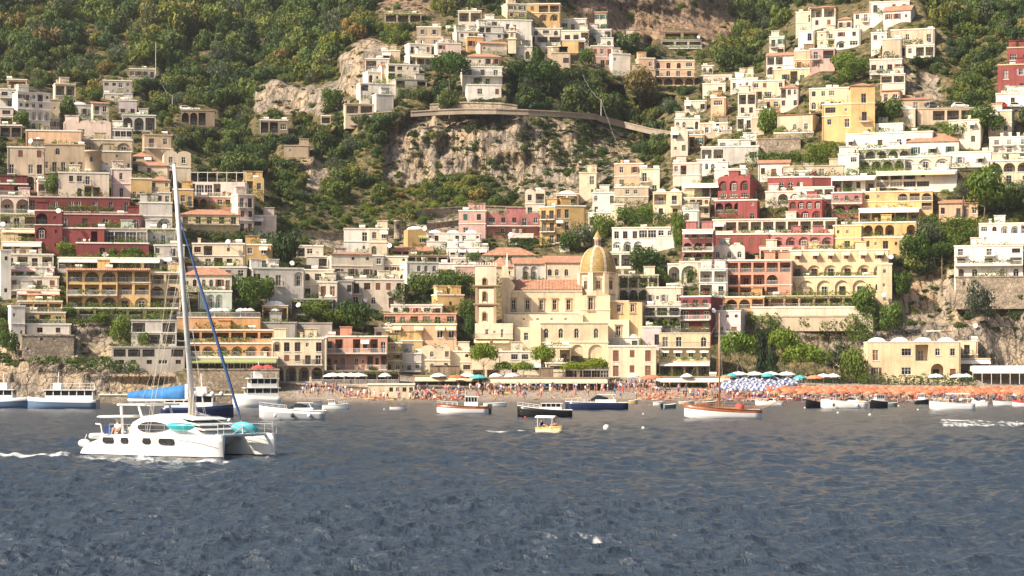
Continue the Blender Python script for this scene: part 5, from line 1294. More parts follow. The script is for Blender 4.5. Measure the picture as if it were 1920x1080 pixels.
    n.links.new(rp.outputs[0], b.inputs['Base Color']); b.inputs['Roughness'].default_value = 0.62
    prof = [(rd*math.cos(R(a))**0.82, 48/pm*math.sin(R(a))**0.95) for a in range(0, 84, 6)]+[(rd*.2, 48/pm*.995)]
    m2 = MB(); m2.lathe(prof, n=48); dm = m2.build('dome', mt, t, True, loc=(cx, cyy, Zz(509)))
    mr = plaster('rib_tiles', (0.70, 0.60, 0.48))
    for i in range(8):
        a0 = R(22.5+45*i); m2 = MB(); hw = .30
        for k, ((r0, h0), (r1, h1)) in enumerate(zip(prof[:-1], prof[1:])):
            for j in range(4):   # alternating white and brown tiles
                ta, tb = j/4, (j+1)/4; ra, rb = r0+(r1-r0)*ta+.05, r0+(r1-r0)*tb+.05; ha, hb = h0+(h1-h0)*ta+.03, h0+(h1-h0)*tb+.03
                m2.face([(ra, -hw, ha), (ra, hw, ha), (rb, hw, hb), (rb, -hw, hb)], (j+k) % 2)
        m2.build('rib', [mr, br], dm, rz=a0)
    m2 = MB(); m2.lathe([(1.0, 0), (1.1, .25), (.78, .3), (.72, 1.9), (.95, 2.0), (.95, 2.2)], n=8); la = m2.build('lantern', pale, t, loc=(cx, cyy, Zz(462)-.1))
    m2 = MB()
    for i in range(8): a0 = R(22.5+45*i); m2.box(-.22, .22, -.04, .04, .5, 1.7, Matrix.Rotation(a0+R(90), 4, 'Z') @ Matrix.Translation((0, -.72, 0)))
    m2.build('opening', M_DARKFR, la)
    m2 = MB(); m2.lathe([(.95, 2.2), (.8, 2.5), (.5, 3.1), (.15, 3.6), (.0, 3.7)], n=12); m2.build('lantern_cap', mt, la, True)
    m2 = MB(); m2.tube((0, 0, 3.6), (0, 0, 5.0), .05); m2.box(-.35, .35, -.05, .05, 4.4, 4.52); m2.ball((0, 0, 3.75), .16); m2.build('cross', M_IRON, la)
church()
t_ = H('palace wing in shade with yellow blinds and palms behind the nave', 963,1024,494,528,'palegrey',['- N N -'],r=2,dep=7,roof='shed',rh=14)  # greyer than the sunlit wing: its shade is put into the plaster
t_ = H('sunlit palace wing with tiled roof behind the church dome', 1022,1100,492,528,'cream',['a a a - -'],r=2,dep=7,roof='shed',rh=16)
t_ = H('side wing of the palace with long hip of red tiles', 915,965,500,528,'cream',['- w'],r=4,dep=7,roof='hip',rh=20)
# waterfront below the church
H('low white house with one fanlight door behind the promenade pines', 935,1014,660,700,'offwhite',['- W W -','- A - Wn'],r=1)
H('cream awninged house behind the tall promenade pine', 884,938,668,712,'cream',['- - -','L L'],r=1,awn='w')
H('yellow porch house with a curtain door by the arcade', 1026,1070,652,682,'butter',['- L'],r=1,roof='flat')
H('narrow cream house with wide window above the promenade bar', 1024,1064,682,712,'cream',['W','-'],r=1)
H('glazed veranda of the beach restaurant under trees', 1060,1142,690,714,'grey',['g g g g g'],r=0,trim=False)
H('long promenade restaurant with a faded yellow awning', 900,1142,710,730,'brown',['L*10|n'],r=0,awn='y',trim=False,dep=5)
H('leafy beach restaurant with a white awning edge', 1228,1370,708,726,'brown',['L*6|nV'],r=-2,awn='w',trim=False,dep=5)
# ------------------------------------------------------------------ the small houses packed between the named ones
TOWN = [[(1240,430),(1262,300),(1310,190),(1400,140),(1440,95),(1530,52),(1625,52),(1640,2),(1720,10),(1740,110),(1650,140),(1700,215),(1925,235),(1925,350),(1780,380),(1720,420),(1640,470),(1300,500)],
 [(0,150),(110,195),(250,245),(330,330),(345,355),(480,350),(480,430),(515,470),(470,590),(300,590),(0,590)],
 [(480,490),(620,480),(760,465),(900,440),(1110,365),(1230,345),(1270,450),(1250,560),(1210,620),(890,640),(520,640)],
 [(660,195),(700,130),(860,55),(960,35),(1100,45),(1180,85),(1170,130),(1040,112),(960,115),(940,150),(800,165)]]
def in_town(X, Y):
    r = np.zeros(np.shape(X), bool)
    for p in TOWN: r |= inpoly(X, Y, p)
    return r
def infill():
    rr = random.Random(21); nb = [(h[0]['label'], (h[1]+h[2])/2, (h[3]+h[4])/2) for h in HOUSES]
    used = set(); cols = {'white': 5, 'offwhite': 5, 'cream': 3, 'palegrey': 3, 'palepink': 2, 'peach': 1, 'sand': 2, 'butter': 1, 'pink': 1, 'yellow': 1, 'tan': 1}
    cl = [k for k, v in cols.items() for _ in range(v)]
    nice = {'offwhite': 'ivory', 'palegrey': 'pale grey', 'palepink': 'pale pink', 'butter': 'light yellow'}
    feats = [('with a shaded loggia', ['L w', 'w d']), ('with two small windows', ['w w', 'D -']), ('with an iron balcony', ['D w', '- w']), ('with an arched door', ['w w', 'A -']), ('with brown shutters', ['s s', 'w s']), ('with a striped awning', ['Wn -', 'w w']), ('with one tall window', ['- d', '- q']), ('with a covered terrace', ['L L', 'w w'])]
    occ = np.zeros((760, 1940), np.uint8)
    def fill(a, b, c, d): occ[max(0, int(c)):max(0, int(d)), max(0, int(a)):max(0, int(b))] = 1
    for q in RECTS: fill(*q)
    for (x, y, w_, h_) in ((843, 186, 60, 80), (1440, 248, 44, 50), (1604, 150, 60, 44), (1846, 412, 90, 100), (1716, 500, 66, 66), (1742, 470, 60, 60), (536, 506, 62, 76), (744, 572, 64, 50), (792, 556, 56, 42), (846, 552, 66, 48), (1210, 516, 64, 56), (1222, 414, 54, 32), (1016, 160, 70, 50), (470, 574, 100, 62), (1540, 304, 76, 40), (1784, 470, 124, 66), (668, 628, 80, 66)): fill(x-w_/2, x+w_/2, y-h_, y)
    fill(936, 984, 40, 114); fill(736, 758, 412, 446); fill(156, 192, 284, 324)
    n = 0; tries = 0
    while tries < 9000 and n < 130:
        tries += 1
        x = rr.uniform(0, 1920); y = rr.uniform(40, 630)
        if not in_town(np.array([x]), np.array([y]))[0]: continue
        D = D1(x, y); pm = F/D; w_ = rr.uniform(3.6, 7.5)*pm; h_ = rr.choice((3.1, 3.4, 5.8, 6.2, 6.2))*pm
        a, b, c, d = x-w_/2, x+w_/2, y-h_, y
        if c < 2 or a < 0 or b > 1919: continue
        if occ[int(c):int(d), int(a):int(b)].mean() > 0.27: continue
        ft, rows = rr.choice(feats); k = rr.choice(cl); rf = rr.choice(['flat']*6+['wavy', 'hip', 'shed', 'rail', 'vault'])
        if h_/pm < 4: rows = rows[:1]
        near = sorted(nb, key=lambda q: (q[1]-x)**2+((q[2]-y)*1.3)**2)[0]
        ph = near[0]
        for s in (' with ', ' under ', ' above ', ' below ', ' beside ', ' behind ', ' on the ', ' and ', ' of ', ' at ', ' in ', ' between ', ' next ', ' over ', ' beneath '): ph = ph.split(s)[0]
        rel = 'below' if y-near[2] > 24 else ('above' if near[2]-y > 10 else 'beside')
        lb = 'small %s house %s %s the %s' % (nice.get(k, k), ft, rel, ph)
        if lb in used or len(lb.split()) > 16: continue
        used.add(lb); n += 1
        house(lb, a, b, c, d, k, rows, roof=rf, rh=6, dep=min(7, w_/pm), sh=rr.choice('bgyw'), railm=rr.choice('iw'), trim=rr.random() < .7)
        fill(a-3, b+3, c-3, d+3)
infill()
make_terrain()
# ------------------------------------------------------------------ single trees, hedges and walls of ivy
TREE_TR = {}
def tree(label, x, yb, wpx, hpx, kind='garden', dD=-1.0, D=None, trunk=0.35, name=None, group=None):
    """x, yb: foot of the trunk in the photograph; size of the crown on it"""
    Dd = D if D else D1(x, yb)+dD
    pm = F/Dd; w_ = wpx/pm; h_ = hpx/pm
    nm = name or {'pine': 'stone_pine', 'dkpine': 'stone_pine', 'cypress': 'cypress_tree', 'conifer': 'conifer_tree', 'olive': 'olive_tree'}.get(kind, 'leafy_tree')
    t = thing(nm, label, 'tree', P(x, yb, Dd), rnd.uniform(0, 6.28), group)
    ks = [k for k in CROWNS if k.startswith(kind)]; k = rnd.choice(ks)
    th = h_*trunk; ch = h_-th
    if kind in ('pine', 'dkpine'): z = h_*0.86-h_*(1-trunk)*0.9; zc = (1-trunk)*1.15*h_
    cz = th if kind not in ('pine', 'dkpine') else h_*trunk
    zs = ch if kind not in ('pine', 'dkpine') else ch*1.12
    o = link('crown', CROWNS[k], t, (0, 0, cz-ch*0.04), scale=(w_/2*1.08, w_/2*1.08, zs)); o['kind'] = 'stuff'
    sd = rnd.randint(0, 3); tk = (sd, kind in ('pine', 'dkpine'))
    if tk not in TREE_TR: TREE_TR[tk] = trunk_mesh('trunk', 1.0, 0.035 if kind in ('pine', 'dkpine') else 0.05, 5, sd, BARK)
    hh = th*1.35 if kind != 'cypress' else th*1.5
    link('trunk', TREE_TR[tk], t, scale=(max(0.5, hh*0.8)*1.3, max(0.5, hh*0.8)*1.3, max(0.6, hh)))
    return t
def bush_strip(name, label, cat, x0, x1, y0, y1, dens=1.0, D=None, dD=-0.6, r=0, mat='garden', size=0.16, group=None, depth=1.2):
    """hedge, ivy or vine mass between two corners of the photograph"""
    xc = (x0+x1)/2; Dd = D or D1(xc, y1)+dD; pm = F/Dd; W = (x1-x0)/pm; Hh = (y1-y0)/pm
    t = thing(name, label, cat, P(xc, y1, Dd), R(r), group)
    nx = max(2, int(W/1.6)); nz = max(1, int(Hh/1.4)); lb = []
    for i in range(nx):
        for j in range(nz):
            lb.append((-W/2+W*(i+.5)/nx+rnd.uniform(-.3, .3), rnd.uniform(-.25, .25)*depth, Hh*(j+.5)/nz+rnd.uniform(-.3, .3), W/nx*.72, depth*.6, Hh/nz*.66))
    G = {'garden': G_GARDEN, 'pine': G_PINE, 'dry': G_DRY, 'forest': G_FOREST}[mat]
    o = link('foliage', leaves_mesh('foliage', lb, int(min(6000, 42*dens*W*Hh+80)), size, leaf_mat(mat, G), rnd.randint(0, 9999)), t); o['kind'] = 'stuff'
    m2 = MB()
    for i in range(max(2, nx//2)): xx = -W/2+W*(i+.5)/max(2, nx//2); m2.tube((xx, .1, -.6), (xx+rnd.uniform(-.2, .2), .1, Hh*.8), .06, .03, 5)
    m2.build('stem', BARK, t)
    return t
TREES = [
 ('umbrella pine with a broad flat crown beside the white shuttered villa',843,188,72,86,'dkpine',.42),
 ('slender dark cypress in the wood beside the pole',319,134,13,80,'cypress',.05),
 ('tall promenade pine with a round crown by the cream house',907,716,54,68,'pine',.40),
 ('small leaning promenade pine near the laundry',946,716,36,36,'pine',.45),
 ('low promenade pine behind the turquoise cloth',982,720,40,40,'pine',.45),
 ('promenade pine standing before the arcade of the church',1019,716,42,66,'pine',.40),
 ('small promenade pine before the yellow awning',1074,718,44,38,'pine',.45),
 ('spreading promenade pine next to the peach house',1119,720,46,46,'pine',.42),
 ('round green bush tree over the snack bar',850,722,44,30,'garden',.15),
 ('large umbrella pine with a split crown behind white parasols',1384,712,74,84,'pine',.35),
 ('tall dark conifer in front of the balustraded wall',1429,708,36,122,'conifer',.06),
 ('thick dark conifer between the two beach pines',1449,710,40,90,'conifer',.08),
 ('umbrella pine with round crown beside the dark conifers',1470,712,60,92,'pine',.38),
 ('bright low stone pine at the edge of the orange parasols',1508,716,92,66,'pine',.28),
 ('grey-green shrub tree at the foot of the cliff',1570,712,50,80,'olive',.2),
 ('bushy tree beside the ivy of the beach villa',1600,716,56,70,'garden',.12),
 ('dark garden tree below the mint house',468,574,60,62,'garden',.12),
 ('broad yellow-green tree in the courtyard by the mint house',496,568,48,50,'garden',.15),
 ('dark green tree filling the gap under the ochre house',536,506,62,76,'forest',.1),
 ('round dark tree at the end of the long hedge',520,462,40,42,'forest',.1),
 ('tree with dense dark crown above the orange cube',744,572,64,50,'garden',.15),
 ('dark orchard tree between white house and orchard wall',792,556,56,42,'garden',.1),
 ('leafy orchard tree under the white parapet',846,552,66,48,'garden',.1),
 ('dark tree beside the bell tower foot',876,606,36,48,'garden',.1),
 ('palm-like bush tree beside the bell tower',880,640,34,50,'garden',.15),
 ('shady bay tree over the stone retaining wall',668,628,70,66,'garden',.1),
 ('wide shrub tree above the long stone garden wall',628,612,72,36,'garden',.1),
 ('dense ivy tree on the garden terrace above the yellow house',590,596,60,34,'garden',.1),
 ('round tree beside the awning terrace house',888,500,34,28,'garden',.2),
 ('oleander tree in front of the ochre apartments',1068,470,44,40,'garden',.1),
 ('grey-leaved tree on the slope beside the dome',1096,470,60,56,'olive',.1),
 ('dark tree behind the lantern of the dome',1130,446,50,48,'garden',.1),
 ('garden tree above the pergola house',1210,516,64,56,'garden',.1),
 ('round tree beside the tall white arch',1238,536,40,36,'garden',.1),
 ('bright tree under the white garden niche',1296,526,30,28,'garden',.1),
 ('dark tree on the slope over the arcaded villa',1178,420,50,32,'garden',.1),
 ('pair of lime-green garden trees under the tan cliff house',1222,414,54,32,'garden',.1),
 ('climbing tree beside the rose arches',1274,470,32,74,'garden',.05),
 ('big dark plane tree beside the cream hotel end',1716,500,66,66,'garden',.12),
 ('grey olive tree in front of the ivy wall',1742,470,60,62,'olive',.15),
 ('slim-trunked garden tree beside the terrace building',1766,498,46,46,'garden',.45),
 ('large spreading tree above the peach house',1846,412,90,104,'garden',.25),
 ('tall thin umbrella tree beside the peach house',1806,408,34,72,'olive',.55),
 ('dark oak in front of the old stone house',1440,248,44,50,'garden',.1),
 ('round dark tree on the terrace under the oak',1462,262,32,26,'garden',.1),
 ('leafy trees bank above the tan flat roof house',1604,150,60,44,'garden',.1),
 ('rounded tree right of the pink slope house',1578,138,50,40,'garden',.1),
 ('bright tree below the brick cottage',1665,232,60,50,'garden',.1),
 ('wide tree on the terrace beside the road',1850,250,90,52,'garden',.1),
 ('dark slope tree beside the road terrace',1795,262,60,40,'garden',.1),
 ('bushy cliff tree below the pink tenement',1200,186,70,58,'forest',.1),
 ('dark tree beside the hill top hotel',1178,100,54,40,'forest',.1),
 ('dark garden tree on the cliff edge terrace',1016,160,70,50,'garden',.1),
 ('tree at the cliff edge under the hill top terraces',1006,126,40,40,'garden',.1),
 ('dark tree beside the pink tenement wall',1100,122,34,34,'garden',.1),
 ('yellow-green tree beside the white wall of villa',838,206,40,36,'forest',.05),
 ('conifer with layered branches high in the wood',468,80,34,56,'conifer',.05),
 ('tall dark tree beside the beige tower house',128,244,36,66,'forest',.05),
 ('round garden tree under the white villa wing',38,240,38,32,'garden',.05),
 ('dark creeper tree between ochre house and cream hotel',96,366,30,42,'garden',.05),
 ('potted tree in front of the deep red basement',210,486,20,22,'garden',.3),
 ('second potted tree before the deep red basement',232,486,16,22,'garden',.3),
 ('third potted tree before the deep red basement',252,488,34,26,'garden',.3),
 ('dark tree on the terrace beside the red tower',124,476,40,24,'garden',.05),
 ('garden bush tree beside the yellow hotel corner',128,596,28,26,'garden',.05),
 ('garden palm bush under the yellow hotel pergola',190,604,36,20,'garden',.05),
 ('wild bush tree on the sea rocks below the stacked flats',18,660,40,44,'garden',.05),
 ('fig tree on the sea cliff under the yellow hotel',228,640,44,52,'garden',.05),
 ('small bush tree by the concrete stairs',268,650,24,28,'garden',.05),
 ('leafy tree over the olive house',700,700,20,14,'garden',.1),
 ('yellow-green tree on the slope left of the cliff town',625,210,52,46,'garden',.05),
 ('bush tree hanging on the cliff by the terrace wall',1620,600,60,66,'garden',.05),
 ('wild tree on the rocks above the beach villa',1672,620,46,56,'garden',.05),
 ('grey hanging shrub tree on the cliff under the stone wall',1836,600,60,76,'olive',.05),
 ('dark shrub tree above the rocks near the stair tower',1690,560,50,56,'garden',.05),
 ('cypress beside the ochre hotel on the ridge',1317,176,14,48,'cypress',.05)]
for (lb, x, yb, w_, h_, k, tr) in TREES: tree(lb, x, yb, w_, h_, k, trunk=tr, dD=-9.0 if k == 'conifer' and yb > 600 else -1.0)
STRIPS = [
 ('hedge','long clipped hedge in front of the yellow row house','hedge',350,507,433,450,8),
 ('ivy_wall','tall dark green ivy wall between the yellow villa and white house','ivy',1722,1846,406,452,-8),
 ('ivy_wall','ivy curtain hanging from the peach house garden','ivy',1716,1800,440,470,-8),
 ('hedge','shaded vine terrace under the red hotel basement','hedge',110,222,478,492,8),
 ('hedge','flowering hedge below the yellow hotel pergola','hedge',130,220,596,608,8),
 ('hedge','garden hedge bordering the cliff road wall','hedge',0,50,236,246,8),
 ('ivy_wall','ivy climbing the middle of the cream beach villa','ivy',1664,1690,642,702,-4),
 ('ivy_wall','ivy patch climbing the corner of the beach villa','ivy',1626,1642,678,702,-4),
 ('ivy_wall','ivy cushion between the ground floor windows of the villa','ivy',1646,1664,674,702,-4),
 ('hedge','green hedge in front of the orange parasol beach','hedge',1610,1830,704,722,-3),
 ('hedge','shrubs under the beach pines','hedge',1370,1620,702,716,-3),
 ('hedge','orchard foliage on the terrace below the white parapet','hedge',770,892,512,552,2),
 ('hedge','vines on frames in the terraced garden','hedge',1508,1580,268,304,-8),
 ('hedge','green vines on the roof garden under white villa','hedge',1592,1690,316,334,-8),
 ('hedge','garden foliage under the vine restaurant edge','hedge',1400,1460,590,606,-6),
 ('ivy_wall','creeper on the cliff under the cream hotel','ivy',1590,1640,590,640,-8),
 ('hedge','roof garden hedge of the leafy beach restaurant','hedge',1228,1368,703,711,-2),
 ('hedge','green bank below the red villa','hedge',950,1030,448,464,2),
 ('ivy_wall','dark ivy on the sea wall rocks','ivy',130,260,676,694,4),
 ('hedge','garden greenery around the white stepped house','hedge',1180,1290,400,424,-6),
 ('hedge','overgrown terraces below the cracked wall','hedge',1400,1500,286,306,-6),
 ('ivy_wall','creeper spilling over the great retaining wall, nearest the conifer','ivy',1436,1462,600,616,-9),
 ('ivy_wall','small creeper hanging in the middle of the great retaining wall','ivy',1500,1516,596,612,-9),
 ('ivy_wall','leafy creeper covering the far end of the great retaining wall','ivy',1540,1592,602,624,-9),
 ('ivy_wall','ivy fringe along the top of the sea cliff by the boathouse','ivy',60,215,668,682,5),
 ('hedge','dark vine canopy of the hill top garden','hedge',938,1010,118,140,4)]
for (nm, lb, cat, x0, x1, y0, y1, r_) in STRIPS: bush_strip(nm, lb, cat, x0, x1, y0, y1, r=r_)

# ------------------------------------------------------------------ woods and scrub: one mass, grown by geometry nodes
def scatter(name, label, pts, scl, rot, idx, kinds):
    me = bpy.data.meshes.new(name+'_points'); me.vertices.add(len(pts)); me.vertices.foreach_set('co', np.asarray(pts, np.float32).ravel())
    a = me.attributes.new('scl', 'FLOAT_VECTOR', 'POINT'); a.data.foreach_set('vector', np.asarray(scl, np.float32).ravel())
    a = me.attributes.new('rz', 'FLOAT_VECTOR', 'POINT'); a.data.foreach_set('vector', np.asarray(rot, np.float32).ravel())
    a = me.attributes.new('pick', 'INT', 'POINT'); a.data.foreach_set('value', np.asarray(idx, np.int32))
    me.update()
    o = link(name, me); tag(o, label, kind='stuff')
    cl = bpy.data.collections.new(name+'_kinds')
    for i, k in enumerate(kinds):
        q = bpy.data.objects.new('%02d_%s' % (i, k), CROWNS[k]); cl.objects.link(q)
    g = bpy.data.node_groups.new(name+'_grow', 'GeometryNodeTree')
    g.interface.new_socket('Geometry', in_out='INPUT', socket_type='NodeSocketGeometry'); g.interface.new_socket('Geometry', in_out='OUTPUT', socket_type='NodeSocketGeometry')
    gi = g.nodes.new('NodeGroupInput'); go = g.nodes.new('NodeGroupOutput')
    ci = g.nodes.new('GeometryNodeCollectionInfo'); ci.inputs['Collection'].default_value = cl; ci.inputs['Separate Children'].default_value = True; ci.inputs['Reset Children'].default_value = True
    ip = g.nodes.new('GeometryNodeInstanceOnPoints'); ip.inputs['Pick Instance'].default_value = True
    def at(nm, ty):
        q = g.nodes.new('GeometryNodeInputNamedAttribute'); q.data_type = ty; q.inputs['Name'].default_value = nm
        return next(s for s in q.outputs if s.enabled and s.name == 'Attribute')
    g.links.new(gi.outputs[0], ip.inputs['Points']); g.links.new(ci.outputs[0], ip.inputs['Instance'])
    g.links.new(at('pick', 'INT'), ip.inputs['Instance Index']); g.links.new(at('scl', 'FLOAT_VECTOR'), ip.inputs['Scale']); g.links.new(at('rz', 'FLOAT_VECTOR'), ip.inputs['Rotation'])
    g.links.new(ip.outputs[0], go.inputs[0])
    md = o.modifiers.new('grow', 'NODES'); md.node_group = g
    return o
def grow_woods():
    rs = np.random.RandomState(5)
    kinds = ['forest0', 'forest1', 'forest2', 'forest3', 'forest4', 'scrub0', 'scrub1', 'dry0', 'dry1', 'garden0', 'garden1', 'garden2', 'conifer', 'olive']
    xs = np.arange(-380, 2300, 12.0); ys = np.arange(-160, 640, 9.0)
    X, Y = np.meshgrid(xs, ys); X = X.ravel()+rs.uniform(-7, 7, X.size); Y = Y.ravel()+rs.uniform(-6, 6, Y.size)
    keep = np.ones(X.size, bool)
    inframe = (X > -60) & (X < 1980) & (Y > -50)
    keep &= inframe | (rs.rand(X.size) < 0.45)
    hit = np.zeros(X.size, bool)
    for (a, b, c, d) in RECTS: hit |= (X > a-4) & (X < b+4) & (Y > c+0.25*(d-c)) & (Y < d+5)
    keep &= ~hit
    rk = rockness(X, Y); dens = np.where(rk > 0, (1-rk)*0.6+0.05, 1.0)
    twn = in_town(X, Y); dens = np.where(twn, dens*0.95, dens)
    dens = np.where((Y > 600) & (X > 480) & (X < 1420), 0.05, dens); dens = np.where((Y > 650), 0.12, dens)
    cl = fbm(np.c_[X/45, Y/30, X*0], 3); cl2 = fbm(np.c_[X/38, Y/20, X*0+19], 3); dens *= np.where((Y < 300) & ~twn, np.where(cl2 > 0.60, 0.35, 1.0), np.clip((cl-0.28)*4.5, 0.25, 1))
    keep &= rs.rand(X.size) < dens
    X = X[keep]; Y = Y[keep]; rk = rockness(X, Y); twn = in_town(X, Y)
    D = gsample(X, Y)+1.0
    n = len(X)
    far = np.clip((D-560)/120, 0, 1)
    open_ = ((Y > 380) & (Y < 480) & (X > 480) & (X < 930)) | (rk > 0.3) | twn
    sv_ = fbm(np.c_[X/60, Y/45, X*0+7], 2)
    size = (1.2+3.0*rs.rand(n)**1.8)*(0.85+0.55*far)*(0.5+1.0*sv_); size = np.where(open_, np.clip(size, 0.8, 3)*0.62, size)
    hgt = size*(1.25+0.5*rs.rand(n))
    hp = hgt*F/D; rp = size*F/D
    # nothing grows up in front of a facade or a bare rock face
    for (a, b, c, d) in RECTS:
        m = (X > a-rp*0.7) & (X < b+rp*0.7) & (Y > c) & (Y-hp < d)
        hp = np.where(m, np.minimum(hp, np.maximum(Y-d, 0)+3.5), hp)
    top = rockness(X, Y-hp*0.75) > 0.8; hp = np.where(top & (rk < 0.5), hp*0.45, hp)
    keep = hp > 5; sc_ = hp*D/F/hgt
    size = np.where(sc_ < 0.99, np.minimum(size, hp*D/F*1.1), size); hgt = hp*D/F
    X, Y, D, size, hgt, open_ = X[keep], Y[keep], D[keep], size[keep], hgt[keep], open_[keep]; n = len(X)
    pts = np.c_[(X-960)/F*D, D, CZ+(HY-Y)/F*D-0.4]
    scl = np.c_[size, size, hgt]; rot = np.c_[rs.uniform(-.15, .15, n), rs.uniform(-.15, .15, n), rs.rand(n)*6.28]
    idx = rs.randint(0, 5, n); small = rs.rand(n) < np.where(open_, 0.6, 0.10)
    idx = np.where(small, rs.choice([5, 6, 5, 6, 5, 6, 7, 8], n), idx)
    idx = np.where(open_ & (rs.rand(n) < 0.5), rs.choice([9, 10, 11], n), idx); pick = rs.rand(n); con = ~open_ & (pick < 0.03); idx = np.where(con, 12, idx); olv = ~open_ & (pick > 0.90); idx = np.where(olv, 13, idx)
    hgt = np.where(con, hgt*1.7, hgt); size = np.where(con, size*0.6, size)
    scatter('hillside_woods', 'dense green woods and scrub covering the slopes around the town', pts, scl, rot, idx, kinds)
    # low undergrowth between the crowns and on ledges of the rock
    m = 24000; X = rs.uniform(-60, 1980, m); Y = rs.uniform(-40, 690, m); X[:2600] = rs.uniform(700, 1210, 2600); Y[:2600] = rs.uniform(205, 400, 2600); D = gsample(X, Y)+0.4
    hit = np.zeros(m, bool)
    for (a, b, c, d) in RECTS: hit |= (X > a-2) & (X < b+2) & (Y > c+0.2*(d-c)) & (Y < d+3)
    rk = rockness(X, Y); cl = fbm(np.c_[X/28, Y/16, X*0+4], 3)
    keep = ~hit & ~((Y > 640) & (X > 480)) & (rs.rand(m) < np.where(rk > 0.3, np.clip((cl-0.40)*6, 0.12, 1)*(1.4-rk), 0.75))
    X, Y, D = X[keep], Y[keep], D[keep]; n = len(X)
    pts = np.c_[(X-960)/F*D, D, CZ+(HY-Y)/F*D-0.3]; size = (0.5+0.9*rs.rand(n))*np.where(rockness(X, Y) > 0.3, 0.9, 1.0)
    scl = np.c_[size, size, size*(0.9+0.6*rs.rand(n))]; rot = np.c_[np.zeros(n), np.zeros(n), rs.rand(n)*6.28]
    idx = rs.choice(4, n, p=[.38, .38, .12, .12])
    scatter('hillside_undergrowth', 'low green and dry brown undergrowth on slopes and rock ledges', pts, scl, rot, idx, ['scrub0', 'scrub1', 'dry0', 'dry1'])
grow_woods()
# ------------------------------------------------------------------ boats
def gel(name, c, rough=0.22): return flat_mat(name, c, rough, var=0.04, nscale=0.8)
M_GEL = gel('white_gelcoat', (0.80, 0.78, 0.74)); M_NAVY = gel('navy_hull', (0.012, 0.022, 0.07)); M_BLACK = gel('black_hull', (0.012, 0.011, 0.012))
M_WOOD = flat_mat('varnished_wood', (0.26, 0.085, 0.035), 0.35, var=0.3, nscale=3); M_SPAR = flat_mat('wooden_spar', (0.42, 0.20, 0.08), 0.45, var=0.25, nscale=2)
M_TEAK = flat_mat('teak_deck', (0.36, 0.24, 0.14), 0.7); M_DARKG = flat_mat('tinted_glass', (0.012, 0.013, 0.016), 0.06); M_ALU = flat_mat('mast_aluminium', (0.68, 0.66, 0.63), 0.35)
M_SAILB = flat_mat('blue_sail_cover', (0.015, 0.13, 0.34), 0.75, var=0.25, nscale=2.5); M_GENOA = flat_mat('dark_blue_sail', (0.015, 0.055, 0.17), 0.75, var=0.3, nscale=3); M_TURQ = flat_mat('turquoise_kayak', (0.02, 0.30, 0.34), 0.35, var=0.3, nscale=3); M_LTURQ = flat_mat('pale_turquoise', (0.10, 0.44, 0.52), 0.45)
M_ROPE = flat_mat('rope', (0.50, 0.46, 0.38), 0.9); M_BOOT = flat_mat('boot_stripe', (0.015, 0.02, 0.05), 0.4); M_RUBBER = flat_mat('rubber', (0.05, 0.05, 0.055), 0.8); M_WRUB = flat_mat('white_fender', (0.76, 0.75, 0.72), 0.5)
M_REDC = flat_mat('red_canvas', (0.50, 0.06, 0.05), 0.8); M_GREYH = gel('grey_hull', (0.42, 0.43, 0.44)); M_BLUEH = gel('blue_grey_hull', (0.10, 0.16, 0.26)); M_YEL = gel('yellow_rail', (0.60, 0.44, 0.14)); M_RIBG = flat_mat('rib_tube', (0.16, 0.20, 0.19), 0.6)
M_CREAMH = gel('cream_hull', (0.66, 0.58, 0.42))
def loft(secs, mats, split=None, name='hull', parent=None, loc=None, cap=True, smooth=True):
    """secs: (x, half beam at deck, deck z, half beam at water, keel z); split: height fraction where the second colour starts"""
    mb = MB()
    def ring(s):
        x, hb, zd, hw, zk = s
        pr = [(0.02, zk), (hw*0.75, zk*0.5), (hw, 0.0), (hw+(hb-hw)*0.45, zd*0.33), (hw+(hb-hw)*0.8, zd*0.68), (hb, zd)]
        return [(x, -a, b) for a, b in pr[::-1]]+[(x, a, b) for a, b in pr]
    rs_ = [ring(s) for s in secs]
    for A, B in zip(rs_[:-1], rs_[1:]):
        for i in range(len(A)-1):
            k = min(i, len(A)-2-i); mb.face([A[i], A[i+1], B[i+1], B[i]], (0 if split is None else (1 if k < split else 0)))
        mb.face([A[0], B[0], B[-1], A[-1]], len(mats)-1 if len(mats) > 2 else 0)   # deck
    mb.face(rs_[0][::-1], 0); mb.face(rs_[-1], 0)
    o = mb.build(name, mats, parent, False, loc)
    if smooth:
        me = o.data; me.polygons.foreach_set('use_smooth', [len(p.vertices) == 4 and abs(p.normal.z) < 0.9 for p in me.polygons])
    return o
def wl(y): return F*CZ/(y-HY)
def put(x, y, D=None):
    D = D or wl(y); p = P(x, y, D); p.z = 0.0; return p
def railrun(pts, h, mat, parent, nm='guard_rail', r=0.022, every=1):
    mb = MB(); top = [Vector(p)+Vector((0, 0, h)) for p in pts]
    for a, b in zip(top[:-1], top[1:]): mb.tube(a, b, r, n=5); mb.tube(a-Vector((0, 0, h*.5)), b-Vector((0, 0, h*.5)), r*.6, n=4)
    for p in pts[::every]: mb.tube(p, Vector(p)+Vector((0, 0, h)), r, n=5)
    return mb.build(nm, mat, parent)
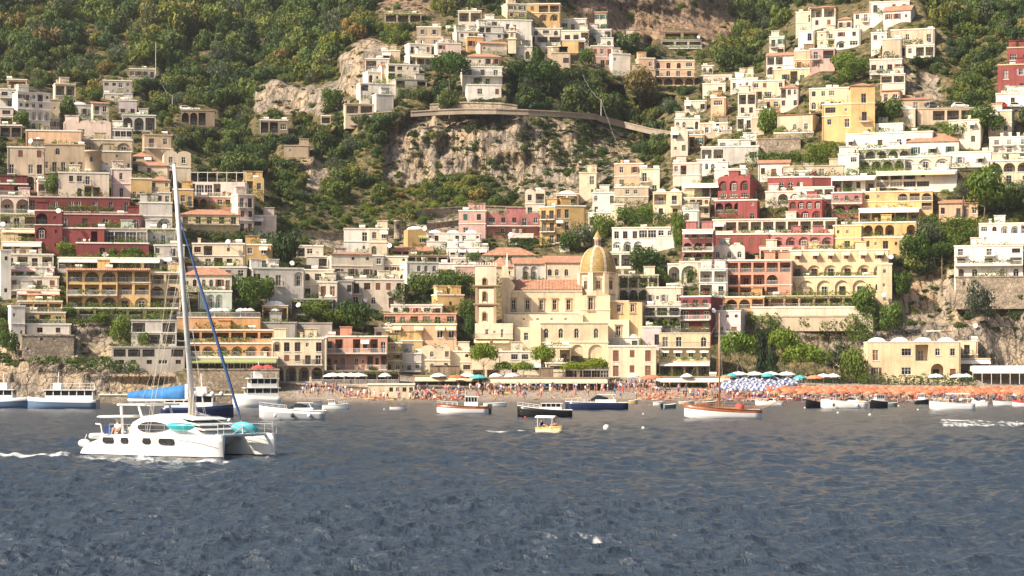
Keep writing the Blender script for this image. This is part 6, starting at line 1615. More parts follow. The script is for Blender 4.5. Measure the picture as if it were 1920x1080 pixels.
def catamaran():
    rz = R(-33); c, s = math.cos(rz), math.sin(rz)
    bow = put(420, 860); lx, ly = 5.65, -2.55
    org = bow-Vector((c*lx-s*ly, s*lx+c*ly, 0))
    t = thing('catamaran', 'large white sailing catamaran with blue sail cover motoring across the bay', 'catamaran', org, rz)
    st = [(-6.5, .34, .16, .32, -.15), (-6.2, .46, .42, .42, -.25), (-5.7, .58, .70, .52, -.3), (-5.1, .66, .90, .57, -.38), (-4.5, .73, 1.08, .62, -.45), (-3.8, .78, 1.26, .66, -.5), (-3.0, .80, 1.40, .68, -.55), (-1.5, .82, 1.46, .70, -.6), (0.5, .82, 1.47, .68, -.6), (2.4, .76, 1.47, .58, -.6), (4.0, .58, 1.48, .36, -.55), (5.0, .36, 1.48, .16, -.5), (5.62, .12, 1.48, .03, -.35)]
    for sy in (-2.55, 2.55):
        h = loft(st, [M_GEL, M_GEL], None, 'hull', t, (0, sy, 0))
        m2 = MB()   # boot stripe, rub rail, portlights proud of the side
        for sx in (-1, 1):
            for A, B in zip(st[:-1], st[1:]):
                m2.face([(A[0], sx*(A[3]+.012+.002), -.02), (B[0], sx*(B[3]+.014), -.02), (B[0], sx*(B[3]+.02), .10), (A[0], sx*(A[3]+.02), .10)])
        m2.build('boot_stripe', M_BOOT, h)
        for xa, xb in ((-4.05, -3.05), (-2.45, -1.75), (-.55, .2), (.85, 2.15)):
            m2 = MB(); n = 6; hh = .19; zc = 1.03; pts = []
            for k, (cx, a0) in enumerate(((xb-hh, -90), (xa+hh, 90))):
                for i in range(n+1): a = R(a0+180*i/n); pts.append((cx+hh*math.cos(a), zc+hh*math.sin(a)))
            yy = -.835; m2.face([(a, yy, b) for a, b in pts]); m2.face([(a, yy+.1, b) for a, b in pts][::-1])
            for (a, b), (e, f) in zip(pts, pts[1:]+pts[:1]): m2.face([(a, yy, b), (a, yy+.1, b), (e, yy+.1, f), (e, yy, f)])
            if sy < 0: m2.build('portlight', M_DARKG, h)
        m2 = MB(); m2.box(-4.6, 5.0, -.845, -.80, 1.22, 1.245); 
        if sy < 0: m2.build('rub_line', M_GREYH, h)
    # bridge deck, cockpit, trampoline and crossbeam
    m2 = MB(); m2.box(-3.9, 2.3, -1.9, 1.9, .72, 1.35); m2.face([(2.3, -1.9, .72), (2.9, -1.8, 1.2), (2.9, 1.8, 1.2), (2.3, 1.9, .72)]); m2.face([(2.3, -1.9, 1.35), (2.3, 1.9, 1.35), (2.9, 1.8, 1.2), (2.9, -1.8, 1.2)]); m2.build('bridge_deck', M_GEL, t)
    m2 = MB(); m2.tube((5.05, -2.6, 1.42), (5.05, 2.6, 1.42), .11, n=10); m2.tube((5.05, 0, 1.42), (5.05, 0, 1.95), .05); m2.tube((5.05, -1.2, 1.42), (5.05, 0, 1.95), .03); m2.tube((5.05, 1.2, 1.42), (5.05, 0, 1.95), .03); m2.build('crossbeam', M_ALU, t)
    m2 = MB()
    for i in range(15): y = -1.9+3.8*i/14; m2.box(2.85, 5.05, y-.012, y+.012, 1.36, 1.375)
    for i in range(10): x = 2.9+2.15*i/9; m2.box(x-.012, x+.012, -1.9, 1.9, 1.38, 1.39)
    o = m2.build('trampoline', M_RUBBER, t); o['kind'] = 'stuff'
    # coachroof: rounded, with a long oval side window
    secs = []
    prof = [(-3.25, 1.40, .05), (-3.1, 1.85, .62), (-2.75, 2.30, .86), (-2.1, 2.58, .96), (-.6, 2.76, 1.0), (.7, 2.70, 1.0), (1.7, 2.38, .97), (2.6, 1.88, .9), (3.3, 1.45, .8)]
    mb = MB(); rings = []
    for x, zt, k in prof:
        hw = 2.45*k+.15; z0 = 1.36; hgt = max(.02, zt-z0)
        rings.append([(x, -hw, z0), (x, -hw*.97, z0+hgt*.45), (x, -hw*.86, z0+hgt*.82), (x, -hw*.6, z0+hgt), (x, hw*.6, z0+hgt), (x, hw*.86, z0+hgt*.82), (x, hw*.97, z0+hgt*.45), (x, hw, z0)])
    for A, B in zip(rings[:-1], rings[1:]):
        for i in range(7): mb.face([A[i], A[i+1], B[i+1], B[i]])
    mb.face(rings[0][::-1]); mb.face(rings[-1])
    cab = mb.build('coachroof', M_GEL, t, True)
    m2 = MB(); n = 24; pts = []
    for i in range(n): a = 2*math.pi*i/n; pts.append((-.35+1.4*math.cos(a), 1.92+.34*math.sin(a)*(1.0-.22*math.cos(a))))
    pa = np.array(prof)
    def ysurf(x, z):
        zt = np.interp(x, pa[:,0], pa[:,1]); k = np.interp(x, pa[:,0], pa[:,2]); q = (z-1.36)/(zt-1.36)
        return float(-(2.45*k+.15)*np.interp(q, [0, .45, .82, 1], [1, .97, .86, .6])-.10)
    cw = (-.35, 1.92)
    for (a, b), (e, f) in zip(pts, pts[1:]+pts[:1]): m2.face([(cw[0], ysurf(*cw), cw[1]), (e, ysurf(e, f), f), (a, ysurf(a, b), b)])
    for (a, b), (e, f) in zip(pts, pts[1:]+pts[:1]): m2.face([(a, ysurf(a, b), b), (a, ysurf(a, b)+.12, b), (e, ysurf(e, f)+.12, f), (e, ysurf(e, f), f)])
    m2.build('saloon_window', M_DARKG, cab)
    for k, (x0, x1, z) in enumerate(((1.35, 2.35, 2.52), (1.9, 2.85, 2.20), (2.4, 3.3, 1.88))):
        m2 = MB(); hw = 1.9; m2.face([(x0, -hw, z+.06), (x1, -hw*.9, z-.12), (x1, hw*.9, z-.12), (x0, hw, z+.06)]); m2.face([(x0, -hw, z+.0), (x0, hw, z+.0), (x1, hw*.9, z-.18), (x1, -hw*.9, z-.18)]); m2.face([(x1, -hw*.9, z-.12), (x1, -hw*.9, z-.18), (x1, hw*.9, z-.18), (x1, hw*.9, z-.12)]); m2.face([(x0, -hw, z+.06), (x0, -hw, z), (x1, -hw*.9, z-.18), (x1, -hw*.9, z-.12)])
        m2.build('sun_louvre', M_GEL, cab)
        m2 = MB(); m2.face([(x0+.35, -1.75, z-.12), (x0+.62, -1.7, z-.28), (x0+.62, 1.7, z-.28), (x0+.35, 1.75, z-.12)]); m2.build('front_window', M_DARKG, cab)
    # hard tops and their legs
    m2 = MB(); m2.box(-4.35, -1.9, -1.7, 1.7, 3.30, 3.38); m2.box(-4.5, -1.6, -1.5, 1.5, 3.26, 3.30)
    ht = m2.build('hard_top', M_GEL, t)
    m2 = MB()
    for sy in (-1.5, 1.5): m2.tube((-4.0, sy, 1.4), (-4.15, sy, 3.27), .09); m2.tube((-2.3, sy, 2.5), (-2.6, sy, 3.27), .08)
    m2.build('hard_top_post', M_GEL, ht)
    m2 = MB(); m2.lathe([(0.01, .20), (1.5, .17), (1.62, .06), (1.5, 0.0), (.01, 0)], n=20); o = m2.build('aft_canopy', M_GEL, t, True, loc=(-4.9, -.4, 2.45)); o.scale = (.9, 1.35, .8)
    m2 = MB(); m2.box(-3.6, -3.2, -1.4, 1.4, 1.35, 1.85); m2.box(-3.2, -3.05, -1.4, 1.4, 1.35, 2.2); m2.build('cockpit_seat', M_CREAMH, t)
    # mast, boom, sails
    xm = .8; mb_, mt = Vector((xm, 0, 2.55)), Vector((xm-1.65, 0, 19.2))
    m2 = MB(); n = 12
    for A, B, r0, r1 in ((mb_, mb_.lerp(mt, .75), .185, .165), (mb_.lerp(mt, .75), mt, .165, .11)): m2.tube(A, B, r0, r1, n)
    ms = m2.build('mast', M_ALU, t, True)
    m2 = MB()
    for z in (7.5, 13.0):
        c_ = mb_.lerp(mt, (z-2.55)/16.65)
        for sy in (-1, 1): m2.tube(c_, c_+Vector((-.35, sy*1.05, .05)), .035, .025, 6)
    m2.build('spreader', M_ALU, ms)
    m2 = MB(); m2.box(-.35, .1, -.06, .06, 0, .06); m2.tube((0, 0, 0), (0, 0, .7), .012, n=4); m2.tube((-.3, 0, .05), (-.45, 0, .5), .01, n=4); m2.build('masthead_antenna', M_IRON, ms, loc=mt)
    m2 = MB(); m2.tube((xm-.3, 0, 3.72), (-4.9, 0, 3.62), .11, .10, 10); bo = m2.build('boom', M_ALU, t)
    m2 = MB(); ring2 = []
    for x, h, wd in ((-4.95, .3, .08), (-4.6, .44, .16), (-3.2, .56, .24), (-1.6, .70, .27), (-.3, .86, .27), (.25, .92, .22)):
        ring2.append([(x, -wd*.6, 3.72), (x, -wd, 3.82), (x, -wd*.8, 3.75+h*.55), (x, -.03, 3.75+h), (x, .03, 3.75+h), (x, wd*.8, 3.75+h*.55), (x, wd, 3.82), (x, wd*.6, 3.72)])
    for A, B in zip(ring2[:-1], ring2[1:]):
        for i in range(7): m2.face([A[i], A[i+1], B[i+1], B[i]])
    m2.face(ring2[0][::-1]); m2.face(ring2[-1]); m2.build('sail_cover', M_SAILB, t, True)
    m2 = MB(); m2.face([(.28, -.2, 3.8), (.28, .2, 3.8), (.34, .05, 4.85), (.34, -.05, 4.85)]); m2.box(.28, .5, -.2, .2, 3.75, 4.7); m2.build('folded_sail', M_GEL, t)
    fa, fb = Vector((5.05, 0, 1.95)), Vector((xm-1.3, 0, 16.0))
    m2 = MB()
    ts_ = [0.03, .08, .3, .5, .7, .9, .985]; rr = [.03, .085, .10, .095, .08, .05, .02]
    for i in range(6): m2.tube(fa.lerp(fb, ts_[i]), fa.lerp(fb, ts_[i+1]), rr[i], rr[i+1], 10, cap=False)
    m2.build('furled_genoa', M_GENOA, t, True)
    m2 = MB(); sh = .014
    m2.tube(fa, fb, .02, n=5)
    for sy in (-1, 1):
        m2.tube((-.6, sy*2.9, 1.45), mb_.lerp(mt, .8), sh, n=4); m2.tube((-.4, sy*2.9, 1.45), mb_.lerp(mt, .62), sh, n=4); m2.tube((-4.8, 0, 3.7), mt, sh*.6, n=4)
        m2.tube((-3.4, sy*.25, 3.7), mb_.lerp(mt, .55), sh*.6, n=4); m2.tube((-1.8, sy*.25, 3.75), mb_.lerp(mt, .5), sh*.6, n=4)
    m2.tube((xm-.1, .1, 3), (5.0, .4, 1.6), sh, n=4); m2.build('rigging', M_ROPE, ms)
    m2 = MB()
    rr_ = random.Random(2)
    for i in range(16): a = rr_.random()*6.28; m2.tube((xm+.3*math.cos(a), .3*math.sin(a), 2.6), (xm+.26*math.cos(a+.5)-.05, .26*math.sin(a+.5), 3.2+rr_.random()*1.1), .03, n=5)
    m2.build('rope_bundle', M_ROPE, ms)
    # life lines
    for sy in (-1, 1): railrun([(x, sy*3.2, 1.46) for x in (-3.6, -2, -.4, 1.2, 2.8, 4.2)]+[(5.3, sy*2.75, 1.47)], .62, M_ALU, t, r=.009)
    railrun([(5.5, -2.4, 1.48), (5.45, -2.9, 1.48)], .7, M_ALU, t, 'pulpit'); railrun([(5.5, 2.4, 1.48), (5.45, 2.9, 1.48)], .7, M_ALU, t, 'pulpit')
    # gear that could be lifted off
    def at(lx, ly, lz): return Vector((org.x+c*lx-s*ly, org.y+s*lx+c*ly, lz))
    def kayak(lbl, p, ang, L, mat, tilt, nm='kayak', bw=.36):
        k = thing(nm, lbl, 'kayak', p, ang)
        mb2 = MB(); n = 12; rg = []
        for i in range(n+1):
            x = -L/2+L*i/n; q = max(.03, (1-(2*x/L)**2)); w_ = bw*q**.7; up = .12*(2*x/L)**2
            rg.append([(x, -w_, up), (x, -w_*.7, up-.2*q), (x, 0, up-.26*q), (x, w_*.7, up-.2*q), (x, w_, up), (x, w_*.5, up+.08*q), (x, -w_*.5, up+.08*q)])
        for A, B in zip(rg[:-1], rg[1:]):
            for i in range(7): mb2.face([A[i], A[(i+1) % 7], B[(i+1) % 7], B[i]])
        mb2.face(rg[0]); mb2.face(rg[-1][::-1])
        b_ = mb2.build('body', mat, k, True); b_.rotation_euler = (tilt, 0, 0)
        m3 = MB(); m3.ball((0, 0, .06), 1, 12, 6, (.42, .17, .06)); o = m3.build('cockpit', M_RUBBER if mat is M_TURQ else M_GEL, b_, True)
        return k
    kayak('turquoise kayak strapped to the catamaran deck beside the mast', at(2.1, -2.75, 1.95), rz, 2.5, M_TURQ, R(-55))
    kayak('pale turquoise dinghy hull lying on the catamaran foredeck', at(4.3, 1.0, 1.78), rz+R(8), 2.1, M_LTURQ, R(-60), 'dinghy', .55)
    # tender on the davits, fender and outboard
    tn = thing('tender', 'small white tender hanging behind the catamaran stern', 'dinghy', at(-6.1, -.6, 1.2), rz+R(90))
    m2 = MB()
    for sy in (-.5, .5): m2.tube((-1.2, sy, 0), (1.0, sy, 0), .2, n=10); m2.tube((1.0, sy, 0), (1.5, 0, .15), .2, .16, 10)
    m2.build('tube', M_WRUB, tn, True); m2 = MB(); m2.box(-1.2, 1.1, -.35, .35, -.15, -.08); m2.build('floor_board', M_GREYH, tn)
    m2 = MB(); m2.tube((-5.3, -.1, 1.4), (-5.5, -.1, 2.2), .05); m2.tube((-5.5, -.1, 2.2), (-6.0, -.1, 2.3), .05); m2.tube((-5.3, -2.0, 1.2), (-5.5, -2.0, 2.0), .05); m2.tube((-5.5, -2, 2.0), (-5.95, -2, 2.05), .05); m2.build('davit', M_ALU, t)
    f_ = thing('fender', 'white round fender hung at the catamaran stern', 'fender', at(-6.6, -2.4, .75)); m2 = MB(); m2.ball((0, 0, 0), .33, 14, 10, (1.3, 1, .85)); m2.tube((0, 0, .2), (.15, 0, .6), .02); m2.build('ball', M_WRUB, f_, True)
    bk = thing('bucket', 'blue canvas bag on the catamaran stern', 'bag', at(-4.6, -2.2, 1.4)); m2 = MB(); m2.box(-.28, .28, -.2, .2, 0, .55); m2.box(-.05, .05, -.02, .02, .55, .68); m2.build('body', M_GENOA, bk)
    return t, at, rz
CAT, cat_at, cat_rz = catamaran()
def motorboat(name, label, cat, x0, x1, ywl, hull_c, bow=-1, fb=1.0, bowup=.45, beam=.32, cabin=None, stripe=None, yaw=0, deckm=None, extra=None, split=None, rail=True, fend=0):
    """x0, x1: ends of the boat in the photograph, ywl: its waterline; bow -1 points left, +1 right"""
    D = wl(ywl); pm = F/D; a = R(yaw); L = (x1-x0)/pm/max(.45, math.cos(a)); xc = (x0+x1)/2
    rz = (math.pi if bow < 0 else 0)+a
    t = thing(name, label, cat, put(xc, ywl, D), rz)
    B = L*beam/2; h = L/2
    sec = []
    for i in range(11):
        u = i/10; x = -h*.94+h*1.94*u; w_ = B*(1-max(0, (u-.45)/.55)**2.2)*(.9+.1*min(1, u*4)); ww = w_*(.86-.25*u**3) if u < .99 else .01
        zd = fb*(1+bowup*u**2); xo = x-(h*.0 if u < .9 else 0)
        if u > .9: ww = max(.01, w_*.2); 
        sec.append((xo, max(.03, w_), zd, max(.01, ww), -.3 if u < .9 else -.08))
    sec[-1] = (h, .03, sec[-1][2], .005, sec[-1][2]*.45)
    hm = [hull_c, stripe or hull_c, deckm or M_GEL]
    hl = loft(sec, hm, split if split is not None else None, 'hull', t)
    m2 = MB()
    for sy in (-1, 1):
        for A, Bq in zip(sec[:-1], sec[1:]): m2.tube((A[0], sy*(A[1]+.01), A[2]+.02), (Bq[0], sy*(Bq[1]+.01), Bq[2]+.02), .045, n=5, cap=False)
    m2.build('gunwale', stripe or M_GEL, hl)
    zc = fb*1.02
    if cabin:
        cx0, cx1, ch, kind = cabin; xa, xb = -h+L*cx0, -h+L*cx1; cb = B*.72
        if kind == 'wind':     # raked sports windscreen with coaming
            m2 = MB(); m2.box(xa, xb-.2*(xb-xa), -cb, cb, zc-.05, zc+ch*.4); c1 = m2.build('coaming', M_GEL, t)
            m2 = MB(); xs = xb-.2*(xb-xa); m2.face([(xb+.3, -cb*.7, zc+ch*.2), (xb+.3, cb*.7, zc+ch*.2), (xs-.4, cb*.75, zc+ch), (xs-.4, -cb*.75, zc+ch)])
            for sy in (-1, 1): m2.face([(xb+.3, sy*cb*.7, zc+ch*.2), (xs-.4, sy*cb*.75, zc+ch), (xa+.3*(xb-xa), sy*cb, zc+ch*.62), (xa+.3*(xb-xa), sy*cb, zc+ch*.4)])
            m2.build('windscreen', M_DARKG, c1)
            m2 = MB(); m2.box(xa, xs-.3, -cb*.8, cb*.8, zc+ch*.98, zc+ch*1.06); 
            for sy in (-1, 1): m2.tube((xa+.2, sy*cb*.8, zc+ch*.3), (xa+.5, sy*cb*.75, zc+ch), .05)
            m2.build('radar_arch', M_GEL, c1)
        elif kind == 'house':  # wheelhouse with windows
            m2 = MB(); m2.box(xa, xb, -cb, cb, zc-.05, zc+ch*.45); m2.face([(xb, -cb, zc+ch*.45), (xb, cb, zc+ch*.45), (xb-.3*ch, cb*.9, zc+ch), (xb-.3*ch, -cb*.9, zc+ch)])
            c1 = m2.build('wheelhouse', M_GEL, t)
            m2 = MB(); m2.box(xa+.08, xb-.12, -cb*.93, cb*.93, zc+ch*.45, zc+ch*.9); m2.build('windscreen', M_DARKG, c1)
            m2 = MB(); m2.box(xa-.15, xb-.1, -cb*1.02, cb*1.02, zc+ch*.9, zc+ch); n = 4
            for i in range(n+1): x = xa+.1+(xb-xa-.25)*i/n; m2.box(x-.03, x+.03, -cb*.96, -cb*.93, zc+ch*.45, zc+ch*.9); m2.box(x-.03, x+.03, cb*.93, cb*.96, zc+ch*.45, zc+ch*.9)
            m2.build('cabin_roof', M_GEL, c1)
        elif kind == 'canopy':
            m2 = MB()
            for x in (xa, xb):
                for sy in (-1, 1): m2.tube((x, sy*cb, zc*.8), (x, sy*cb, zc+ch), .035)
            c1 = m2.build('canopy_post', M_ALU, t)
            m2 = MB(); n = 6
            for i in range(n): u, v = -cb*1.15+2.3*cb*i/n, -cb*1.15+2.3*cb*(i+1)/n; zu, zv = .18*math.cos(u/cb*1.2), .18*math.cos(v/cb*1.2); m2.face([(xa-.3, u, zc+ch+zu), (xb+.2, u, zc+ch+zu), (xb+.2, v, zc+ch+zv), (xa-.3, v, zc+ch+zv)]); m2.face([(xa-.3, u, zc+ch+zu-.05), (xa-.3, v, zc+ch+zv-.05), (xb+.2, v, zc+ch+zv-.05), (xb+.2, u, zc+ch+zu-.05)])
            m2.build('canopy', M_AWN, c1)
    m2 = MB(); m2.box(-h*.9, -h*.62, -B*.7, B*.7, fb*.9, fb*1.12); m2.build('stern_bench', M_CREAMH, t)
    if rail and L > 4:
        pts = [(x, -w_*.9, z) for (x, w_, z, _, _) in sec[6:10]]+[(sec[10][0]-.05, 0, sec[10][2])]+[(x, w_*.9, z) for (x, w_, z, _, _) in sec[6:10]][::-1]
        railrun(pts, .45, M_ALU, t, 'pulpit', r=.02)
    if extra: extra(t, h, B, fb, sec)
    for i in range(fend):
        m2 = MB(); x = -h*.5+h*1.0*i/max(1, fend-1 or 1); sy = -1 if bow > 0 else 1; m2.ball((x, sy*(B+.15), fb*.55), .2, 10, 8, (1, 1, 1.3)); m2.tube((x, sy*B, fb), (x, sy*(B+.12), fb*.7), .015, n=4); m2.build('fender', M_WRUB if i % 2 == 0 else M_RUBBER, t, True)
    return t
def outboard(t, h, B, fb, sec):
    m2 = MB(); m2.box(-h-.35, -h*.93, -.18, .18, fb*.7, fb*1.35); m2.box(-h-.25, -h*.96, -.08, .08, -.3, fb*.7); m2.build('outboard_motor', M_RUBBER, t)
def gulet_rig(t, h, B, fb, sec):
    D = wl(785); pm = F/D
    m2 = MB(); xm = -h+L_g*.555; m2.tube((xm, 0, .4), (xm, 0, 12.4), .13, .07, 10); ms = m2.build('mast', M_SPAR, t, True)
    m2 = MB(); m2.tube((h-.4, 0, fb*1.6), (h+1.0, 0, fb*1.75), .06, .04); m2.build('bowsprit', M_SPAR, t)
    m2 = MB(); m2.tube((-h*.95, .1, fb*1.15), (-h-1.6, .1, fb*1.15+.75), .06, .04); m2.build('stern_pole', M_SPAR, t)
    m2 = MB()
    for sy in (-1, 1): m2.tube((xm-.5, sy*B*.95, fb), (xm, 0, 10.8), .012, n=4); m2.tube((xm+.6, sy*B*.95, fb), (xm, 0, 10.8), .012, n=4)
    m2.tube((h+.9, 0, fb*1.75), (xm, 0, 11.8), .012, n=4); m2.tube((-h*.9, 0, fb*1.1), (xm, 0, 12.2), .012, n=4); m2.build('rigging', M_ROPE, ms)
    m2 = MB(); m2.box(xm-2.2, xm+1.5, -B*.5, B*.5, fb, fb+.35); m2.build('deckhouse', M_SPAR, t)
    m2 = MB(); xa = -h+L_g*.30; m2.lathe([(.9, 0), (.95, .5), (.7, .85), (.05, 1.0)], n=12); o = m2.build('spray_hood', M_REDC, t, True, loc=(xa, 0, fb*1.05)); o.scale = (.6, .8, .75)
    railrun([(x, -w_*.95, z) for (x, w_, z, _, _) in sec[0:9]], .45, M_SPAR, t, 'guard_rail', r=.02); railrun([(x, w_*.95, z) for (x, w_, z, _, _) in sec[0:9]], .45, M_SPAR, t, 'guard_rail', r=.02)
L_g = 148/(F/wl(785))
motorboat('wooden_sailboat','white and varnished wooden sailboat with a bare brown mast and red hood','sailboat',1283,1431,785,M_GEL,-1,1.0,.8,.30,None,M_WOOD,0,M_TEAK,gulet_rig,split=1,rail=False)
motorboat('motor_launch','black-hulled launch with white cabin and dark windscreen','boat',970,1076,782,M_BLACK,-1,.85,.65,.32,(.22,.60,.85,'house'))
motorboat('motor_yacht','long navy motor yacht with white deck and low windscreen','yacht',1060,1181,768,M_NAVY,-1,1.0,.15,.28,(.22,.62,1.15,'wind'))
motorboat('fishing_launch','white launch with brown rub rail moored off the middle of the beach','boat',819,918,776,M_GEL,-1,.95,.35,.36,(.22,.48,1.35,'house'),M_WOOD,split=1,extra=outboard)
motorboat('passenger_dinghy','tiny yellow-white open boat with white canopy carrying two people','boat',1008,1053,811,M_CREAMH,1,.42,.35,.36,(.1,.7,.92,'canopy'),M_YEL,-38,M_TEAK,split=1,rail=False)
motorboat('speedboat','pale grey speedboat with hanging fender right behind the catamaran bow','boat',486,614,788,M_GREYH,-1,1.05,.55,.30,(.2,.55,.9,'wind'),M_GEL,split=1,fend=3)
motorboat('speedboat','white speedboat with two dark fenders off the orange parasols','boat',1539,1627,766,M_GEL,-1,1.0,.35,.30,(.2,.5,.7,'wind'),fend=2)
motorboat('speedboat','white sports boat with a tan bimini off the orange parasols','boat',1743,1829,769,M_GEL,-1,.95,.3,.30,(.2,.62,1.3,'canopy'))
motorboat('cabin_boat','small black-hulled boat with white cabin next to the fendered speedboat','boat',1630,1664,765,M_BLACK,-1,1.0,.35,.36,(.2,.7,1.0,'house'),yaw=20)
motorboat('work_boat','little dark wooden boat seen from ahead by the parasols','boat',1509,1538,765,M_BLACK,-1,.9,.5,.5,None,M_WOOD,40)
motorboat('cabin_boat','small white cuddy boat with dark hull near the tan bimini','boat',1714,1741,758,M_BLACK,1,.7,.3,.36,(.3,.75,1.1,'house'),M_GEL)
motorboat('rowing_boat','white skiff with blue windscreen close to the left beach end','boat',603,655,768,M_GEL,1,.6,.5,.34,(.25,.5,.9,'house'))
motorboat('rowing_boat','small empty white dinghy floating near the beach','boat',730,762,768,M_GEL,1,.45,.3,.36,None,M_WOOD,rail=False)
motorboat('rowing_boat','white open boat beached near the catamaran bow','boat',560,604,762,M_GEL,1,.6,.4,.34,None,M_BLUEH,rail=False)
motorboat('inflatable_boat','grey-green inflatable boat with outboard moored by the wooden sailboat','boat',1241,1268,766,M_RIBG,1,.55,.3,.42,None,extra=outboard,rail=False,yaw=30)
motorboat('rowing_boat','white tender drawn up beside the grey-green inflatable','boat',1224,1244,760,M_GEL,1,.5,.3,.4,None,rail=False)
motorboat('rowing_boat','cream tender between the inflatable and the wooden mast','boat',1272,1300,759,M_CREAMH,1,.5,.3,.4,None,rail=False)
motorboat('rowing_boat','orange-brown rowing boat behind the wooden mast','boat',1302,1342,760,M_SPAR,1,.5,.3,.34,None,rail=False)
motorboat('speedboat','slim white boat at the waters edge right of the red hood','boat',1416,1470,760,M_GEL,-1,.55,.35,.26,(.3,.6,.6,'wind'))
motorboat('inflatable_boat','dark inflatable tied to the small cabin boat','boat',1662,1682,762,M_RIBG,1,.5,.2,.4,None,extra=outboard,rail=False)
motorboat('speedboat','white runabout half hidden behind the tan bimini boat','boat',1822,1854,762,M_GEL,-1,.7,.3,.34,(.25,.6,.8,'wind'))
motorboat('rowing_boat','white dinghy with raised motor near the picture edge','boat',1862,1900,760,M_GEL,-1,.55,.3,.34,None,extra=outboard,rail=False)
motorboat('rowing_boat','red and white boat cut by the picture edge','boat',1898,1940,762,M_GEL,-1,.7,.4,.34,None,M_REDC,split=1)
motorboat('rowing_boat','white day boat beside the launch with brown rub rail','boat',905,950,762,M_GEL,1,.5,.3,.34,None,rail=False)
motorboat('speedboat','yellow jet boat on the sand behind the navy yacht','boat',1178,1196,757,M_YEL,1,.5,.4,.4,None,rail=False)
def ferry(name, label, x0, x1, ywl, hull_c, bow, decks, fb, yaw=0, extra=None):
    D = wl(ywl); pm = F/D; a = R(yaw); L = (x1-x0)/pm/max(.4, math.cos(a)); rz = (math.pi if bow < 0 else 0)+a
    t = thing(name, label, 'ferry', put((x0+x1)/2, ywl, D), rz); h = L/2; B = max(1.6, L*.16)
    sec = []
    for i in range(11):
        u = i/10; x = -h+L*u; w_ = B*(1-max(0, (u-.6)/.4)**2); sec.append((x, max(.05, w_), fb*(1+.35*u*u), max(.01, w_*(.85 if u < .95 else .3)), -.3))
    loft(sec, [hull_c, hull_c if hull_c is M_NAVY else M_GEL, M_GEL], 1, 'hull', t)
    z = fb*1.05; xa, xb = -h*.9, h*.45
    for k in range(decks):
        m2 = MB(); m2.box(xa, xb, -B*.85, B*.85, z, z+.6); c1 = m2.build('deckhouse', M_GEL, t)
        n = max(4, int((xb-xa)/1.1)); m2 = MB(); m2.box(xa+.1, xb-.1, -B*.82, B*.82, z+.6, z+1.35); m2.build('window_band', M_DARKG, c1)
        m2 = MB(); m2.box(xa-.3, xb+.3, -B*.95, B*.95, z+1.35, z+1.48)
        for i in range(n+1): x = xa+.05+(xb-xa-.1)*i/n; m2.box(x-.06, x+.06, -B*.86, -B*.82, z+.6, z+1.35); m2.box(x-.06, x+.06, B*.82, B*.86, z+.6, z+1.35)
        m2.build('deck_roof', M_GEL, c1); z += 1.48; xb -= L*.08; xa += L*.03
    railrun([(xa, -B*.9, z), (xa*.5, -B*.9, z), (0, -B*.9, z), (xb, -B*.9, z), (xb, B*.9, z), (0, B*.9, z), (xa, B*.9, z)], .9, M_ALU, t, r=.03)
    m2 = MB(); m2.box(xb-1.4, xb-.2, -B*.5, B*.5, z, z+1.0); m2.tube((xb-.8, 0, z+1), (xb-.9, 0, z+2.6), .06); m2.box(xb-1.0, xb-.7, -.6, .6, z+1.9, z+1.98); m2.build('bridge', M_GEL, t)
    if extra: extra(t, h, B, z, sec)
    return t
def ferry_fend(t, h, B, z, sec):
    for i in range(7):
        m2 = MB(); m2.ball((-h*.8+h*1.5*i/6, 0, 0), .28, 10, 8); o = m2.build('fender', M_WRUB, t, True, loc=(0, -B*.9, z+.15))
def ferry_par(t, h, B, z, sec):
    for x, m_ in ((-h*.5, M_REDC), (-h*.1, M_REDC)):
        m2 = MB(); m2.tube((0, 0, 0), (0, 0, 2.0), .04); m2.lathe([(1.3, 1.5), (.7, 1.85), (.02, 2.1)], n=10); m2.build('sunshade', m_, t, loc=(x, 0, z))
ferry('passenger_boat','dark blue passenger boat with white saloon behind the catamaran mast',305,438,782,M_NAVY,1,1,1.15,0,ferry_fend)
ferry('passenger_ferry','white two-deck excursion ferry with red sunshades at the quay',438,522,763,M_GEL,-1,2,1.5,18,ferry_par)
ferry('passenger_ferry','low blue-grey ferry cut by the picture edge',-60,60,765,M_BLUEH,1,1,1.3)
ferry('passenger_ferry','grey and white ferry moored under the sea rocks',52,184,766,M_BLUEH,-1,1,1.3)
BUOY = [(1137,805,.30,M_WRUB,'large white ball buoy beyond the tiny canopy boat'),(1206,804,.15,M_WRUB,'small white buoy beside the large ball buoy'),(985,784,.14,M_REDC,'red buoy at the bow of the black launch'),(430,790,.22,M_WRUB,'white buoy between the catamaran mast and the speedboat'),(1571,775,.14,M_WRUB,'white buoy below the fendered speedboat'),(1631,779,.16,M_WRUB,'white buoy below the black cabin boat'),(1721,769,.13,M_WRUB,'white buoy left of the tan bimini boat'),(1685,762,.12,M_WRUB,'white buoy by the dark inflatable'),(1509,766,.14,M_WRUB,'white buoy at the dark wooden boat'),(1206,777,.12,M_WRUB,'white buoy off the navy yacht stern'),(1217,760,.1,M_YEL,'yellow buoy at the bathing line'),(720,768,.1,M_WRUB,'white buoy beside the empty dinghy'),(1455,760,.12,M_WRUB,'white buoy by the slim white boat')]
for x, y, r_, m_, lb in BUOY:
    D = wl(y); t = thing('mooring_buoy', lb, 'buoy', put(x, y, D)); m2 = MB(); m2.ball((0, 0, r_*.55), r_, 14, 10); m2.build('float', m_, t, True); m2 = MB(); m2.lathe([(r_*.25, r_*1.45), (r_*.25, r_*1.7), (r_*.01, r_*1.75)], n=8); m2.build('cap', M_RUBBER, t)
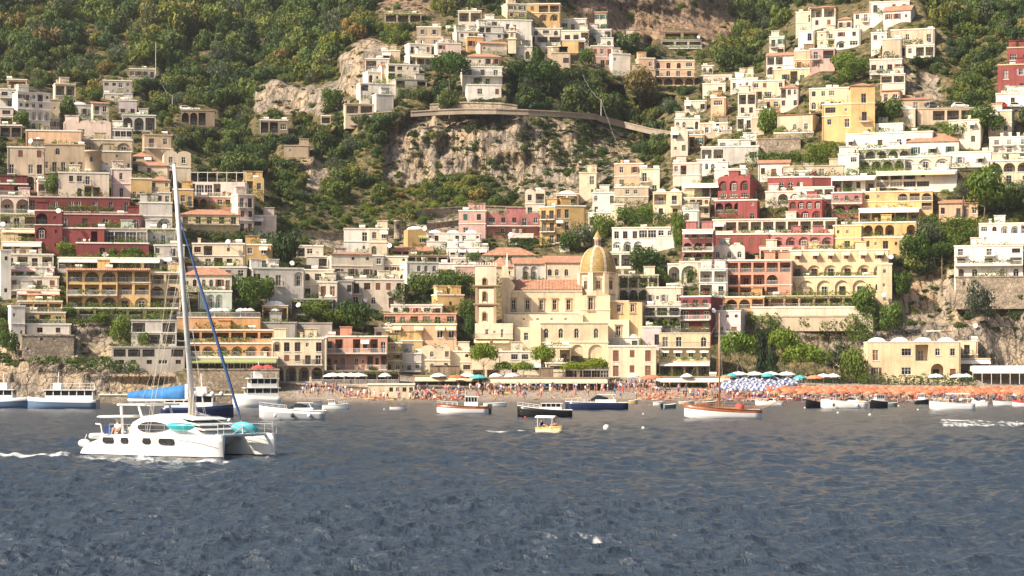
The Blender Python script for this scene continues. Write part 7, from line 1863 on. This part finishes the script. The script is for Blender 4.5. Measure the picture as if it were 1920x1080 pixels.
# ------------------------------------------------------------------ people
M_SKIN = flat_mat('skin', (0.46, 0.26, 0.17), 0.6, var=0.12); M_HAIR = flat_mat('hair', (0.04, 0.025, 0.018), 0.7)
CLOTH = {k: flat_mat('cloth_'+k, c, 0.85) for k, c in {'red': (.45, .06, .06), 'blue': (.05, .12, .38), 'white': (.74, .72, .68), 'black': (.02, .02, .025), 'yellow': (.62, .42, .08), 'pink': (.60, .22, .26), 'green': (.08, .26, .14), 'orange': (.66, .22, .06)}.items()}
def person_mesh(pose, shirt, trunks):
    """one continuous body grown from a skeleton of joints"""
    if pose == 'stand':
        J = {'pel': (0, 0, .92), 'che': (0, .01, 1.25), 'nec': (0, 0, 1.46), 'hd': (0, -.02, 1.56), 'top': (0, -.01, 1.70), 'ls': (-.18, 0, 1.40), 'le': (-.27, .03, 1.13), 'lh': (-.25, -.08, .86), 'rs': (.18, 0, 1.40), 're': (.27, .02, 1.13), 'rh': (.24, -.12, .90), 'lk': (-.11, -.03, .50), 'la': (-.12, .04, .07), 'lt': (-.13, -.12, .03), 'rk': (.11, .0, .50), 'ra': (.13, .05, .07), 'rt': (.15, -.11, .03)}
    elif pose == 'walk':
        J = {'pel': (0, 0, .90), 'che': (0, -.03, 1.23), 'nec': (0, -.05, 1.44), 'hd': (0, -.08, 1.54), 'top': (0, -.08, 1.68), 'ls': (-.18, -.04, 1.38), 'le': (-.25, .14, 1.14), 'lh': (-.22, .08, .90), 'rs': (.18, -.04, 1.38), 're': (.25, -.14, 1.12), 'rh': (.2, -.32, .98), 'lk': (-.1, -.2, .52), 'la': (-.1, -.28, .09), 'lt': (-.1, -.44, .05), 'rk': (.1, .08, .48), 'ra': (.1, .36, .14), 'rt': (.1, .26, .03)}
    elif pose == 'sit':
        J = {'pel': (0, 0, .14), 'che': (0, .05, .46), 'nec': (0, .03, .66), 'hd': (0, 0, .76), 'top': (0, .0, .90), 'ls': (-.18, .04, .60), 'le': (-.28, .12, .34), 'lh': (-.26, .2, .06), 'rs': (.18, .04, .60), 're': (.26, -.06, .38), 'rh': (.15, -.28, .36), 'lk': (-.14, -.36, .42), 'la': (-.13, -.62, .08), 'lt': (-.13, -.76, .04), 'rk': (.14, -.40, .34), 'ra': (.13, -.74, .06), 'rt': (.13, -.86, .08)}
    else:
        J = {'pel': (0, 0, .16), 'che': (0, .34, .20), 'nec': (0, .56, .22), 'hd': (0, .66, .24), 'top': (0, .80, .26), 'ls': (-.18, .50, .2), 'le': (-.30, .3, .12), 'lh': (-.3, .04, .1), 'rs': (.18, .50, .2), 're': (.34, .66, .14), 'rh': (.2, .84, .14), 'lk': (-.1, -.42, .26), 'la': (-.1, -.82, .1), 'lt': (-.12, -.86, .2), 'rk': (.11, -.42, .18), 'ra': (.12, -.84, .1), 'rt': (.14, -.88, .2)}
    E = [('pel', 'che'), ('che', 'nec'), ('nec', 'hd'), ('hd', 'top'), ('che', 'ls'), ('ls', 'le'), ('le', 'lh'), ('che', 'rs'), ('rs', 're'), ('re', 'rh'), ('pel', 'lk'), ('lk', 'la'), ('la', 'lt'), ('pel', 'rk'), ('rk', 'ra'), ('ra', 'rt')]
    Rd = {'pel': (.16, .12), 'che': (.17, .12), 'nec': (.06, .06), 'hd': (.095, .105), 'top': (.075, .085), 'ls': (.065, .065), 'le': (.048, .048), 'lh': (.035, .04), 'rs': (.065, .065), 're': (.048, .048), 'rh': (.035, .04), 'lk': (.07, .07), 'la': (.045, .045), 'lt': (.035, .03), 'rk': (.07, .07), 'ra': (.045, .045), 'rt': (.035, .03)}
    ks = list(J); me = bpy.data.meshes.new('sk'); me.from_pydata([J[k] for k in ks], [(ks.index(a), ks.index(b)) for a, b in E], []); me.update()
    ob = bpy.data.objects.new('sk', me); col.objects.link(ob)
    md = ob.modifiers.new('skin', 'SKIN'); sv = me.skin_vertices[0].data
    for i, k in enumerate(ks): sv[i].radius = Rd[k]; sv[i].use_root = (k == 'pel')
    md.use_smooth_shade = True
    ob.modifiers.new('sub', 'SUBSURF').levels = 1
    dg = bpy.context.evaluated_depsgraph_get(); dg.update()
    out = bpy.data.meshes.new_from_object(ob.evaluated_get(dg)); out.name = 'person_body'
    bpy.data.objects.remove(ob); bpy.data.meshes.remove(me)
    out.materials.clear()
    for m_ in (M_SKIN, CLOTH[shirt] if shirt else M_SKIN, CLOTH[trunks], M_HAIR): out.materials.append(m_)
    pel, nec, top = Vector(J['pel']), Vector(J['nec']), Vector(J['top']); ax = (nec-pel); L = ax.length; ax.normalize()
    for p in out.polygons:
        c = p.center; u = (c-pel).dot(ax); lat = ((c-pel)-ax*u).length
        if (c-top).length < .10 or (c.y > top.y+.02 and (c-top).length < .17): p.material_index = 3
        elif u > L*.98: p.material_index = 0
        elif u > .12 and lat < .24: p.material_index = 1
        elif u > -.16 and lat < .26: p.material_index = 2
        else: p.material_index = 0
        p.use_smooth = True
    return out
PM = {}
def pmesh(pose, shirt, trunks):
    k = (pose, shirt, trunks)
    if k not in PM: PM[k] = person_mesh(*k)
    return PM[k]
def person(label, p, rz, pose, shirt, trunks, scale=1.0, group=None, legs=False):
    o = link('person', pmesh(pose, shirt, trunks), None, p, rz, (scale,)*3)
    return tag(o, label, 'person', group)
def ground(x, y, D=None): D = D or D1(x, y); return P(x, y, D)
# crew and passengers
person('person in dark shirt steering at the stern of the tiny canopy boat', put(1016, 811)+Vector((0, 0, .35)), R(60), 'sit', 'black', 'blue', .95)
person('bare-chested person sitting at the bow of the tiny canopy boat', put(1040, 811)+Vector((0, -.1, .38)), R(-40), 'sit', None, 'white', .95)
person('person in a striped dark top sitting on the catamaran stern', cat_at(-4.7, -1.2, 1.25), cat_rz+R(60), 'sit', 'black', 'red')
person('person in white lounging in the catamaran cockpit', cat_at(-3.9, -2.1, 1.42), cat_rz+R(20), 'sit', 'white', 'pink')
# ------------------------------------------------------------------ parasols
def parasol_meshes(key, mats, r=1.35, h=2.1, n=10, dome=.45):
    if key in _mc: return _mc[key]
    m2 = MB()
    for i in range(n):
        a, b = 2*math.pi*i/n, 2*math.pi*(i+1)/n; mi = i % len(mats)
        pr = [(0.02, h+dome), (r*.5, h+dome*.72), (r, h), (r*1.0, h-.16)]
        for (r0, z0), (r1, z1) in zip(pr[:-1], pr[1:]): m2.face([(r0*math.cos(a), r0*math.sin(a), z0), (r1*math.cos(a), r1*math.sin(a), z1), (r1*math.cos(b), r1*math.sin(b), z1), (r0*math.cos(b), r0*math.sin(b), z0)], mi)
    c = m2.mesh('canopy', mats)
    m2 = MB(); m2.tube((0, 0, -.3), (0, 0, h+dome+.12), .035, n=6)
    for i in range(n): a = 2*math.pi*i/n; m2.tube((0, 0, h-.25), (r*.6*math.cos(a), r*.6*math.sin(a), h+dome*.55), .012, n=3)
    p = m2.mesh('pole', M_WIRON)
    _mc[key] = (c, p); return _mc[key]
def parasol(name, label, p, key, mats, group=None, **kw):
    t = thing(name, label, 'parasol', p, rnd.uniform(0, 1), group); c, q = parasol_meshes(key, mats, **kw)
    link('canopy', c, t); link('pole', q, t); return t
M_ORG = flat_mat('orange_canvas', (0.52, 0.155, 0.075), 0.8, var=.2, orand=.4); M_BLU = flat_mat('blue_canvas', (0.08, 0.11, 0.26), 0.8, orand=.3); M_WHC = flat_mat('white_canvas', (0.74, 0.72, 0.68), 0.8); M_PWH = flat_mat('pale_canvas', (0.50, 0.50, 0.52), 0.8, orand=.25); M_TEAL = flat_mat('teal_canvas', (0.06, 0.36, 0.36), 0.8)
def gy(D, x):   # row of the ground at distance D
    lo, hi = 700.0, 775.0
    for _ in range(30):
        m = (lo+hi)/2
        if D1(x, m) > D: lo = m
        else: hi = m
    return (lo+hi)/2
for i, D in enumerate(np.linspace(386, 412, 7)):
    x = 1452.0+(i % 2)*10-i*3
    while x < 1960:
        jx = x+rnd.uniform(-3, 3); Dd = D+rnd.uniform(-.5, .5)
        if not (jx < 1500 and i > 5):
            parasol('beach_parasol', 'orange beach parasol in the dense rows of the orange bathing beach', P(jx, gy(Dd, jx), Dd), 'org', [M_ORG], 'orange parasols on the beach', r=.98, h=1.6, dome=.45)
        x += 25.5
for i, D in enumerate(np.linspace(398, 440, 9)):
    x = 1352.0+(i % 2)*9+i*2
    while x < 1512-(8-i)*6:
        jx = x+rnd.uniform(-2, 2); Dd = D+rnd.uniform(-.5, .5)
        parasol('beach_parasol', 'blue and white striped beach parasol in the block beside the orange ones', P(jx, gy(Dd, jx), Dd), 'blu', [M_BLU, M_PWH], 'striped parasols on the beach', r=.95, h=1.6, dome=.4)
        x += 20
BIGP = [(624,'w',1.9),(642,'w',1.9),(658,'w',1.9),(672,'w',1.9),(722,'w',1.3),(857,'o',1.9),(876,'w',1.9),(897,'t',1.9),(822,'w',1.6),(1221,'o',2.4),(1188,'w',1.2),(1288,'w',1.3),(1385,'w',2.0),(1415,'w',2.0),(1445,'w',2.0),(1475,'w',2.0),(1528,'o',2.0),(1544,'w',1.7),(1562,'w',1.6),(1360,'o',1.2),(1755,'w',1.7),(1798,'w',2.0),(1812,'w',1.3),(1372,'t',1.3),(1440,'t',1.4),(1500,'t',1.4),(930,'w',1.4),(960,'w',1.6)]
nm_ = {'w': 'white', 'o': 'orange', 't': 'turquoise'}; where = ['outside the pergola restaurant, nearest the pale yellow house','second in the group of four by the pergola restaurant','third in the group of four by the pergola restaurant','last in the group of four by the pergola restaurant','above the striped beach cabins','standing beside the snack bar bush','next to the orange parasol by the snack bar','beside the tall promenade pine','in front of the snack bar awning','largest one, alone before the yellow hotel','small one left of the big orange parasol','small one before the white awning edge','first of the garden row under the umbrella pine','second of the garden row under the umbrella pine','third of the garden row under the umbrella pine','last of the garden row under the umbrella pine','by the thatched bar beyond the blue rows','small one in the open bar','second small one in the open bar','small one at the corner of the leafy restaurant','in front of the cream beach villa arch','largest before the cream beach villa','beside the marquee','between white garden parasols and blue rows','second one above the blue rows','at the far end of the blue rows','under the leaning pine','beside the turquoise laundry']
for (x, k, r_), wh in zip(BIGP, where):
    y = {'w': 727, 'o': 730, 't': 730}[k]; mt = {'w': M_WHC, 'o': M_ORG, 't': M_TEAL}[k]
    parasol('garden_parasol', '%s parasol %s' % (nm_[k], wh), ground(x, y-(4 if x > 1370 and x < 1500 else 0)), (k, r_), [mt], r=r_*1.0, h=2.3, dome=.6)
for i, x in enumerate((402, 411, 423, 451, 460, 469, 516)):
    Dd = D1(x, 596)-2.5
    parasol('terrace_parasol', ['first','second','third','fourth','fifth','sixth','far solitary'][i]+' white parasol on the roof terrace of the orange hotel, counted from the mast', P(x, 596, Dd), 'ter', [M_WHC], r=1.0, h=1.5, dome=.5, n=8)
# ------------------------------------------------------------------ the crowd and its beach beds
def crowd():
    rs = np.random.RandomState(9); var = []
    for k, (ps, sh, tr) in enumerate([('stand', None, 'red'), ('stand', 'white', 'blue'), ('walk', 'blue', 'black'), ('walk', None, 'black'), ('stand', 'pink', 'pink'), ('sit', None, 'blue'), ('sit', 'red', 'red'), ('lie', None, 'orange'), ('lie', None, 'blue'), ('lie', 'yellow', 'yellow'), ('walk', 'white', 'white'), ('stand', 'black', 'black')]):
        CROWNS['person%02d' % k] = pmesh(ps, sh, tr); var.append('person%02d' % k)
    for k, c in enumerate(('red', 'white', 'orange', 'blue')):   # beach beds with towels
        m2 = MB(); m2.box(-.32, .32, -.95, .35, .26, .33); m2.box(-.32, .32, .35, .95, .33, .36, Matrix.Translation((0, .35, .3)) @ Matrix.Rotation(R(35), 4, 'X') @ Matrix.Translation((0, -.35, -.3)))
        for a in (-.27, .27):
            for b in (-.85, .3): m2.box(a-.03, a+.03, b-.03, b+.03, 0, .26)
        CROWNS['bed%d' % k] = m2.mesh('beach_bed', CLOTH[c]); var.append('bed%d' % k)
    X, Y, I = [], [], []
    def area(n, x0, x1, y0, y1, ids):
        X.extend(rs.uniform(x0, x1, n)); Y.extend(rs.uniform(y0, y1, n)); I.extend(rs.choice(ids, n))
    up = [0, 1, 2, 3, 4, 10, 11]; dn = [5, 6, 7, 8, 9]; beds = [12, 13, 14, 15]
    area(200, 1190, 1460, 740, 753, up+dn+dn+dn); area(60, 1195, 1440, 730, 740, up+dn); area(110, 690, 880, 743, 752, dn+dn+dn+up+beds); area(45, 640, 720, 738, 749, up+dn+dn)
    area(40, 880, 985, 736, 750, dn+dn+up); area(240, 1450, 1930, 743, 754, beds+dn+[0, 3, 4]); area(60, 1340, 1500, 745, 753, beds+dn); area(75, 880, 1145, 731, 735, up); area(35, 560, 640, 730, 744, up); area(14, 990, 1180, 738, 752, up+dn); area(60, 1145, 1240, 724, 735, up); area(40, 700, 880, 733, 740, beds+dn+up)
    X, Y = np.array(X), np.array(Y); D = Dm(X, Y)
    pts = np.c_[(X-960)/F*D, D, CZ+(HY-Y)/F*D]; n = len(X)
    scatter('beach_crowd', 'colourful crowd of bathers and beach beds along the waterline', pts, np.ones((n, 3))*rs.uniform(.9, 1.06, (n, 1)), np.c_[np.zeros(n), np.zeros(n), rs.rand(n)*6.28], I, var)
crowd()
WALKERS = [(1062,742,'walk','black','black'),(1014,748,'stand',None,'red'),(1098,738,'walk','white','blue'),(1132,744,'stand','pink','pink'),(985,746,'walk','blue','black'),(1150,750,'stand',None,'black'),(1032,740,'stand','white','white'),(1168,741,'walk','red','red')]
for i, (x, y, ps, sh, tr) in enumerate(WALKERS):
    person('person in %s on the open sand %s' % ({'black': 'black clothes', None: '%s swim trunks' % tr, 'white': 'a white top', 'pink': 'a pink suit', 'blue': 'a blue shirt', 'red': 'red clothes'}[sh], ['behind the black launch','left of the black launch','above the navy yacht bow','behind the navy yacht cabin','by the moored dinghies','beside the yellow jet boat','near the yellow awning','right of the navy yacht cabin'][i]), ground(x, y), rnd.uniform(0, 6.28), ps, sh, tr)
# ------------------------------------------------------------------ quays, marquee, road walls, poles, cars
def wall_path(name, label, cat, pts, h_px, dD=-1.5, th=.5, mat=None, drop=2.0, cope=True):
    """wall along points of the photograph that follows the slope"""
    W3 = []
    for x, y in pts: Dd = D1(x, y)+dD; W3.append((P(x, y, Dd), F/Dd))
    o3 = W3[0][0]; t = thing(name, label, cat, o3); mb = MB(); mc = MB()
    for (a, pa), (b, pb) in zip(W3[:-1], W3[1:]):
        a = a-o3; b = b-o3; ha, hb = h_px/pa, h_px/pb
        q = [(a.x, a.y, a.z-drop), (b.x, b.y, b.z-drop), (b.x, b.y, b.z+hb), (a.x, a.y, a.z+ha)]; r_ = [(x, y+th, z) for x, y, z in q]
        mb.face(q); mb.face(r_[::-1]); mb.face([q[3], q[2], r_[2], r_[3]]); mb.face([q[0], r_[0], r_[1], q[1]]); mb.face([q[0], q[3], r_[3], r_[0]]); mb.face([q[1], r_[1], r_[2], q[2]])
        if cope:
            k = [(x, y-.25, z) for x, y, z in ((a.x, a.y, a.z+ha), (b.x, b.y, b.z+hb))]; u = .35
            mc.face([k[0], k[1], (k[1][0], k[1][1], k[1][2]+u), (k[0][0], k[0][1], k[0][2]+u)]); mc.face([(k[0][0], k[0][1], k[0][2]+u), (k[1][0], k[1][1], k[1][2]+u), (k[1][0], k[1][1]+th+.5, k[1][2]+u), (k[0][0], k[0][1]+th+.5, k[0][2]+u)]); mc.face([(k[0][0], k[0][1], k[0][2]), (k[0][0], k[0][1]+.25, k[0][2]), (k[1][0], k[1][1]+.25, k[1][2]), (k[1][0], k[1][1], k[1][2])])
    mb.build('wall', mat or stone_mat(), t)
    if cope: mc.build('coping', M_ROADW if mat else stone_mat(), t)
    return t
M_ROADW = plaster('road_wall', (0.33, 0.27, 0.21))
wall_path('road_wall','curved road parapet running along the top of the pale cliff','wall',[(770,214),(820,211),(870,209),(930,209),(990,211),(1050,214),(1120,220)],3.5,-.8,mat=M_ROADW,drop=.7)
wall_path('road_wall','shaded road parapet leading to the parked vans','wall',[(1120,221),(1170,234),(1220,246),(1262,253)],3.5,-.8,mat=M_ROADW,drop=.8)
wall_path('road_wall','sunlit road parapet below the parked vans','wall',[(1262,254),(1310,252),(1372,248)],3.5,-.8,mat=M_ROADW,drop=.8)
wall_path('road_wall','short road parapet under the garden terrace','wall',[(648,222),(690,220),(735,216)],6,-2,mat=M_ROADW,drop=2)
wall_path('stone_wall','dry stone terrace wall across the brown slope','wall',[(560,440),(640,446),(720,440),(780,430)],6,-.6)
wall_path('stone_wall','upper dry stone terrace wall under the pale cliff','wall',[(760,408),(820,398),(900,393),(980,396)],6,-.6)
wall_path('stone_wall','lower dry stone terrace wall beside the red villa','wall',[(800,428),(860,420),(912,418)],5,-.6)
wall_path('stone_wall','stone garden wall above the salmon house','wall',[(556,632),(620,632),(690,640)],12,-2,drop=3)
wall_path('stone_wall','rough stone wall under the hill top villa','wall',[(806,204),(870,200),(940,202),(970,206)],7,-.8,drop=1.5)
wall_path('promenade_wall','low promenade wall at the head of the beach','wall',[(520,722),(600,726),(700,730),(800,728),(900,730),(1050,730),(1150,727),(1240,722)],3,-2,drop=1.2)
def quay():
    D = 372; a = P(186, 763, D); t = thing('stone_quay', 'stone landing quay behind the catamaran mast', 'quay', (a.x, D, 0)); mb = MB(); mb.box(0, 26, 0, 30, -2, 1.4); mb.build('body', stone_mat(), t); m2 = MB(); m2.box(-.15, 26.1, -.15, .6, 1.4, 1.62); m2.build('kerb', M_TRIM, t)
    for i in range(5): m2 = MB(); m2.lathe([(.16, 0), (.14, .35), (.22, .45), (.05, .55)], n=8); m2.build('bollard', M_IRON, t, True, loc=(2+5*i, .3, 1.62))
quay()
def marquee():
    p = ground(1872, 716); D = p.y; pm = F/D; L = 105/pm
    t = thing('beach_marquee', 'long white restaurant marquee at the end of the beach', 'marquee', p, R(-3)); m2 = MB(); x = L/2
    m2.face([(-x, -3, 2.2), (x, -3, 2.2), (x, 0, 3.4), (-x, 0, 3.4)]); m2.face([(-x, 3, 2.2), (-x, 0, 3.4), (x, 0, 3.4), (x, 3, 2.2)]); m2.face([(-x, -3, 1.8), (x, -3, 1.8), (x, -3, 2.2), (-x, -3, 2.2)]); m2.face([(-x, -3, 2.2), (-x, 0, 3.4), (-x, 3, 2.2)]); m2.build('canopy', M_AWN, t)
    for i in range(7): m2 = MB(); m2.tube((-x+.1+(2*x-.2)*i/6, -2.95, -.5), (-x+.1+(2*x-.2)*i/6, -2.95, 2.0), .07); m2.build('post', M_WIRON, t)
    m2 = MB(); m2.box(-x, x, 2.6, 2.8, -.5, 2.0); m2.build('back_wall', plas('brown'), t)
marquee()
def blue_awn():
    pass
def pole(label, x, yb, yt, wires=(), nm='utility_pole'):
    D = D1(x, yb)-1.5; p = P(x, yb, D); h = (yb-yt)*D/F; t = thing(nm, label, 'pole', p); m2 = MB(); m2.tube((0, 0, -1), (0, 0, h), .10, .06, 8); m2.build('post', M_WIRON, t); m2 = MB(); m2.box(-.5, .5, -.05, .05, h-.5, h-.4); m2.build('crossarm', M_IRON, t)
    for (x2, y2) in wires:
        q = P(x2, y2, D1(x2, y2)-1.2)-p; m3 = MB(); n = 10; pts = []
        for i in range(n+1): u = i/n; pts.append(Vector((0, 0, h-.3)).lerp(q, u)-Vector((0, 0, 1.0*math.sin(math.pi*u))))
        m3.path(pts, .016, 4); m3.build('cable', M_WIRON, t)
pole('pale utility pole with slack cables on the brow of the cliff', 1127, 216, 186, [(1092, 140), (1180, 320)])
pole('tall thin pole standing in the dark wood', 292, 148, 78)
pole('short pole with a sloping cable in the wood', 323, 207, 178, [(299, 148)])
M_CARW = gel('white_car', (.74, .73, .70)); M_CARR = gel('red_car', (.42, .03, .03)); M_CARD = gel('dark_car', (.06, .07, .09))
def car(label, x, y, m_, van=False, dD=-1.0):
    D = D1(x, y)+dD; t = thing('parked_van' if van else 'parked_car', label, 'van' if van else 'car', P(x, y, D)); Lh = 2.5 if van else 2.05; hh = 2.1 if van else 1.42
    prof = [(-Lh, .35), (-Lh, .85), (-Lh*.96, hh*(.95 if van else .62)), (-Lh*.75, hh), (Lh*.1 if not van else Lh*.45, hh), (Lh*.48 if not van else Lh*.68, hh*.62), (Lh*.95, hh*.52), (Lh, .6), (Lh, .35)]
    m2 = MB()
    m2.face([(a, -.85, b) for a, b in prof][::-1]); m2.face([(a, .85, b) for a, b in prof])
    for (a, b), (c, d) in zip(prof, prof[1:]+prof[:1]): m2.face([(a, -.85, b), (c, -.85, d), (c, .85, d), (a, .85, b)])
    m2.build('body', m_, t); m2 = MB(); m2.face([(-Lh*.7, -.86, hh*.64), (Lh*.4, -.86, hh*.64), (Lh*.1, -.86, hh*.94), (-Lh*.62, -.86, hh*.94)]); m2.build('side_window', M_DARKG, t)
    for sx in (-.62, .62):
        for sy in (-.8, .8): m2 = MB(); m2.tube((sx*Lh, sy-.1, .33), (sx*Lh, sy+.1, .33), .33, n=14); w_ = m2.build('wheel', M_RUBBER, t); m2 = MB(); m2.tube((sx*Lh, sy-.11, .33), (sx*Lh, sy+.11, .33), .18, n=10); m2.build('rim', M_ALU, w_)
for a in (('white van parked on the road below the peach cube',1327,247,M_CARW,True),('second white car behind the parked van',1354,246,M_CARW,True),('white car parked beside the garage house',1296,249,M_CARW,False),('red car before the white plinth of the red villa',1880,203,M_CARR,False),('dark car on the road terrace roof',1748,203,M_CARD,False),('pale car on the road terrace near the tree',1800,203,M_CARW,False),('white car before the red villa corner',1904,203,M_CARW,False),('white car on the shaded road under the wood',350,208,M_CARW,False),('dark car parked above the tiled restaurant',722,466,M_CARD,False)): car(*a)
# towers, dishes, tanks
def tower(label, x, yt, yb, wpx, mat, cren=False, nm='round_tower'):
    D = D1(x, yb)-2; pm = F/D; r_ = wpx/pm/2; h = (yb-yt)/pm; t = thing(nm, label, 'tower', P(x, yb, D)); m2 = MB(); m2.lathe([(r_*1.06, -4), (r_, 0), (r_*.98, h), (r_*1.04, h+.02), (r_*1.04, h+.4), (0.01, h+.4)], n=24); m2.build('shaft', mat, t, True); RECTS.append((x-wpx/2, x+wpx/2, yt, yb))
    m2 = MB(); m2.box(-.3, .3, -r_-.03, -r_+.2, h*.5, h*.5+1.0); m2.build('window', M_DARKG, t)
tower('old round stone watchtower on the terraced slope', 746, 416, 443, 15, stone_mat()); tower('stout round tan house tower beside the stone house', 174, 286, 322, 33, plas('tan'))
def campanile():
    D = D1(960, 92)-5; pm = F/D; t = thing('bell_tower', 'slim cream bell tower of the hill top village', 'tower', P(960, 92, D)); RECTS.append((950, 970, 45, 94))
    for w_, y0, y1 in ((15, 74, 100), (13, 60, 74), (10, 52, 60)):
        wd = w_/pm; hh = (y1-y0)/pm; holes = [(-.45, .45, hh*.25, hh*.8, True, .5, True)] if y1 < 90 else []
        link('stage', wall_mesh('stage', wd, hh, wd, -.2, holes, plas('cream')), t, (0, -wd/2, (92-y1)/pm)); m2 = MB(); m2.box(-wd/2-.2, wd/2+.2, -wd/2-.2, wd/2+.2, -.12, .12); m2.build('cornice', M_TRIM, t, loc=(0, 0, (92-y0)/pm))
    m2 = MB(); m2.lathe([(.75, 0), (.6, .5), (.2, 1.0), (.03, 1.6)], n=12); m2.build('cap', plas('cream'), t, True, loc=(0, 0, 40/pm))
campanile()
DISH = [(58,265,'on the salmon house terrace'),(72,262,'second on the salmon house terrace'),(110,396,'on the upper red hotel wing'),(6,421,'on the stacked flats'),(318,487,'below the mast'),(309,425,'on the shaded grey arches'),(450,549,'beside the courtyard tree'),(560,572,'on the garden pavilion'),(548,494,'above the cream corner house'),(797,429,'on the domed ochre house'),(854,453,'on the long white house'),(958,440,'above the pink awning'),(1110,404,'on the cliff foot garden house'),(1338,583,'on the pink-lilac house'),(1671,482,'on the cream hotel end wall'),(1658,553,'on the cream hotel stair tower'),(1829,611,'on the beach villa roof'),(1495,157,'on the red hip roof house'),(1541,50,'on the cream arched balcony house'),(1310,70,'on the dark porch under the rock'),(685,563,'on the white and orange house'),(1407,158,'on the cream cube'),(1114,50,'on the grey glazed house'),(428,454,'above the cream balcony house'),(731,461,'on the red tiled restaurant')]
def dish(x, y, wh):
    best = None
    for (t, a, b, c, d, D) in HOUSES:
        if a-6 <= x <= b+6 and c-14 <= y <= d and (best is None or D < best): best = D
    D = (best or D1(x, y))-1.0
    t = thing('satellite_dish', 'white satellite dish '+wh, 'satellite dish', P(x, y, D), R(rnd.uniform(-25, 25))); m2 = MB(); m2.lathe([(.02, 0), (.3, .05), (.55, .17), (.56, .19), (.3, .08), (.02, .03)], n=14); o = m2.build('reflector', M_GEL, t, True); o.rotation_euler = (R(70), 0, 0); m2 = MB(); m2.tube((0, .05, 0), (0, 1.2, -.9), .05); m2.tube((0, -.1, -.4), (0, -.5, 0), .02); m2.build('bracket', M_IRON, t)
for d_ in DISH: dish(*d_)
def make_haze():
    mb = MB(); mb.box(-700, 700, -60, 1150, -6, 290)
    m = bpy.data.materials.new('sea_haze'); m.use_nodes = True; n = m.node_tree; n.nodes.clear()
    v = n.nodes.new('ShaderNodeVolumePrincipled'); v.inputs['Color'].default_value = (0.92, 0.93, 0.95, 1); v.inputs['Density'].default_value = HAZE; v.inputs['Anisotropy'].default_value = 0.3
    o = n.nodes.new('ShaderNodeOutputMaterial'); n.links.new(v.outputs[0], o.inputs['Volume'])
    ob = mb.build('haze', m); tag(ob, 'thin pale sea haze softening the far hillside', kind='stuff')
HAZE = 0.00007
make_haze()
